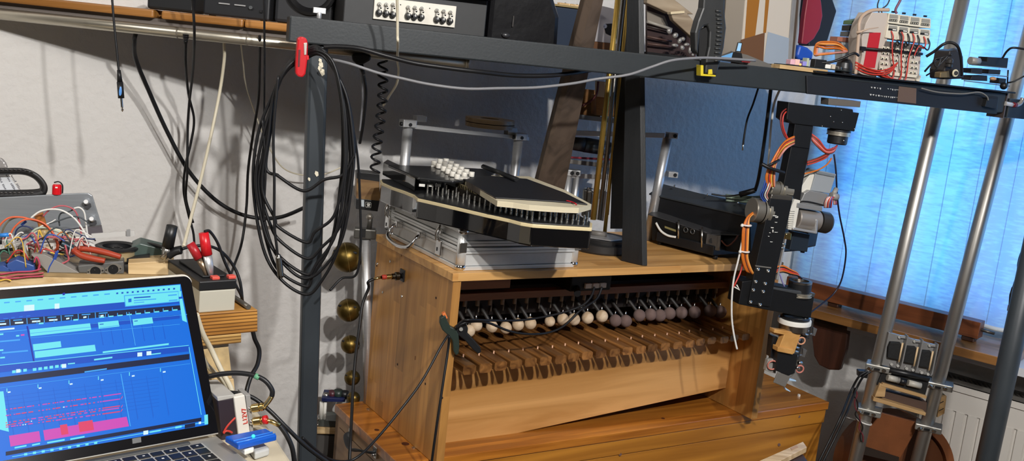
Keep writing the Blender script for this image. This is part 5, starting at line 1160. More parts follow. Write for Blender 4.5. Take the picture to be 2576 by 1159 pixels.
# terminal block assembly
tb = thing('terminal_block', 'beige terminal block module with a red stripe and red wires on the black plate', 'terminal block', tp(2250, 200))
BEI = mat('beige_terminal', 'b9ada2', .5); BEL = mat('light_beige_terminal', 'd3cbb8', .5); GRS = mat('socket_grey', '8d8a80', .5)
def base(q, off, th, m, name, parent=tb, bev=.0012): return part(name, G().prism([tp(x, y, off) for x, y in q], TPL.n*th), m, parent, bev)
sd_ = base(((2194, 31), (2232, 32), (2236, 60), (2234, 86), (2231, 108), (2220, 126), (2210, 160), (2205, 194), (2160, 186), (2169, 140), (2168, 96), (2178, 60)), 0, .05, BEI, 'side_housing')
base(((2188, 82), (2216, 82), (2201, 171), (2172, 168)), -.0012, .0015, mat('terminal_red', 'b3222c', .4), 'red_stripe', sd_, 0)
for k in range(4):
    x = 2236+k*26.8; y = 33+k*3.6
    up_ = base(((x, y), (x+25.5, y+3), (x+25, y+28), (x-3, y+25)), -.002, .045, BEL, 'upper_module')
    base(((x+3, y+3), (x+23, y+5), (x+23, y+14), (x+2, y+12)), -.0032, .002, GRS, 'socket_panel', up_, 0)
    base(((x+2, y+14), (x+22, y+16), (x+21, y+22), (x, y+20)), -.0032, .002, mat('socket_dark', '45443e', .5), 'terminal_row', up_, 0)
    for i in range(4): part('terminal_screw', G().sph(tp(x+3+i*5.2, y+17.6+i*.6, -.0036), .0013, n=8, m=5), BEL, up_)
    x -= 1; y += 28
    md_ = base(((x-1, y), (x+25, y+3), (x+26, y+9), (x+22, y+40), (x-8, y+34)), -.004, .045, BEL, 'middle_module')
    base(((x+2, y+3), (x+22, y+5), (x+22, y+11), (x+1, y+9)), -.0052, .002, GRS, 'socket_panel', md_, 0)
    base(((x+1, y+10), (x+22, y+12), (x+21, y+17), (x, y+15)), -.0052, .002, DARK, 'plug_slot', md_, 0)
    base(((x+11, y+12), (x+20, y+13), (x+20, y+15.5), (x+11, y+14.5)), -.0062, .002, WHT, 'white_lever', md_, 0)
    part('black_latch', G().box(tp(x+12, y-31, .01), (.006, .006, .004), BY), BLKP, tb)
base(((2228, 103), (2322, 113), (2318, 128), (2222, 120)), -.001, .04, mat('terminal_grey_brown', '5d5751', .6), 'recess_band')  # grey-brown band between the terminal rows
base(((2222, 110), (2318, 126), (2312, 205), (2250, 200), (2212, 186), (2213, 150)), .002, .04, BEI, 'lower_housing')
for r_ in range(5):
    for k in range(4):
        for i in range(2):
            if r_ < 2 and k == 3 and i: continue
            x = 2221+k*25+i*10-r_*1.6+(r_ % 2)*1.2; y = 116+r_*13.0+k*3.2+i*1.2
            cpart = base(((x, y), (x+7.5, y+1), (x+6.5, y+8), (x-1, y+7)), -.002, .006, BEL, 'spring_terminal', tb, .0006)
            base(((x+1, y+3.5), (x+4, y+4), (x+3.4, y+7), (x+.4, y+6.6)), -.0026, .002, DARK, 'wire_slot', cpart, 0)
base(((2236, 180), (2318, 190), (2314, 206), (2306, 204), (2304, 196), (2240, 190)), -.004, .008, BEL, 'rail_foot')
part('black_strap', G().tube([tp(2172, 122, -.006), tp(2240, 127, -.007), tp(2320, 136, -.006)], .0032, 6), BLK, tb)
part('strap_buckle', G().box(tp(2169, 122, -.005), (.012, .01, .009), BY), BLK, tb)
for k, (xa, ya, xb, yb_, m) in enumerate(((2242, 78, 2248, 190, REDW), (2262, 80, 2249, 130, BLK), (2268, 80, 2266, 194, REDW), (2283, 84, 2272, 130, BLK), (2296, 84, 2277, 202, REDW), (2308, 88, 2290, 140, BLK), (2324, 92, 2300, 140, REDW), (2334, 96, 2306, 140, BLK))):
    pts = [tp(xa, ya, -.006), tp(xa+5, ya+14, -.012), tp(xa+3-k*.5, ya+30, -.012), tp((xa+xb)/2, (ya+yb_)/2, -.013), tp(xb, yb_, -.010)]
    if m is REDW and yb_ > 180: pts += [tp(xb-20, yb_+4, -.012), tp(xb-60, yb_-14-k, -.013), tp(2152, 158+k*3, -.01)]
    part('lead', G().tube(crv(pts), .0016, 6), m, tb)
for i in range(3): part('lead', G().tube(crv([tp(2152, 156+i*8, -.01), tp(2180, 170+i*7, -.015), tp(2210, 178+i*5, -.016), tp(2238, 172+i*5, -.014), tp(2258, 158, -.01)]), .0018, 6), REDW, tb)
# beige cable strapped upright at the left of the block, wires rising out of frame
cable('beige_cable', 'thick beige cable rising and arching over the left edge of the beige terminal block', [(2152, 186, 2.33), (2156, 140, 2.33), (2160, 90, 2.33), (2162, 58, 2.33), (2172, 38, 2.34), (2196, 26, 2.35), (2236, 25, 2.36)], .0042, mat('beige_cable', 'b39c88', .5))
single('zip_tie', 'beige cable tie around the thick beige cable with a long loose tail', 'cable tie', G().tube([at(2154, 82, 2.322), at(2165, 80, 2.32), at(2184, 73, 2.318), at(2210, 69, 2.318)], [.0034, .003, .0014, .001], 6), mat('beige_cable', '', .5))
for i, (xa, ya, xb) in enumerate(((2205, -20, 2212), (2230, -20, 2220), (2262, -30, 2256))):
    cable('thin_cable', ('thin dark cable rising out of the photo behind the terminal block, left one', 'thin dark cable rising out of the photo behind the terminal block, middle one', 'purple-striped cable rising out of the photo behind the terminal block')[i], [(xa+14, ya, 2.37), (xa+3, ya+30, 2.37), (xb-3, 24, 2.37), (xb, 34, 2.37)], .0016 if i < 2 else .003, (BLK, BLK, mat('purple_cable', '6b3f52', .45))[i], 'cables above the terminal block')
# orange wire coil with small parts on a thin wooden strip
oc = thing('orange_wire_coil', 'tangled coil of orange wires on the left end of the black plate', 'wiring', tp(2090, 140))
random.seed(8)
for i in range(8):
    dx = random.uniform(-4, 4); h = random.uniform(0, 26)
    pts = [tp(2052+dx, 138, .0), tp(2056+dx, 118-h*.3, -.006+i*.003), tp(2078+dx, 104+ (26-h)*.9, -.01+i*.003), tp(2106, 106+(26-h)*.8, -.008+i*.002), tp(2124+dx*.5, 118+(26-h)*.5, .0), tp(2130, 130, .004), tp(2100+dx, 132+h*.1, -.012), tp(2066+dx, 134+h*.15, -.012)]
    part('loop', G().tube(crv(pts, 6, True), .0019, 6, closed=True), (ORW, mat('light_orange_wire', '', .45), ORW, PKW, ORW, mat('light_orange_wire', '', .45), ORW, PKW)[i], oc)
single('wooden_strip', 'thin pale wooden strip on the crossbeam under the orange wires', 'strip', G(BF).prism([BF.loc(BPL(1958, 172))+V((0, -.005, 0)), BF.loc(BPL(2078, 186))+V((0, -.005, 0)), BF.loc(BPL(2078, 186))+V((0, .03, 0)), BF.loc(BPL(1958, 172))+V((0, .03, 0))], (0, 0, .009)), PALEW, rz=BY, bevel=.0008)
ct = thing('circuit_board', 'small circuit board with tiny coloured parts left of the orange wire coil', 'circuit board', tp(2050, 160))
part('board', G(BF).bx(bf(1985, 165).x, bf(2150, 180).x, .002, .06, BZ1+.0095, BZ1+.0112), mat('pcb_dark', '1d2422', .5), ct)
z_ = BZ1+.0112
for px, w, h, m in ((1990, .012, .011, mat('pink_part', 'd7a9b6', .4)), (2002, .012, .013, mat('rose_part', 'e5b9b0', .4)), (2022, .010, .010, mat('violet_part', '8d8ad0', .4)), (2031, .006, .018, mat('pale_green_part', 'a9b39a', .4)), (2052, .030, .018, BLKP), (2078, .02, .009, WHT), (2092, .014, .011, mat('beige_part', 'c9bca8', .5)), (2112, .01, .007, NICK)):
    x = bf(px, 165).x; part('component', G(BF).bx(x, x+w, .004, .022, z_, z_+h), m, ct, .001)
x = bf(2020, 165).x; part('orange_led', G(BF).sph((x-.004, -.001+.006, z_+.002), .0028, n=10, m=6), mat('led_orange', 'ffb066', .3, emit='ff9a40', estr=1.5), ct)
single('black_loudspeaker_magnet', 'round black part between the orange wires and the beige terminal block', 'component', G().lathe(BF(bf(2143, 180).x, .03, BZ1+.0045), (0, 0, 1), [(.019, 0), (.0195, .012), (.017, .024), (.011, .032), (0, .034)], 20), BLKP)
cable('black_lead', 'black lead crossing from the small circuit board to the beige cable', [(2060, 158, 2.28), (2090, 156, 2.28), (2120, 146, 2.28), (2148, 134, 2.28), (2160, 140, 2.29)], .0028, BLK)
cp_ = thing('copper_terminal_stack', 'stack of small green and brown relay boards behind the beige cable', 'circuit board', tp(2150, 90, .06))
for q, m in ((((2108, 92), (2150, 95), (2150, 108), (2106, 104)), mat('copper_brown', '9a6350', .4)), (((2134, 80), (2170, 78), (2172, 94), (2132, 92)), mat('grey_relay', '5d6264', .4)), (((2138, 64), (2172, 62), (2172, 78), (2136, 78)), BLKP), (((2142, 52), (2184, 44), (2184, 60), (2140, 62)), mat('pcb_green', '4d6a4a', .5)), (((2118, 106), (2150, 108), (2148, 160), (2120, 158)), mat('pale_stand', 'a9b0b2', .4))):
    part('module', G().prism([tp(x, y, .07) for x, y in q], TPL.n*.03), m, cp_, .001)
# cable gland cluster and relay boards on the right
cg_ = thing('black_connector_cluster', 'cluster of black connectors and a cream-ringed knob at the right of the terminal block', 'connector', tp(2400, 190))
part('body', G().prism([tp(x, y, .0) for x, y in ((2374, 200), (2374, 176), (2384, 150), (2388, 128), (2408, 124), (2424, 140), (2426, 198))], TPL.n*.05), mat('brown_black_part', '262220', .4), cg_, .004)
part('round_top', G().sph(tp(2398, 138, .02), .020, (1, .9, .8), 18, 12), mat('dark_gland', '33302d', .35), cg_)
part('cream_ring', G().torus(tp(2403, 184, -.006), TPL.n, .0068, .0024, 24, 8), mat('cream_ring', 'd2c8a8', .45), cg_)
part('knob', G().cyl(tp(2405, 184, -.008), tp(2405, 184, .004), .005, n=16), BLK, cg_)
part('ribbed_gland', G().lathe(tp(2386, 168, -.002), ZUP, [(.009, 0), (.009, .006), (.007, .007), (.009, .009), (.009, .016), (.006, .02)], 16), mat('dark_gland', '', .35), cg_)
part('metal_tab', G().prism([tp(x, y, -.004) for x, y in ((2366, 182), (2388, 178), (2390, 196), (2364, 196))], TPL.n*.02), mat('brass_dull', '8a7552', .4, .6), cg_, .002)
for (name, lab, pts, r) in (('black_cable', 'black cable arching from the terminal block over the connector cluster', [(2330, 142, 2.36), (2352, 128, 2.35), (2372, 112, 2.34), (2392, 107, 2.34), (2410, 118, 2.34), (2418, 150, 2.35), (2420, 190, 2.36)], .0034), ('black_cable', 'black cable looping low between the terminal block and the connector cluster', [(2326, 180, 2.35), (2345, 160, 2.34), (2372, 144, 2.34), (2395, 138, 2.33)], .0024), ('black_cable', 'thin black cable bow beside the cream-ringed knob', [(2330, 190, 2.35), (2356, 172, 2.33), (2366, 148, 2.33), (2352, 150, 2.33), (2356, 168, 2.33), (2385, 140, 2.33)], .0018), ('black_cable', 'dark blue cable rising from the right relay board out of the photo', [(2522, 146, 2.44), (2534, 128, 2.43), (2550, 120, 2.42), (2590, 126, 2.42)], .0026), ('black_cable', 'thin black cable leaving the right relay board at the photo edge', [(2534, 208, 2.43), (2552, 204, 2.42), (2590, 184, 2.42)], .002)):
    cable(name, lab, pts, r, BLK)
rl = thing('relay_board_stack', 'stack of thin relay boards on short pillars at the right end of the plate', 'circuit board', tp(2480, 180))
for (ya, yb_, xa, xb) in ((164, 170, 2444, 2533), (184, 192, 2432, 2537), (204, 216, 2424, 2540)):
    part('board', G().prism([tp(xa, ya, .0), tp(xb, yb_+2, .0), tp(xb, yb_+2, .036), tp(xa, ya, .036)], V((0, 0, .0022))), mat('pcb_edge_pale', '4a5258', .4), rl)
for q in (((2462, 152), (2484, 155), (2484, 167), (2460, 164)), ((2484, 143), (2537, 146), (2534, 170), (2482, 165)), ((2444, 172), (2472, 172), (2470, 186), (2442, 184)), ((2488, 174), (2518, 176), (2516, 188), (2486, 186)), ((2446, 190), (2484, 190), (2484, 204), (2440, 202)), ((2514, 196), (2532, 198), (2530, 212), (2512, 210))):
    part('relay', G().prism([tp(x, y, .004) for x, y in q], TPL.n*.03), BLKP, rl, .001)
part('pillar', G().cyl(tp(2466, 142, .02), tp(2466, 160, .02), .002, n=8), BLK, rl)
part('round_jack', G().cyl(tp(2440, 152, .01), tp(2462, 155, .01), .009, n=16), mat('grey_jack', '8a8782', .4), rl)
part('copper_blob', G().sph(tp(2498, 198, .0), .006, (1.4, 1, .8), 12, 8), mat('copper_blob', 'b08560', .4), rl)
part('black_ball', G().sph(tp(2525, 216, -.004), .009), BLK, rl)
part('corner_post', G().cyl(tp(2536, 176, .01), tp(2534, 214, .01), .002, n=8), BLK, rl)
part('twisted_wire', G().tube(crv([BPL(x, y, -.02) for x, y in ((2318, 222), (2360, 232), (2420, 236), (2462, 232), (2482, 242), (2486, 252))]), .0018, 6), mat('grey_twisted_wire', '6d6a64', .5), rl)
part('plug_block', G().prism([BPL(x, y, -.018) for x, y in ((2484, 246), (2512, 248), (2508, 274), (2478, 268))], BPL.n*.015), BLKP, rl, .001)
single('glass_tube_end', 'small clear tube end with a red band at the right end of the crossbeam', 'tube', G().tube(crv([BPL(2528, 260, -.0), BPL(2552, 264, -.0), BPL(2566, 260, 0), BPL(2573, 247, 0)]), .0055, 12), mat('clear_tube', 'b9b5b0', .1, .2))
single('red_band', 'red band on the clear tube at the right end of the crossbeam', 'band', G().cyl(BPL(2546, 263, -.0), BPL(2556, 264.5, -.0), .0062, n=14), mat('dark_red_band', '8a2026', .4))
# small blue phone-like screen behind the clamp
ph = thing('small_blue_display', 'small upright display with a pale blue screen behind the crossbeam right of the clamp', 'display', tp(1860, 125, .05))
part('back', G().prism([tp(x, y, .05) for x, y in ((1857, 106), (1868, 107), (1864, 132), (1851, 130))], TPL.n*.004), BLKP, ph, .001)
part('screen', G().prism([tp(x, y, .0495) for x, y in ((1858, 108), (1866, 109), (1862, 129), (1853, 128))], TPL.n*.0006), mat('screen_pale_blue', '9fd0f5', .2), ph)
part('base_arm', G().prism([tp(x, y, .045) for x, y in ((1816, 143), (1850, 130), (1866, 134), (1870, 160), (1820, 152))], TPL.n*.02), BLKP, ph)
part('blue_panel', G().prism([tp(x, y, .043) for x, y in ((1815, 142), (1844, 132), (1840, 146), (1814, 147))], TPL.n*.002), mat('blue_panel', '6aa3d6', .3), ph)
single('white_clip', 'small white and dark red clip lying behind the crossbeam right of the blue display', 'clip', G().prism([tp(x, y, .046) for x, y in ((1848, 140), (1868, 150), (1866, 158), (1846, 151))], TPL.n*.012), WHT)
single('red_clip', 'small dark red clip beside the white clip on the crossbeam', 'clip', G().prism([tp(x, y, .044) for x, y in ((1864, 150), (1890, 152), (1886, 158), (1866, 156))], TPL.n*.01), mat('wine_red_plastic', '7a1f24', .4))
single('folded_metal_sheet', 'grey sloped metal sheet on the crossbeam left of the wooden strip', 'sheet', G().prism([tp(x, y, .06) for x, y in ((1840, 128), (1880, 138), (1958, 170), (1958, 176), (1840, 162))], TPL.n*.003), mat('sheet_grey', '77746f', .4, .3))
# ================================================================== BENCH, LAPTOP AND ELECTRONICS ON THE LEFT
BZ = .90
b1, b2 = atz(640, 1018, BZ), atz(730, 1152, BZ)
bd_ = (b2-b1).normalized()
q = [b1, b2, b2+bd_*.6, V((-1.5, .55, BZ)), V((-1.75, 1.4, BZ)), V((-1.02, 1.82, BZ)), b1+V((-.12, .12, 0))]
bn_ = thing('workbench', 'cream-edged workbench under the open laptop', 'table', (-.8, 1.2, 0))
part('bench_top', G().prism([p-V((0, 0, .03)) for p in q], (0, 0, .03)), mat('cream_laminate', 'c9bda4', .45), bn_, .006)
for p in (V((-.5, 1.25, 0)), V((-1.4, .75, 0)), V((-1.5, 1.3, 0)), V((-.6, 1.5, 0))): part('leg', G().bx(p.x-.03, p.x+.03, p.y-.03, p.y+.03, 0, BZ-.03), STEEL, bn_)
# --- laptop
LY = radians(42); LAL = radians(30.3)
H0 = at(549, 1095, 1.352); LH = .241
ld = V((cos(LY), sin(LY), 0)); lf = V((sin(LY), -cos(LY), 0))
lu = (-lf*sin(LAL)+V((0, 0, 1))*cos(LAL)).normalized(); ln = lu.cross(ld).normalized()
if ln.dot(CAM-H0) < 0: ln = -ln
LPM = mat('laptop_aluminium', 'b5b1a8', .4, .6)
lp_ = thing('laptop', 'silver laptop with its lid open and a blue music sequencer on the screen', 'laptop', V((H0.x, H0.y, BZ)), LY)
DZ_ = H0.z-BZ
# base
hx = H0-ld*.36
bs = [H0-lf*.004, H0+lf*.235, hx+lf*.235, hx-lf*.004]
part('base', G().prism([V((p.x, p.y, BZ+.0005)) for p in bs], (0, 0, DZ_-.0015)), LPM, lp_, .003)
kz = V((0, 0, DZ_-.001+BZ)); 
def kb_(u, v, dz=0): p = H0-ld*u+lf*v; return V((p.x, p.y, H0.z-.001+dz))
part('hinge_bar', G().prism([kb_(.045, .002, -.003), kb_(.32, .002, -.003), kb_(.32, .010, -.003), kb_(.045, .010, -.003)], (0, 0, .006)), mat('hinge_grey', '4b4c4c', .45, .3), lp_, .002)
part('keyboard_well', G().prism([kb_(.030, .0135), kb_(.335, .0135), kb_(.335, .15), kb_(.030, .15)], (0, 0, .0006)), mat('keyboard_rim', 'c8c4ba', .4, .4), lp_)
KEY = mat('laptop_key', '1b1a1a', .4)
for r_ in range(5):
    for c_ in range(16):
        u0 = .0335+c_*.0187; v0 = .0165+r_*.0205+(.0 if r_ else .0)
        w = .016; h = .0172 if r_ else .0125
        if r_: v0 -= .004
        k = part('key', G().prism([kb_(u0, v0, .0007), kb_(u0+w, v0, .0007), kb_(u0+w, v0+h, .0007), kb_(u0, v0+h, .0007)], (0, 0, .0016)), KEY, lp_, .0012)
        if (r_*3+c_) % 2 == 0: part('key_legend', G().prism([kb_(u0+w*.4, v0+h*.4, .0024), kb_(u0+w*.6, v0+h*.4, .0024), kb_(u0+w*.6, v0+h*.6, .0024), kb_(u0+w*.4, v0+h*.6, .0024)], (0, 0, .0001)), WHW, k)
# lid: plane through the hinge, seen from the front
class LPL(PL):
    def __init__(s): s.p = H0; s.n = -ln; s.e = ld
LD = LPL()
def lid_outline(w, h, r, u0=0):
    pts = []
    for (cx, cy, a0) in ((u0-r, h-r, 0), (u0-w+r, h-r, pi/2)):
        for i in range(7): a = a0+i*pi/12; pts.append((cx+r*cos(a), cy+r*sin(a)))
    return pts+[(u0-w, .004), (u0, .004)]
def L3(u, v, o=0): return H0+ld*u+lu*v+ln*o
OUT = lid_outline(.36, LH, .012, .0008)
part('lid_back', G().prism([L3(u, v, -.006) for u, v in OUT], ln*.0055), LPM, lp_, .001)
lipm = mat('lid_edge_cream', 'd5cfc2', .35, .3)
part('lid_edge', G().tube([L3(u, v, -.0018) for u, v in OUT], .0017, 8), lipm, lp_)
part('screen_glass', G().prism([L3(u, v, -.0006) for u, v in lid_outline(.357, LH-.002, .011, .001)], ln*.0006), mat('screen_bezel_black', '0b0c10', .12, spec=.6), lp_)
# display: one mesh, its interface pieces are emitting faces of different colours lying on it
def em(name, col, s=1.0):
    if name in MATS: return MATS[name]
    m = mat(name, '000000', .4, spec=.1, emit=col, estr=s); return m
DM = [em('ui_blue', '0a6fe0'), em('ui_cyan', '6fe6f2'), em('ui_dark', '101c40'), em('ui_white', 'd8f6ff'), em('ui_deep', '0a4fc4'), em('ui_pink', 'cf4bb8'), em('ui_red', 'e0406a'), em('ui_line', '3fa4f5'), em('ui_navy', '1322a0'), em('ui_track', '0f63d2')]
g = G()
def ui(q, m, z=.0003):
    g.m = m; a = [LD(x, y)+ln*z for x, y in q]
    if (a[1]-a[0]).cross(a[2]-a[1]).dot(ln) < 0: a = a[::-1]
    g.add(a, [tuple(range(len(a)))])
def bar(x0, y0, x1, y1, h0, h1, m, z=.0006, sx0=0, sx1=0): ui(((x0, y0), (x1, y1), (x1+sx1, y1+h1), (x0+sx0, y0+h0)), m, z)
ui(((-70, 758), (454, 714), (523, 1068), (-70, 1172)), 0, .0002)
bar(-70, 758, 453, 716, 22, 16, 1, .0004)          # menu bar
bar(-70, 779, 456, 732, 17, 14, 1, .0004)
bar(-70, 795, 458, 746, 19, 16, 4, .0005)
for x, w in ((20, 12), (40, 9), (60, 9), (78, 10)): bar(x-12, 803-x*.12, x-12+w, 802-x*.12, 2.5, 2.5, 0)
for i in range(10): bar(10+i*28, 760-i*2.35, 24+i*28, 758.8-i*2.35, 3, 3, 7, .0007)
bar(157, 737, 163, 736, 6, 6, 8, .0008)
for i in range(12): bar(292+i*13, 736-i*1.05, 297+i*13, 735.5-i*1.05, 4, 4, 4, .0007)
bar(60, 768, 86, 766, 15, 15, 3, .0008)
for i in range(5): bar(8+i*20-(0 if i < 3 else -22), 777-i*1.75, 17+i*20-(0 if i < 3 else -22), 776.3-i*1.75, 7, 7, 1, .0007)
bar(137, 764, 149, 763, 13, 13, 3, .0008)
for i in range(14): bar(152+i*11.2, 766-i*1.35, 160+i*11.2, 765-i*1.35, 7, 7, 1, .0007)
bar(-70, 811, 462, 767, 17, 12, 2, .0008)
for i in range(7): bar(-20+i*43, 807-i*3.5, -18+i*43, 807-i*3.5, 15, 15, 7, .0009, 1, 1); bar(-10+i*43, 808-i*3.5, 12+i*43, 806.4-i*3.5, 2.6, 2.6, 7, .0009); bar(-6+i*43, 814-i*3.5, (15 if i < 4 else 2)+i*43, 812.6-i*3.5, 4, 4, 3, .0009)
bar(311, 743, 448, 732, 29, 27, 7, .001, 3, 2); bar(313, 745, 447, 734, 25, 23, 1, .0011, 3, 2)       # notification
bar(322, 752, 330, 751, 9, 9, 0, .0013); bar(336, 748, 378, 745, 3, 3, 4, .0013); bar(336, 755, 392, 751, 2.5, 2.5, 7, .0013); bar(336, 761, 362, 759, 2, 2, 7, .0013); bar(422, 742, 444, 740, 3, 3, 7, .0013); bar(424, 755, 446, 753, 3, 3, 7, .0013)
bar(450, 752, 458, 751, 54, 60, 1, .0009, 8, 12)
# arrangement area
bar(-70, 842, 470, 790, 1.5, 1.5, 7); bar(70, 828, 452, 791, 14, 10, 4)
for i in range(5): bar(92+i*43, 806-i*4.2, 93.5+i*43, 806-i*4.2, 10, 10, 7, .0009)
for i in range(9): bar(248+i*23, 792-i*2.3, 250+i*23, 792-i*2.3, 8, 8, 7, .0009); bar(250+i*23, 797-i*2.3, 262+i*23, 796-i*2.3, 3, 3, 1, .0009)
for x, y in ((97, 812), (184, 803)): bar(x, y, x+12, y-1, 4, 4, 1, .0009)
bar(66, 820, 70, 820, 90, 90, 8, .0008, 17, 17)
bar(74, 829, 226, 813, 17, 16, 1, .0008, 2, 3); bar(76, 838, 228, 822, 1.2, 1.2, 7, .001, 0, 0)
bar(246, 811, 297, 806, 16, 15, 1, .0008, 2, 3); bar(250, 815, 260, 814, 2, 2, 4, .001); bar(250, 824, 298, 818, 1.3, 1.3, 7, .001)
bar(333, 803, 382, 798, 16, 15, 1, .0008, 2, 3); bar(337, 807, 346, 806, 2, 2, 4, .001)
bar(82, 866, 152, 858, 16, 15, 1, .0008, 2, 2); bar(86, 884, 238, 867, 17, 16, 1, .0009, 2, 3)
bar(258, 884, 424, 863, 4.5, 4.5, 1, .0009)
for y0, y1 in ((846, 815),): bar(70, y0+4, 452, y1, 1, 1, 7, .0007)
for i in range(7): bar(252+i*26, 829-i*2.6, 253+i*26, 829-i*2.6, 40, 38, 4, .0004, 7, 7)
bar(323, 785, 325, 785, 84, 84, 7, .0009, 16, 16)
for i, (x, y, w, m) in enumerate(((-10, 828, 46, 3), (-10, 840, 18, 1), (40, 843, 8, 1), (52, 841, 9, 5), (-10, 880, 18, 1), (0, 898, 12, 1), (-10, 858, 60, 7), (4, 886, 66, 7))): bar(x, y, x+w, y-w*.09, 4, 4, m, .0009)
bar(-20, 920, 474, 868, 1.5, 1.5, 1, .001)
bar(-20, 922, 474, 870, 17, 14, 4, .0008)
for i in range(9): bar(30+i*14+(10 if i > 2 else 0), 932-i*1.9, 39+i*14+(10 if i > 2 else 0), 931-i*1.9, 7, 7, 1, .001)
bar(40, 929, 50, 928, 9, 9, 3, .0011); bar(155, 916, 166, 915, 10, 10, 3, .0011); bar(345, 887, 357, 886, 10, 10, 3, .0011); bar(368, 884, 380, 883, 10, 10, 3, .0011)
bar(236, 903, 282, 897, 4, 4, 1, .0011); bar(170, 914, 188, 912, 3, 3, 1, .0011); bar(380, 890, 404, 887, 3, 3, 1, .0011)
bar(-40, 954, 476, 890, 16, 14, 2, .0009)
bar(212, 934, 268, 926, 3.5, 3.5, 7, .0012)
# piano roll
for i in range(6): bar(16+i*78-(4 if i > 2 else 0), 977-i*10.2, 18+i*78-(4 if i > 2 else 0), 977-i*10.2, 9, 9, 1, .0009); bar(19+i*78, 985-i*10.2, 26+i*78, 984-i*10.2, 3.5, 3.5, 3, .0009)
bar(-20, 978, 478, 914, 1, 1, 7, .0008)
for i in range(11): bar(16+i*39, 990-i*5, 17.5+i*39, 990-i*5, 108, 100, 9, .0004, 18, 18)
for i in range(9): bar(-10, 1000+i*10, 400, 948+i*9, 1.2, 1.2, 9, .0004)
random.seed(21)
for r_, (y0, y1) in enumerate(((1029, 988), (1044, 1001), (1062, 1018), (1068, 1023), (1073, 1033))):
    x = 14
    while x < 308:
        w = random.choice((3, 4, 5, 8, 12)) if x < 252 else 44
        if x > 84 and x < 95: x = 96
        yy = y0+(y1-y0)*(x-14)/294
        bar(x, yy, min(x+w, 308), yy-(w*.14), 2.6, 2.6, random.choice((6, 6, 5, 5, 3 if w < 5 else 6)), .001); x += w+random.choice((2, 3, 5, 7))
bar(22, 1096, 98, 1084, 27, 26, 5, .0009, 4, 4); bar(108, 1082, 318, 1048, 26, 24, 5, .0009, 4, 6)
for x in (150, 196, 214): bar(x, 1076-(x-108)*.16, x+18, 1073-(x-108)*.16, 25, 25, 6, .00095, 4, 4)
bar(302, 940, 304.5, 940, 132, 132, 7, .0011, 24, 24)
bar(-20, 986, 8, 984, 92, 102, 1, .0009, 10, 14)
bar(474, 873, 475.5, 873, 170, 170, 1, .001, 31, 31)
bar(14, 1136, 506, 1050, 10, 9, 2, .0009); bar(30, 1148, 514, 1061, 1.5, 1.5, 1, .001)
for i, (x, w) in enumerate(((36, 30), (80, 20), (118, 44), (176, 36))): bar(x, 1130-x*.155, x+w, 1129-(x+w)*.155, 4, 4, 1, .0012)
for i in range(9): bar(60+i*22, 1140-i*3.6, 68+i*22, 1139-i*3.6, 6, 6, 1, .0012)
bar(360, 1084, 372, 1082, 10, 10, 3, .0012); bar(376, 1085, 404, 1080, 4, 4, 1, .0012)
bar(464, 1068, 490, 1063, 10, 10, 2, .0013); bar(440, 1073, 456, 1070, 5, 5, 1, .0013); bar(499, 1061, 505, 1060, 6, 6, 3, .0013)
bar(513, 1044, 522, 1042, 24, 24, 1, .0011, 1, 1)
part('display', g, DM, lp_)
c = LD(343, 1107)
part('hinge_notch', G().prism([LD(x, y)+ln*.0002 for x, y in ((332, 1103), (354, 1099), (355, 1112), (333, 1116))], ln*.0008), mat('hinge_grey', '', .45), lp_)
# blue usb device at the laptop's corner
ud = thing('blue_usb_device', 'blue translucent USB box with a glowing green light at the laptop corner', 'device', at(630, 1110, 1.25))
uz = .9185
o = [(566, 1097), (640, 1079), (668, 1076), (697, 1092), (695, 1104), (614, 1125), (596, 1120)]
ut = uz+.014
o = [atz(x, y, ut) for x, y in ((566, 1096), (668, 1076), (697, 1093), (600, 1117))]
UB = mat('blue_plastic_shell', '1253b8', .25, spec=.6)
part('shell', G().prism([p-V((0, 0, .009)) for p in o], (0, 0, .009)), UB, ud, .002)
for t_ in (.62, .85):
    part('ridge', G().tube([o[0].lerp(o[3], t_)+V((0, 0, .0003)), o[1].lerp(o[2], t_)+V((0, 0, .0003))], .0008, 6), mat('blue_ridge', '3f86e0', .2), ud)
c = o[0].lerp(o[3], .62).lerp(o[1].lerp(o[2], .62), .5)
part('green_led', G().sph(c+V((0, 0, .0006)), .0024), mat('led_green', '30ff9a', .3, emit='20f090', estr=4), ud)
part('usb_plug', G().prism([atz(x, y, uz+.003) for x, y in ((585, 1108), (612, 1104), (640, 1124), (616, 1132))], (0, 0, -.008)), WHT, ud, .002)
single('white_plug_adapter', 'small white adapter with a dark socket below the blue USB box', 'adapter', G().prism([atz(x, y, BZ+.001) for x, y in ((618, 1128), (652, 1122), (678, 1146), (640, 1158))], (0, 0, max(.012, uz-.007-BZ))), mat('adapter_grey_white', 'b9b9b5', .4), bevel=.003)
# box with red hand-written label
LB = PL(at(610, 1060, 1.385), radians(38))
lb2 = thing('labelled_terminal_box', 'dark power box with a pale end plate marked by hand in red', 'box', V((at(600, 1060, 1.39).x, at(600, 1060, 1.39).y, BZ)))
bz = lambda p: V((p.x, p.y, BZ+.0005)) if p.z < .95 else p
part('dark_case', G().prism([bz(LB(x, y)) for x, y in ((548, 1006), (598, 998), (608, 1084), (558, 1094))], LB.n*.07), mat('dark_plum_plastic', '2a2028', .5), lb2, .002)
part('top_flap', G().prism([LB(x, y, -.001) for x, y in ((546, 998), (590, 992), (598, 999), (548, 1009))], LB.n*.07), mat('flap_grey_white', 'a9a6a0', .6), lb2, .001)
pl2 = part('end_plate', G().prism([bz(LB(x, y, -.004)) for x, y in ((588, 999), (616, 993), (632, 1082), (602, 1084))], LB.n*.012), mat('label_white', 'd5d0c6', .55), lb2, .0015)
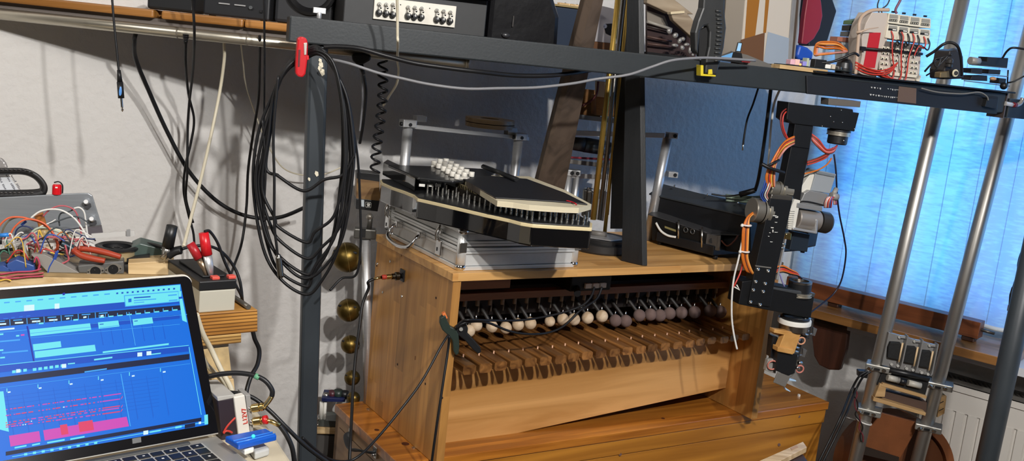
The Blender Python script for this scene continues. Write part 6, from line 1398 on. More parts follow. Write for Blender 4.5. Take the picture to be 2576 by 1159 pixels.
part('plate_side', G().prism([bz(LB(x, y, -.003)) for x, y in ((617, 994), (630, 992), (640, 1078), (632, 1082))], LB.n*.03), mat('plate_grey', '8f8d8a', .5), lb2, .001)
RT = mat('red_marker', 'c2392e', .6)
text('red_marking', 'L12V7', .0098, basis(LB(616, 1046, -.0047), LB(613, 1032)-LB(617.5, 1072), LB(600, 1055)-LB(625, 1051)), RT, lb2)
for lab, pts, rr in (('red_wire', [(562, 1088), (570, 1074), (580, 1062), (592, 1050)], .0016), ('red_wire', [(562, 1090), (568, 1084), (576, 1084), (584, 1088)], .0016)):
    part('red_wire', G().tube(crv([LB(x, y, -.006) for x, y in pts]), rr, 6), REDW, lb2)
for i, (lab, x0, y0, x1, y1, pts, ring) in enumerate((
    ('black audio cable curving left from the upper gold plug of the marked box', 632, 1027, 664, 1022, [(676, 1008), (684, 996), (684, 980), (668, 958), (640, 944), (600, 938), (560, 940), (524, 947), (470, 962)], False),
    ('black audio cable from the lower, red-ringed gold plug of the marked box', 636, 1060, 664, 1056, [(684, 1060), (704, 1070), (722, 1096), (736, 1130), (742, 1175)], True))):
    Y = 1.39; c_ = thing('audio_cable', lab, 'cable', at(x0, y0, Y))
    a = at(x0, y0, Y); b = at(x1, y1, Y); d = (b-a)
    part('gold_plug', G().lathe(a, d, [(.0046, 0), (.0062, .002), (.0062, .012), (.005, .013), (.0062, .0145), (.0058, .018), (.004, .0195), (.003, .022)], 16), GOLD, c_)
    part('pin', G().cyl(a-d.normalized()*.004, a, .0045, n=12), CHR, c_)
    if ring: part('red_ring', G().cyl(b-d.normalized()*.001, b+d.normalized()*.005, .0066, n=16), RED, c_)
    e = at(*pts[0], Y); part('spring_tail', G().tube(crv([b, (b+e)/2, e, at(*pts[1], Y)]) if not ring else [b, e, at(*pts[1], Y)], .0036, 10), GOLD, c_)
    part('cord', G().tube(crv([at(x, y, Y) for x, y in pts[1:]]), .0038, 8), BLK, c_)
    if not ring: part('green_tape', G().tube([at(641, 944, Y), at(652, 950, Y)], .0044, 8), mat('green_tape', '5d9a74', .5), c_)
cable('black_cable', 'black cable running from behind the laptop over the marked box down to the right', [(480, 985, 1.42), (540, 985, 1.42), (600, 989, 1.41), (640, 1002, 1.41), (680, 1034, 1.41), (720, 1074, 1.41), (770, 1122, 1.42), (830, 1165, 1.44), (900, 1200, 1.46)], .0033, BLK)
cable('black_cable', 'black cable hanging below the thick plywood block behind the marked box', [(634, 820, 1.62), (640, 850, 1.6), (652, 880, 1.58), (648, 915, 1.56), (632, 945, 1.54), (622, 975, 1.53), (618, 1000, 1.52)], .0036, BLK)
# stack of wood under the battery
SBY = radians(38)
PLY = wood('plywood_layers', 'c08a42', '8d5c22', 'x', 5, coat=.2, lines=.0056)
PLY2 = wood('pale_plywood_layers', 'c9a160', '96703a', 'x', 5, coat=.1, lines=.0052)
S1_ = PL(at(570, 830, 1.52), SBY)
def lay(name, lab, cat, q, plane, th, m, z0=None, z1=None, **k):
    P = [plane(x, y) for x, y in q]
    if z0 is not None: P = [V((p.x, p.y, z1 if i < 2 else z0)) for i, p in enumerate(P)]
    return single(name, lab, cat, G().prism(P, plane.n*th), m, rz=SBY, **k)
z_t1 = S1_(648, 779).z; z_b1 = S1_(648, 834).z; z_b2 = z_b1-.0165
z_b3 = S1_(590, 982).z
lay('plywood_block', 'thick orange plywood block under the grey battery', 'block', ((490, 800), (648, 779), (648, 834), (490, 858)), S1_, .13, PLY, z_b1, z_t1, bevel=.001)
lay('plywood_block', 'thin pale plywood block under the thick plywood block', 'block', ((490, 860), (607, 840), (607, 866), (490, 880)), S1_, .11, PLY2, z_b2+.0005, z_b1-.0003, bevel=.001)
S2_ = PL(at(560, 900, 1.53), SBY)
lay('grey_board', 'thin pale grey board between the plywood and the wooden block below', 'board', ((490, 872), (575, 862), (575, 872), (490, 884)), S2_, .09, mat('pale_grey_board', 'aaa192', .6), z_b2-.0075, z_b2)
OSB = mat('pale_chipboard', 'd0b482', .75, noise=.35, nscale=45, bump=.2, bscale=60)
zm = S2_(583, 952).z
lay('chipboard_block', 'pale chipboard block with a dark knot in the middle of the wood stack', 'block', ((490, 884), (575, 872), (584, 952), (500, 962)), S2_, .08, OSB, zm, z_b2-.008, bevel=.001)
lay('pale_wooden_block', 'pale wooden block with a round dark knot at the bottom of the wood stack', 'block', ((496, 964), (588, 954), (592, 1000), (500, 1010)), S2_, .08, PALEW, BZ+.0003, zm-.0005, bevel=.001)
single('knot_plug', 'round dark knot plug in the bottom block of the wood stack', 'plug', G().cyl(S2_(539, 986, -.0006), S2_(539, 986, .001), .0085, n=20), wood('knot_wood', 'b08a55', '8a6434', 'z', 9))
single('metal_rod', 'short grey metal rod lying on the orange plywood block beside the battery', 'rod', G().cyl(V((S1_(625, 779, .004).x, S1_(625, 779, .004).y, z_t1+.0045)), V((S1_(625, 779, .004).x, S1_(625, 779, .004).y, z_t1+.0045))+S1_.n*.10, .0042, n=12), mat('rod_grey', '77736a', .4, .7))
# battery with red clips
bt = thing('lead_battery', 'grey and black lead battery with red terminals on the wood stack', 'battery', V((S1_(540, 790).x, S1_(540, 790).y, z_t1)), SBY)
zb = z_t1+.0005; 
BPp = PL(S1_(545, 795, .006), SBY)
x0_, x1_ = BPp(500, 790), BPp(590, 780)
def bq(z, e=0): return [V((x0_.x, x0_.y, z))-S1_.e*e, V((x1_.x, x1_.y, z))+S1_.e*e]
zc = BPp(590, 727).z; zd = BPp(588, 703).z
a, b = bq(zb); part('case', G().prism([a, b, V((b.x, b.y, zc)), V((a.x, a.y, zc))], BPp.n*.15), mat('battery_grey', 'b3afa0', .5), bt, .0015)
a, b = bq(zc+.0003, .0012); part('lid', G().prism([a, b, V((b.x, b.y, zd)), V((a.x, a.y, zd))], BPp.n*.15), BLKP, bt, .002)
mid = (a+b)/2; mid.z = zd
part('lid_ridge', G().prism([a+S1_.e*.012+V((0, 0, zd-zc))+BPp.n*.02, b-S1_.e*.012+V((0, 0, zd-zc))+BPp.n*.02, b-S1_.e*.012+V((0, 0, zd-zc))+BPp.n*.13, a+S1_.e*.012+V((0, 0, zd-zc))+BPp.n*.13], (0, 0, .003)), BLKP, bt, .001)
TR = mat('terminal_coral', 'd8574a', .4)
for f_ in (.48, .92):
    p = a.lerp(b, f_); p.z = zd; part('terminal', G().box(p+BPp.n*.012+V((0, 0, .002)), (.012, .012, .005), SBY), TR, bt, .001)
cl_ = thing('battery_clip', 'red-handled crocodile clip biting the front terminal of the grey battery', 'clip', at(530, 690, 1.53))
part('handle', G().cyl(at(512, 585, 1.53), at(521, 641, 1.53), .0075, .0082, 16), RED, cl_)
part('handle', G().cyl(at(478, 612, 1.53), at(502, 650, 1.53), .0068, .0078, 16), mat('dark_red_grip', 'a01b24', .4), cl_)
part('jaw', G().tube([at(521, 640, 1.53), at(527, 668, 1.53), at(531, 694, 1.53)], [.0075, .007, .004], 10, flat=.6), ALU, cl_)
part('jaw', G().tube([at(501, 648, 1.53), at(514, 672, 1.53), at(522, 698, 1.53)], [.0066, .0055, .003], 10, flat=.6), mat('jaw_bronze', '8a7762', .35, .8), cl_)
part('lead', G().tube(crv([at(515, 582, 1.53), at(528, 582, 1.54), at(548, 612, 1.55), at(566, 660, 1.56), at(590, 710, 1.57), at(606, 742, 1.58), at(612, 764, 1.6)]), .0024, 8), BLK, cl_)
ck2 = thing('battery_clip', 'black-handled crocodile clip lying behind the grey battery', 'clip', at(430, 610, 1.6))
part('handle', G().cyl(at(433, 568, 1.6), at(422, 620, 1.6), .009, .0095, 16), BLKP, ck2)
part('handle', G().tube(crv([at(456, 628, 1.6), at(440, 632, 1.6), at(424, 642, 1.6)]), .008, 10, flat=.7), BLKP, ck2)
part('jaw', G().tube([at(424, 618, 1.6), at(420, 640, 1.6), at(408, 650, 1.6)], .006, 8, flat=.6), NICK, ck2)
part('lead', G().tube(crv([at(458, 626, 1.6), at(480, 620, 1.61), at(520, 618, 1.62), at(556, 632, 1.64), at(588, 670, 1.66), at(604, 710, 1.66), at(610, 760, 1.66)]), .0026, 8), BLK, ck2)
cable('cream_cable', 'cream cable slanting down in front of the wood stack beside the laptop lid', [(494, 790, 1.44), (510, 838, 1.46), (532, 880, 1.48), (556, 930, 1.48), (578, 970, 1.48), (586, 994, 1.48)], .0042, CREAM)
cable('cream_cable', 'second cream cable lying behind the slanting one in front of the wood stack', [(500, 880, 1.47), (520, 916, 1.5), (548, 944, 1.5), (570, 972, 1.5), (580, 996, 1.5)], .0036, CREAM)
# ------------------------------------------------------------------ electronics pile behind the laptop
cr = thing('pale_wooden_crate', 'pale wooden crate carrying the pile of electronics behind the laptop', 'crate', V((at(300, 690, 1.62).x, at(300, 690, 1.62).y, BZ)))
CY = radians(20); CPn = PL(at(380, 690, 1.6), CY)
zt = CPn(380, 702).z
p0, p1_ = CPn(-120, 720), CPn(440, 680)
part('side_board', G().prism([V((p0.x, p0.y, BZ+.0005)), V((p1_.x, p1_.y, BZ+.0005)), V((p1_.x, p1_.y, zt)), V((p0.x, p0.y, zt))], CPn.n*.018), PALEW, cr, .001)
part('end_board', G().prism([V((p1_.x, p1_.y, BZ+.0005))-CPn.e*.018+CPn.n*.0185, V((p1_.x, p1_.y, BZ+.0005))+CPn.n*.0185, V((p1_.x, p1_.y, zt))+CPn.n*.0185, V((p1_.x, p1_.y, zt))-CPn.e*.018+CPn.n*.0185], CPn.n*.2), PALEW, cr, .001)
part('top_board', G().prism([V((p0.x, p0.y, zt+.0003)), V((p1_.x, p1_.y, zt+.0003)), V((p1_.x, p1_.y, zt+.0003))+CPn.n*.22, V((p0.x, p0.y, zt+.0003))+CPn.n*.14], (0, 0, .006)), wood('crate_top', 'a98f66', '86704e', 'x', 6), cr)
ZT = zt+.0066
CRB = PL(CPn(385, 680, .004), CY)
single('pale_wooden_box', 'small pale wooden box with a dark slot between the wire spool and the battery', 'box', G().prism([V((p.x, p.y, max(p.z, ZT))) for p in (CRB(322, 662), CRB(432, 655), CRB(432, 700), CRB(322, 706))], CRB.n*.05), PALEW, rz=CY, bevel=.001)
pst = single('metal_post', 'short grey metal post at the right corner of the pale wooden crate', 'post', G().cyl(V((CPn(412, 665, .02).x, CPn(412, 665, .02).y, ZT)), V((CPn(412, 665, .02).x, CPn(412, 665, .02).y, CPn(412, 622, .02).z)), .0042, n=10), mat('rod_grey', '', .4))
def ez(x, y, z=0): return atz(x, y, ZT+z)
def EY(off): return PL(CPn(250, 640, off), CY)
E0, E1, E2, E3 = EY(.005), EY(.05), EY(.10), EY(.15)
# connector box with two round sockets
sb = thing('din_socket_box', 'grey box with two round five-pin sockets behind the laptop lid', 'connector box', V((E0(260, 690).x, E0(260, 690).y, ZT)), CY)
def dn(P): return V((P.x, P.y, max(P.z, ZT)))
part('body', G().prism([E0(195, 668), E0(311, 656), dn(E0(312, 690)), dn(E0(198, 700))], E0.n*.04), mat('grey_abs_box', '5c5c5a', .45), sb, .002)
for px, py in ((240, 682), (285, 677)):
    s_ = part('socket_plate', G().prism([E0(px+22*cos(a)*(1 if abs(cos(a)) > .9 else .72), py-3*cos(a)+14.5*sin(a), -.0015) for a in [i*pi/8 for i in range(16)]], E0.n*.0015), mat('plate_nickel', 'b0aca4', .35, .8), sb)
    part('socket', G().lathe(E0(px, py, -.0016), -E0.n, [(0, .0003), (.0068, .0003), (.0072, .001), (.0078, .001), (.0078, 0)], 24), BLKP, s_)
    part('socket_pin', G().cyl(E0(px-2, py-3, -.0026), E0(px-2, py-3, -.0018), .001, n=6), CHR, s_)
    for sx_ in (-18, 18): part('screw', G().sph(E0(px+sx_, py-sx_*.1, -.0016), .0014, n=8, m=5), DARK, s_)
# wire spool and pliers
spo = thing('wire_spool', 'black-rimmed spool of pale solder wire lying flat behind the socket box', 'spool', dn(E1(296, 640)))
c = E2(296, 624); c = V((c.x, c.y, ZT+.02)); c = E1(294, 632, .01)
R_ = .034; hz_ = E1(296, 640).z
c = V((c.x, c.y, max(ZT+.006, hz_-.012)))
part('lower_flange', G().lathe(c, (0, 0, 1), [(0, 0), (R_, 0), (R_, .004), (0, .004)], 36), BLKP, spo)
part('winding', G().lathe(c, (0, 0, 1), [(R_-.004, .004), (R_-.004, .020)], 36), mat('solder_wire', 'b9a67f', .35, .3, noise=.3, nscale=4, stretch=(1, 1, 90)), spo)
part('upper_flange', G().lathe(c, (0, 0, 1), [(R_-.011, .022), (R_-.011, .0245), (R_-.003, .0265), (R_+.001, .0245), (R_+.001, .021), (R_-.004, .020)], 36), BLKP, spo)
part('hub', G().lathe(c, (0, 0, 1), [(R_-.011, .022), (R_-.012, .012), (.009, .012), (.009, .022), (.005, .022), (.005, .008)], 30), mat('spool_hub', '101012', .5), spo)
for k in range(5):
    a_ = k*2*pi/5; part('spoke', G().tube([c+V((.008*cos(a_), .008*sin(a_), .016)), c+V(((R_-.012)*cos(a_), (R_-.012)*sin(a_), .016))], .0022, 6), BLKP, spo)
pli = thing('pliers', 'pliers with two red-orange handles lying in front of the wire spool', 'pliers', E0(250, 640, .01))
PLR = mat('orange_red_grip', '9e3a22', .45)
part('handle', G().tube(crv([E0(188, 626, .012), E0(220, 626, .008), E0(262, 634, .004), E0(304, 646, .0)]), [.0043+.001*sin(i/24*pi) for i in range(25)], 12), PLR, pli)
part('handle', G().tube(crv([E0(184, 628, .008), E0(204, 642, .0), E0(232, 650, -.004), E0(264, 656, -.006)]), [.0043+.001*sin(i/24*pi) for i in range(25)], 12), PLR, pli)
part('jaw', G().tube(crv([E0(188, 627, .012), E0(172, 618, .018), E0(158, 612, .022)]), .006, 8, flat=.7), mat('tool_steel_blue', '51606a', .35, .8), pli)
# metal angle plate with bolts, cable chain, red cable drum, paper
MP = PL(CPn(120, 560, .17), CY)
mp_ = thing('aluminium_plate', 'grey brushed aluminium plate with two bolts standing behind the electronics', 'plate', dn(MP(120, 600)))
part('sheet', G().prism([MP(x, y) for x, y in ((-60, 500), (200, 486), (222, 486), (232, 492), (255, 566), (-60, 606))], MP.n*.006), mat('satin_aluminium_sheet', '9a9fa4', .4, .6, noise=.12, nscale=8, stretch=(1, 1, 30)), mp_, .001)
part('lower_flange', G().prism([MP(x, y, -.001) for x, y in ((-60, 606), (255, 568), (259, 588), (214, 592), (-60, 622))], MP.n*.008), mat('flange_dark_grey', '6f6a70', .4, .5), mp_)  # flange in a darker grey than the sheet
for px, py in ((220, 513), (234, 556)):
    bl = part('bolt', G().cyl(MP(px, py, .001), MP(px-4, py-6, -.014), .0038, n=12), ALU, mp_)
    part('nut', G().cyl(MP(px+1, py+4, -.0), MP(px+1, py+4, -.005), .006, n=6), mat('nut_dark', '4a4a4c', .3, .9), bl)
ccn = thing('cable_chain', 'black cable drag chain bent in a loop standing on the aluminium plate', 'cable chain', MP(60, 480))
part('chain', G().tube(crv([MP(-80, 430, .02), MP(0, 431, .02), MP(56, 431, .02), MP(88, 442, .02), MP(107, 462, .02), MP(109, 478, .02), MP(96, 486, .02), MP(40, 489, .02), MP(-80, 490, .02)]), .0042, 4, flat=2.2), mat('chain_black', '1a191a', .5), ccn)
for i in range(9): 
    part('link_rib', G().tube([MP(-10+i*11, 425.6+max(0, i-6)*3.0, .012), MP(-4+i*11, 426+max(0, i-6)*3.4, .012)], .001, 5), mat('chain_rib', '55524f', .5), ccn); part('link_rib', G().tube([MP(-10+i*11, 484.6, .012), MP(-4+i*11, 484.2, .012)], .001, 5), mat('chain_rib', '', .5), ccn)
pa_ = thing('printed_paper', 'white printed sheet leaning on the wall behind the cable chain', 'paper', MP(20, 490, .03))
part('sheet', G().prism([MP(x, y, .035) for x, y in ((-60, 436), (20, 436), (56, 492), (-60, 492))], MP.n*.0008), mat('paper_white', 'cdd0d4', .7), pa_)
g = G()
random.seed(4)
for (xa, ya, xb, yb_) in ((14, 440, 38, 484), (27, 442, 52, 484), (-6, 444, 16, 484)):
    n = 12
    for i in range(n):
        if i == 5: continue
        u = i/n; v = u+.6/n; x0 = xa+(xb-xa)*u; y0 = ya+(yb_-ya)*u; x1 = xa+(xb-xa)*v; y1 = ya+(yb_-ya)*v; h = random.uniform(3, 6)
        g.prism([MP(x0, y0, .0345), MP(x1, y1, .0345), MP(x1+h, y1-h*.3, .0345), MP(x0+h*.8, y0-h*.3, .0345)], MP.n*.0004)
part('printed_line', g, mat('print_grey', '6a6a70', .7), pa_)
single('clear_plastic_bag', 'crumpled clear grey plastic film at the left edge above the cable chain', 'bag', G().prism([MP(x, y, .04) for x, y in ((-50, 398), (4, 398), (14, 410), (20, 424), (-50, 424))], MP.n*.01), mat('grey_film', '8f8b88', .3, bump=.8, bscale=60), bevel=.003)
rdm = thing('red_gas_cylinder', 'tiny red canister with a black strap standing on the aluminium plate', 'canister', MP(144, 488))
part('body', G().lathe(MP(143, 488, .004), (0, 0, 1), [(0, 0), (.0078, 0), (.0078, .0145), (.006, .0175), (0, .0175)], 18), mat('gloss_red', 'cf1420', .2, coat=.5), rdm)
part('strap', G().tube(crv([MP(136, 459, .0), MP(148, 457, .0), MP(157, 466, .0), MP(157, 486, .0)]), .0012, 6), BLK, rdm)
part('white_label', G().prism([MP(x, y, -.0042) for x, y in ((139, 470), (145, 470), (145, 473), (139, 473))], MP.n*.0006), WHT, rdm)
# boards, modules and clutter lying in the pile
pcb = thing('breadboard', 'pale breadboard strip with rows of parts in the electronics pile', 'circuit board', dn(E2(90, 600)))
part('board', G().prism([dn(E1(-60, 640)), dn(E1(210, 612)), dn(E1(210, 612))+E1.n*.07, dn(E1(-60, 640))+E1.n*.07], (0, 0, .012)), mat('breadboard_white', 'c9c6bf', .6), pcb, .001)
part('dark_strip', G().prism([E1(-60, 634, -.001), E1(40, 622, -.001), E1(40, 630, -.001), E1(-60, 642, -.001)], E1.n*.004), BLKP, pcb)
part('printed_card', G().prism([E1(170, 602, .01), E1(212, 610, .0), E1(240, 622, .0), E1(226, 600, .03), E1(178, 594, .03)], (0, 0, .0015)), mat('card_white', 'd8d5d0', .6), pcb)
for (nm, lab, q, P, th, m) in (
    ('dark_relay_module', 'dark flat module under the aluminium plate in the pile', ((120, 585), (196, 580), (196, 602), (120, 606)), E3, .04, mat('purple_black_module', '2d2530', .5)),
    ('blue_relay', 'blue relay block among pink wires at the lower left of the pile', ((16, 665), (40, 652), (86, 668), (88, 692), (40, 700), (20, 692)), E0, .03, mat('relay_blue', '33508f', .4)),
    ('blue_relay', 'second blue relay block cut by the left photo edge', ((-30, 672), (8, 668), (34, 682), (34, 700), (-30, 704)), E0, .03, mat('relay_blue', '', .4)),
    ('beige_module', 'beige block module with a dark base left of the pliers', ((40, 622), (70, 616), (72, 652), (40, 660)), E1, .03, mat('beige_block', 'a08e6c', .6)),
    ('grey_heatsink', 'grey finned heatsink between the blue relay and the socket box', ((78, 640), (112, 640), (200, 690), (196, 702), (120, 702)), E0, .04, mat('heatsink_grey', '8b8781', .5)),
    ('green_circuit_board', 'dark green circuit board right of the wire spool', ((330, 622), (352, 612), (424, 630), (424, 650), (332, 655)), E1, .05, mat('pcb_dark_green', '3f4f4a', .4)),
    ('cream_terminal', 'small cream plug block in the middle of the pile', ((112, 612), (130, 610), (130, 640), (114, 644)), E1, .02, mat('cream_block', '', .6))):
    o = single(nm, lab, 'module', G().prism([dn(P(x, y)) for x, y in q], P.n*th), m, None, bevel=.0015)
fin = thing('screwdriver', 'screwdriver with a worn amber wooden handle standing in the wire pile', 'screwdriver', E2(112, 600))
part('handle', G().tube(crv([E2(96, 538, .0), E2(104, 556, .0), E2(110, 580, .0), E2(118, 606, .0)]), [.0085, .0082, .008, .0078, .0075, .0072, .007, .007]+[.0068]*17, 12), wood('amber_handle', 'b4692c', '8a5a20', 'z', 8), fin)
part('shaft', G().cyl(E2(118, 606, .0), E2(126, 634, .0), .0025, n=8), CHR, fin)
part('ferrule', G().cyl(E2(108, 575, .0), E2(114, 596, .0), .0076, n=14), mat('ferrule_tan', 'a08858', .4), fin)
for i, (px, py) in enumerate(((2, 598), (16, 655), (26, 664))):
    part('header_pin', G().cyl(E0(px, py, .02), E0(px, py+16, .02), .0018, n=6), BLKP, pcb)
wl_ = thing('jumper_wires', 'tangle of coloured jumper wires arching over the electronics pile', 'wiring', E1(120, 600))
WZ = lambda pts, o: [CPn(x, y, o) for x, y in pts]
for pts, o, r, m in (
    ([(-10, 590), (0, 566), (22, 548), (52, 546), (78, 552), (106, 562), (130, 584), (143, 610), (140, 632), (124, 660), (112, 690)], .05, .0021, mat('salmon_wire', 'd2603c', .45)),
    ([(24, 594), (36, 572), (58, 554), (84, 552), (114, 564), (136, 590), (147, 616), (142, 640)], .045, .0021, mat('salmon_wire', '', .45)),
    ([(4, 600), (8, 576), (24, 554), (48, 546), (74, 550)], .06, .0019, mat('olive_grey_wire', '6b6552', .45)),
    ([(78, 548), (100, 532), (130, 526), (158, 530), (186, 548), (208, 576), (224, 606), (232, 628)], .07, .0021, WHW),
    ([(108, 544), (124, 528), (148, 518), (172, 520), (190, 532), (200, 560), (206, 596), (214, 626)], .075, .0018, mat('dull_rose_wire', 'b2545c', .45)),
    ([(186, 524), (200, 522), (212, 534), (216, 560), (222, 600), (230, 622)], .08, .0019, WHW),
    ([(150, 568), (148, 548), (154, 536), (168, 534), (186, 526)], .08, .0017, mat('slate_wire', '3d4347', .45)),
    ([(124, 562), (150, 554), (176, 546), (200, 546), (222, 560)], .07, .0017, mat('slate_wire', '', .45)),
    ([(38, 602), (40, 582), (52, 570), (70, 570), (88, 580)], .05, .0016, mat('navy_wire', '23305a', .45)),
    ([(54, 566), (66, 556)], .06, .0028, BLW),
    ([(0, 592), (22, 590)], .03, .0046, mat('bright_blue_wire', '2f7fd0', .4)),
    ([(70, 606), (84, 580), (108, 572), (140, 580), (170, 592), (186, 604)], .05, .0024, mat('pale_green_wire', 'a7b3a0', .5)),
    ([(80, 590), (104, 574), (134, 576), (160, 582), (188, 598), (200, 612)], .055, .0022, mat('cream_wire', 'd6cdb4', .5)),
    ([(96, 600), (120, 596), (160, 602), (210, 600)], .04, .0018, PKW), ([(60, 618), (100, 600), (150, 596), (200, 604), (224, 612)], .03, .0018, mat('dull_rose_wire', '', .45)),
    ([(90, 612), (88, 630), (80, 650)], .02, .0018, mat('dark_red_wire', '', .45)), ([(164, 616), (170, 640), (172, 654), (150, 664), (130, 660)], .01, .0020, mat('dull_rose_wire', '', .45)),
    ([(0, 690), (40, 684), (80, 682), (104, 676)], -.002, .0018, mat('raspberry_wire', 'b0405a', .45)), ([(4, 700), (40, 692), (80, 690), (110, 686)], -.004, .0018, mat('dull_rose_wire', '', .45)), ([(-6, 696), (30, 700), (70, 696), (110, 694)], -.004, .0018, mat('raspberry_wire', '', .45)),
    ([(0, 706), (16, 702), (28, 706)], -.004, .0018, YEW), ([(86, 660), (92, 646), (100, 664), (96, 678)], .0, .0018, mat('raspberry_wire', '', .45)),
    ([(142, 632), (136, 650), (124, 672), (120, 690)], .006, .0020, BLW), ([(146, 630), (138, 654), (126, 680)], .01, .0022, BLW),
    ([(64, 600), (62, 630), (70, 652)], .03, .003, mat('clear_tube_wire', 'a9aba4', .3)), ([(84, 584), (66, 600), (60, 620), (68, 650)], .035, .003, mat('clear_tube_wire', '', .3)),
    ([(100, 570), (126, 560), (140, 552)], .07, .0014, WHW), ([(148, 620), (158, 626), (168, 622)], .02, .0016, BLK), ([(196, 604), (214, 600), (236, 602), (240, 606)], .05, .0016, BLK)):
    part('jumper', G().tube(crv(WZ(pts, o), 6), r*.78, 6), m, wl_)
random.seed(33)
JW = [REDW, BLK, WHW, BLW, GRW, YEW, PKW, ORW, BRW, mat('dull_rose_wire', '', .45), mat('slate_wire', '', .45), mat('navy_wire', '', .45)]
for i in range(44):
    xa = random.uniform(-10, 200); xb = xa+random.uniform(20, 70)*random.choice((-1, 1)); o = random.uniform(.0, .06)
    ya, yb_ = random.uniform(594, 690), random.uniform(594, 690)
    if xa > 120: ya = min(ya, 640)
    if xb > 120: yb_ = min(yb_, 640)
    h = random.uniform(4, 26)
    part('jumper', G().tube(crv(WZ([(xa, ya), (xa*.75+xb*.25, min(ya, yb_)-h*.7+random.uniform(-6, 10)), (xa*.4+xb*.6, min(ya, yb_)-h*.8+random.uniform(-6, 12)), (xb, yb_)], o), 6), random.uniform(.0009, .0014), 5), random.choice(JW), wl_)
single('acrylic_strip', 'pale clear acrylic strip with a small metal clip behind the wire spool', 'strip', G().prism([E3(230, 588), E3(338, 580), E3(340, 592), E3(232, 600)], E3.n*.004), mat('pale_acrylic', 'c6c4c0', .3))
single('small_clip', 'small grey metal clip on the acrylic strip behind the spool', 'clip', G().prism([E3(318, 579, -.004), E3(328, 578, -.004), E3(328, 594, -.004), E3(318, 595, -.004)], E3.n*.008), ALU)
single('flat_cable_strip', 'black flat cable with white stripes lying between spool and battery', 'cable', G().prism([E0(272, 656, .03), E0(376, 642, .03), E0(378, 655, .03), E0(274, 666, .03)], E0.n*.02), mat('black_white_strip', '1a1a1b', .4, noise=.0))
cable('black_cable', 'black cable lying over the green board towards the black crocodile clip', [(350, 612, 1.68), (380, 614, 1.66), (410, 622, 1.64), (436, 628, 1.62)], .003, BLK)
# ================================================================== BELL STAND LEFT OF THE CABINET
TB = MF.loc(atz(921, 1008, MO.z+CZ)); tbp = MF(TB.x, min(TB.y, .382), CZ)
YT = tbp.y
bs_ = thing('bell_stand', 'aluminium tube standing on the chest lid beside the cabinet and carrying brass bells', 'stand', tbp)
tt_ = at(920, 602, YT)
part('tube', G().cyl(tbp+V((0, 0, .0005)), tt_, .0112, n=24), ALU, bs_)
xb = at(920, 590, YT)
cb_ = part('cross_clamp', G().box(at(918, 586, YT), (.052, .03, .024), MYAW*.3), mat('clamp_grey', '5f5d58', .4, .6), bs_, .003)
part('clamp_screw', G().cyl(at(903, 584, YT-.01), at(896, 583, YT-.01), .006, n=12), BLKP, cb_)
part('clamp_gap', G().box(at(912, 586, YT-.0155), (.014, .003, .02), MYAW*.3), DARK, cb_)
part('neck', G().tube([at(928, 580, YT), at(930, 560, YT), at(932, 545, YT)], .0062, 10), mat('clamp_grey', '', .4), bs_)
part('ball_joint', G().sph(at(930, 545, YT), .0085), mat('ball_grey', '9a948a', .35, .6), bs_)
KP = PL(at(920, 480, YT+.01), .25)
dvb = thing('wooden_call_box', 'small wood-fronted black box with a white telephone symbol, mounted on the bell stand', 'box', KP(920, 530))
part('wood_body', G().prism([KP(x, y) for x, y in ((897, 448), (955, 456), (955, 506), (896, 499))], KP.n*.05), wood('walnut_front', '8a6a40', '66492a', 'x', 7), dvb, .001)
part('black_top', G().prism([KP(x, y, -.001) for x, y in ((897, 435), (905, 433), (955, 438), (955, 457), (897, 449))], KP.n*.052), BLKP, dvb, .001)
part('black_base', G().prism([KP(x, y, -.001) for x, y in ((896, 499), (955, 505), (950, 532), (895, 525))], KP.n*.052), BLKP, dvb, .001)
part('silver_patch', G().prism([KP(x, y, -.0016) for x, y in ((904, 502), (916, 503), (916, 520), (903, 518))], KP.n*.0006), mat('silver_label', 'b5bcc0', .3), dvb)
rim = [(920, 508), (932, 509), (934, 512), (933, 522), (921, 521), (919, 518)]
part('symbol_frame', G().tube([KP(x, y, -.0018) for x, y in rim], .0006, 5, closed=True), WHT, dvb)
g = G(); g.prism([KP(x, y, -.0018) for x, y in ((922, 513), (925, 511), (930, 511.5), (932, 514), (930, 516), (928, 514.5), (925.5, 514.2), (923, 515))], KP.n*.0006)
g.prism([KP(x, y, -.0018) for x, y in ((924.5, 515), (929, 515.4), (931, 519.5), (923, 518.8))], KP.n*.0006)
part('telephone_symbol', g, WHT, dvb)
for i, (px, py, rr) in enumerate(((873, 647, 40), (877, 780, 31), (881, 866, 25), (886, 950, 21), (889, 1001, 18))):
    lab = ('largest brass bell at the top of the tube stand', 'second brass bell from the top of the tube stand', 'third brass bell from the top of the tube stand', 'fourth brass bell from the top of the tube stand', 'smallest brass bell at the foot of the tube stand')[i]
    c = at(px, py, YT+.01); r = rr/FPX*YT
    b = thing('brass_bell', lab, 'bell', c-V((0, 0, r)), 0, 'brass bells on the tube stand')
    part('shell', G().sph(c, r, (1, 1, .98), 28, 18), mat('aged_brass', '75602f', .38, .9, noise=.45, nscale=18, bump=.15, bscale=50), b)
    part('seam', G().torus(c, V((1, .25, .25)), r*1.002, r*.02, 36, 5), mat('seam_brass', 'b09a5c', .35, .9), b)
    for sx_ in (-.62, .55): part('slot_hole', G().sph(c+V((sx_*r, -.62*r, .48*r)), r*.13, (1.5, .6, .8), 12, 8), DARK, b)
    part('mount', G().cyl(c+V((r*.9, 0, 0)), V((tt_.x, YT, c.z)), .0035, n=8), mat('clamp_grey', '', .4), b)
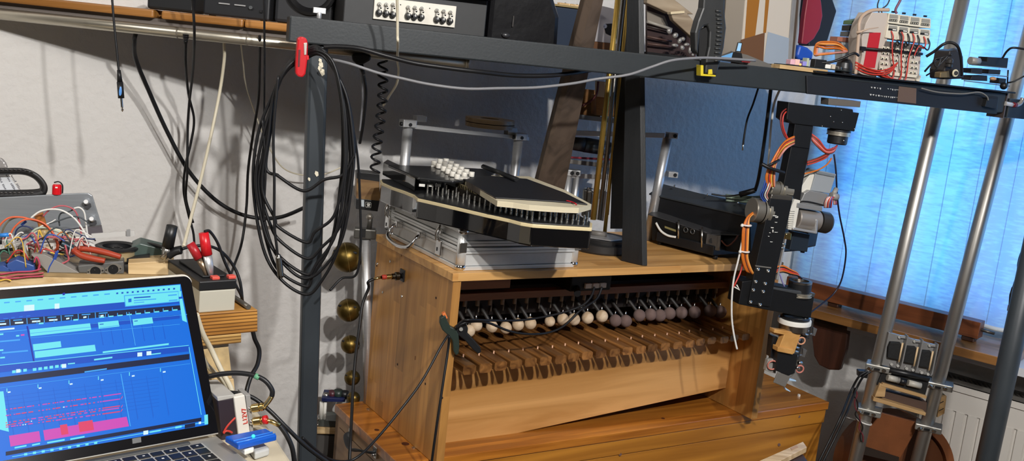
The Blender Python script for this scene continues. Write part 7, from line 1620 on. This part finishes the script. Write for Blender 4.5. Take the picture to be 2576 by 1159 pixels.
# small electronics stand behind the chest
ET = PL(at(840, 1030, 2.36), .1)
es = thing('blue_amplifier_board', 'small blue circuit board with dark capacitors on white pillars behind the chest', 'circuit board', ET(840, 1085))
part('board', G().prism([ET(x, y) for x, y in ((809, 1000), (868, 1003), (868, 1011), (809, 1010))], ET.n*.06), mat('board_navy', '1b2450', .4), es, .001)
for px, py, r, h, m in ((820, 1000, .007, .012, NICK), (835, 1000, .009, .018, mat('cap_wine', '4a1f2a', .4)), (850, 1001, .011, .021, mat('cap_green_black', '26332e', .4)), (866, 1001, .010, .018, BLKP)):
    p = ET(px, py, .02); part('capacitor', G().cyl(p, p+V((0, 0, h)), r, n=16), m, es)
for px in (809, 818): part('pillar', G().cyl(ET(px, 1010, .01), ET(px-2, 1056, .01), .0045, n=12), WHT, es)
part('clear_base', G().prism([ET(x, y) for x, y in ((798, 1056), (866, 1060), (866, 1074), (797, 1072))], ET.n*.06), mat('clear_base_grey', '4b4e4a', .3), es)
for px, py in ((802, 1053), (799, 1068)): part('ball_foot', G().sph(ET(px, py, -.002), .0035), NICK, es)
bw = single('wooden_base_strip', 'pale wooden strip under the blue circuit board behind the chest', 'strip', G().prism([ET(x, y, -.004) for x, y in ((795, 1074), (848, 1077), (848, 1092), (794, 1091))], ET.n*.09), PALEW, bevel=.001)
zz = min(p.z for p in [ET(795, 1091)])
single('dark_side_cabinet', 'dark grey cabinet behind the chest carrying the blue circuit board', 'cabinet', G().prism([V((ET(796, 1092, .0).x, ET(796, 1092).y, 0)), V((ET(846, 1092).x, ET(846, 1092).y, 0)), V((ET(846, 1092, .08).x, ET(846, 1092, .08).y, 0)), V((ET(796, 1092, .08).x, ET(796, 1092, .08).y, 0))], (0, 0, zz-.003)), mat('cabinet_grey', '4a4744', .7))
# ================================================================== TUBE TOWER IN FRONT OF THE WINDOW
YW_ = 2.615
TW = PL((0, YW_, 0), 0)
tw = thing('tube_tower', 'tower of two long aluminium tubes clamped together in front of the bright window', 'tower', TW(2250, 1200))
def tubep(xa, ya, xb, yb_, r, name='tube'):
    a = TW(xa, ya); b = TW(xb, yb_); d = (b-a)/(a.z-b.z)
    return part(name, G().cyl(b+d*(b.z-.002), a-d*.5, r, n=32), mat('satin_tube', 'b5b2ac', .42, .85), tw), a, b, d
RT_ = .0178
_, a1, b1_, d1 = tubep(2357, 274, 2160, 1120, RT_)
_, a2, b2_, d2 = tubep(2536, 288, 2318, 1120, RT_)
def on(a, d, y_px, x_px):
    p = TW(x_px, y_px); k = (a.z-p.z); return a+d*k
CLM = mat('clamp_aluminium', 'a8a69f', .4, .7)
for (a, d, x, y, s) in ((a1, d1, 2203, 921, 1), (a2, d2, 2362, 967, 1), (a1, d1, 2180, 1031, .95), (a2, d2, 2333, 1072, 1)):
    c = on(a, d, y, x)
    k = part('clamp', G().box(c+V((.006, 0, 0)), (.068*s, .05, .018), wyaw*.6), CLM, tw, .003)
    part('clamp_bolt', G().cyl(c+V((-.032, -.03, .0)), c+V((-.020, -.016, .0)), .0045, n=10), NICK, k)
    part('clamp_bolt', G().cyl(c+V((.008, -.036, .0)), c+V((.008, -.02, 0)), .0045, n=10), NICK, k)
    part('clamp_slit', G().box(c+V((-.008, -.0245, -.001)), (.014, .006, .005), wyaw*.6), DARK, k)
TM = PL((0, YW_-.03, 0), 0)
md_ = part('module_frame', G().prism([TM(x, y) for x, y in ((2236, 836), (2362, 870), (2344, 946), (2218, 918))], TM.n*.012), mat('clear_grey_acrylic', '8d8c8a', .25, .3), tw, .001)
for i in range(3):
    x = 2243+i*38; y = 850+i*10.5
    part('black_relay', G().prism([TM(x+px-2, y+py, -.012) for px, py in ((0, 10), (26, 12), (20, 56), (-8, 50), (-6, 24))], TM.n*.012), mat('fuzzy_black', '151515', .8, bump=.4, bscale=120), md_, .002)
    part('partition', G().prism([TM(x+px, y+py, -.02) for px, py in ((40, -6), (43, -5), (27, 72), (24, 70))], TM.n*.02), mat('clear_grey_acrylic', '', .25), md_)
    part('cream_rod', G().cyl(TM(x+28, y+12, -.014), TM(x+18, y+60, -.014), .0026, n=8), mat('ivory_rod', 'd0b48c', .5), md_)
    for px, py in ((20, -2), (36, 0), (0, 66), (16, 70)): part('nut', G().cyl(TM(x+px, y+py, -.006), TM(x+px, y+py, -.0005), .0042, n=6), NICK, md_)
    part('bracket', G().prism([TM(x+px, y+py, -.008) for px, py in ((22, -6), (42, -4), (42, 2), (22, 0))], TM.n*.006), ALU, md_)
rol = part('roller_bed', G().prism([TM(x, y, .006) for x, y in ((2222, 930), (2338, 958), (2326, 1002), (2206, 968))], TM.n*.03), mat('roller_black', '191919', .5), tw, .002)
for (xa, ya, xb, yb_, m) in ((2232, 949, 2256, 955, mat('ivory_roller', 'b3aea2', .4)), (2256, 955, 2262, 957, mat('grey_roller', '77736c', .4)), (2264, 957, 2278, 961, BLKP), (2284, 962, 2316, 970, mat('ivory_roller', '', .4))):
    part('roller', G().cyl(TM(xa, ya, -.002), TM(xb, yb_, -.002), .0085, n=16), m, rol)
part('black_bar', G().cyl(TM(2236, 930, .0), TM(2336, 952, .0), .008, n=12), BLKP, tw)
PWD = wood('tower_pine', 'c4a070', '9a774a', 'x', 7)
for q in (((2222, 963), (2332, 996), (2330, 1003), (2216, 971)), ((2198, 998), (2330, 1038), (2328, 1046), (2196, 1008))):
    part('wood_rail', G().prism([TM(x, y, -.004) for x, y in q], TM.n*.05), PWD, tw, .001)
part('wood_post', G().prism([TM(x, y, -.003) for x, y in ((2214, 964), (2230, 970), (2226, 998), (2200, 998))], TM.n*.045), PWD, tw, .001)
part('brown_tray', G().prism([TM(x, y, .02) for x, y in ((2226, 984), (2332, 1012), (2330, 1036), (2202, 1000))], TM.n*.03), mat('tray_brown', '4d3a30', .6), tw)
part('side_stack', G().prism([TM(x, y, .02) for x, y in ((2366, 998), (2382, 996), (2376, 1040), (2358, 1050))], TM.n*.05), PWD, tw, .001)
for y in (1010, 1028): part('stack_gap', G().prism([TM(x, y+dy, .0195) for x, dy in ((2362, 4), (2374, -2), (2374, 0), (2362, 6))], TM.n*.002), DARK, tw)
part('zip_tie', G().torus(on(a1, d1, 1060, 2172), V((.2, 0, 1)), .0195, .0022, 28, 6), WHW, tw)
part('tie_tail', G().cyl(TW(2152, 1056, -.02), TW(2126, 1048, -.02), .0014, n=6), mat('ball_grey', '', .35), tw)
for k, m in enumerate((REDW, BLK)):
    part('twisted_wire', G().tube(crv([TW(2150+5*sin(i*1.9+k*pi)+i*1.6+(6 if i > 4 else 0), 975+i*17, -.025) for i in range(9)], 6), .0018, 6), mat('wine_wire', '6d2a30', .45) if k == 0 else BLK, tw)
dr = thing('brown_drum', 'round red-brown drum with a square front plate hanging low in the tube tower', 'drum', TW(2270, 1200))
DRM = mat('rust_brown_leatherette', '7c4620', .6, noise=.25, nscale=14, bump=.15, bscale=80)
c = TW(2268, 1188, .055); Rr = 152/FPX*YW_
part('rim', G().lathe(c, (.12, -1, .1), [(Rr*.86, .0), (Rr, .0), (Rr, -.10), (Rr*.86, -.10), (Rr*.86, 0)], 64), DRM, dr)
part('inner_disc', G().lathe(c, (.12, -1, .1), [(Rr*.87, -.02), (0, -.02)], 64), mat('dark_rust_disc', '5e3315', .6), dr)
part('front_plate', G().prism([TW(x, y, .024) for x, y in ((2176, 1050), (2212, 1036), (2312, 1062), (2300, 1090), (2262, 1158), (2140, 1130))], TW.n*.010), DRM, dr, .002)
part('dark_slot', G().prism([TW(x, y, .020) for x, y in ((2174, 1122), (2262, 1150), (2260, 1164), (2168, 1142))], TW.n*.004), mat('slot_black_brown', '2a2019', .5), dr)
for i, off in enumerate((0, 11)):
    cable('black_cable', ('black cable hanging from the upper left clamp of the tube tower, outer of two', 'black cable hanging from the upper left clamp of the tube tower, inner of two')[i], [(2180+off, 934, 2.57), (2160+off, 948, 2.57), (2140+off, 985, 2.57), (2118+off, 1040, 2.5), (2090+off, 1100, 2.48), (2058+off, 1165, 2.46), (2030+off, 1230, 2.45)], .003, BLK, 'cables at the tube tower')
single('black_plug_block', 'black plug block at the upper left clamp of the tube tower', 'plug', G().prism([TW(x, y, -.03) for x, y in ((2160, 932), (2186, 934), (2182, 952), (2160, 948))], TW.n*.02), BLKP, bevel=.002)
# things at the right edge
ub = thing('usb_cable', 'dark cable with a black USB plug hanging in front of the bright curtain', 'cable', TW(2545, 760))
part('cord', G().tube(crv([at(2600, 590, 2.4), at(2572, 630, 2.4), at(2562, 660, 2.4), at(2560, 685, 2.4), at(2552, 712, 2.4), at(2547, 728, 2.4)]), .0026, 8), mat('dark_navy_cable', '', .4), ub)
part('second_cord', G().tube(crv([at(2590, 620, 2.41), at(2568, 655, 2.41), at(2560, 680, 2.41), at(2566, 705, 2.41), at(2590, 722, 2.41)]), .0026, 8), mat('dark_navy_cable', '', .4), ub)
part('plug_grip', G().tube([at(2548, 722, 2.4), at(2545, 742, 2.4), at(2543, 768, 2.4)], [.004, .0075, .0075], 10, flat=.7), BLKP, ub)
part('plug_tip', G().box(at(2541, 775, 2.4), (.011, .005, .014)), mat('plug_tip_tan', '8a7468', .35, .6), ub)
yb2_ = atz(2550, 850, .80)
cc2 = thing('cable_coil', 'coil of dark teal cable lying on the sill at the right edge', 'cable', yb2_)
for i in range(6):
    c = atz(2556+random.uniform(-4, 4), 842+random.uniform(-6, 6), .81+.006*i); part('loop', G().tube([c+V((.042*cos(t_)*(1-.06*i), .03*sin(t_), .003*sin(2*t_+i))) for t_ in [k*2*pi/28 for k in range(28)]], .0028, 6, closed=True), mat('teal_black_cable', '1f3a46', .4), cc2)
single('yellow_cord', 'pale yellow cord end knotted beside the teal cable coil on the sill', 'cord', G().tube(crv([atz(2546, 868, .81), atz(2538, 874, .805), atz(2526, 876, .80), atz(2528, 868, .81), atz(2522, 880, .80)]), .0036, 8), mat('pale_yellow_cord', 'c9c59a', .6))
# dark stand with a pale strip at the lower right edge of the photo
dk = [at(x, y, 1.95) for x, y in ((1880, 1172), (2022, 1112), (2034, 1126), (1920, 1185))]
zk = .752
q = [atz(x, y, zk) for x, y in ((1893, 1166), (2020, 1110), (2030, 1124), (1915, 1182))]
ds = thing('dark_stool', 'dark brown stand topped with a pale wooden strip at the bottom right of the chest', 'stand', V((q[0].x, q[0].y, 0)))
part('pale_strip', G().prism([p-V((0, 0, .012)) for p in q], (0, 0, .012)), wood('pale_strip_wood', 'e0c49a', 'b8976a', 'x', 7), ds, .001)
u = (q[1]-q[0]).normalized(); w = (q[2]-q[1]).normalized()
bq_ = [q[0]+u*.02, q[1]-u*.012, q[1]-u*.012+w*.16, q[0]+u*.02+w*.16]
part('body', G().prism([V((p.x, p.y, 0))+w*.008 for p in bq_], (0, 0, zk-.013)), mat('dark_brown_body', '2e1a12', .5), ds, .002)
part('small_insert', G().prism([atz(x, y, zk+.0002) for x, y in ((1988, 1127), (2004, 1120), (2008, 1125), (1992, 1132))], (0, 0, .0006)), mat('insert_tan', 'b08a68', .5), ds)
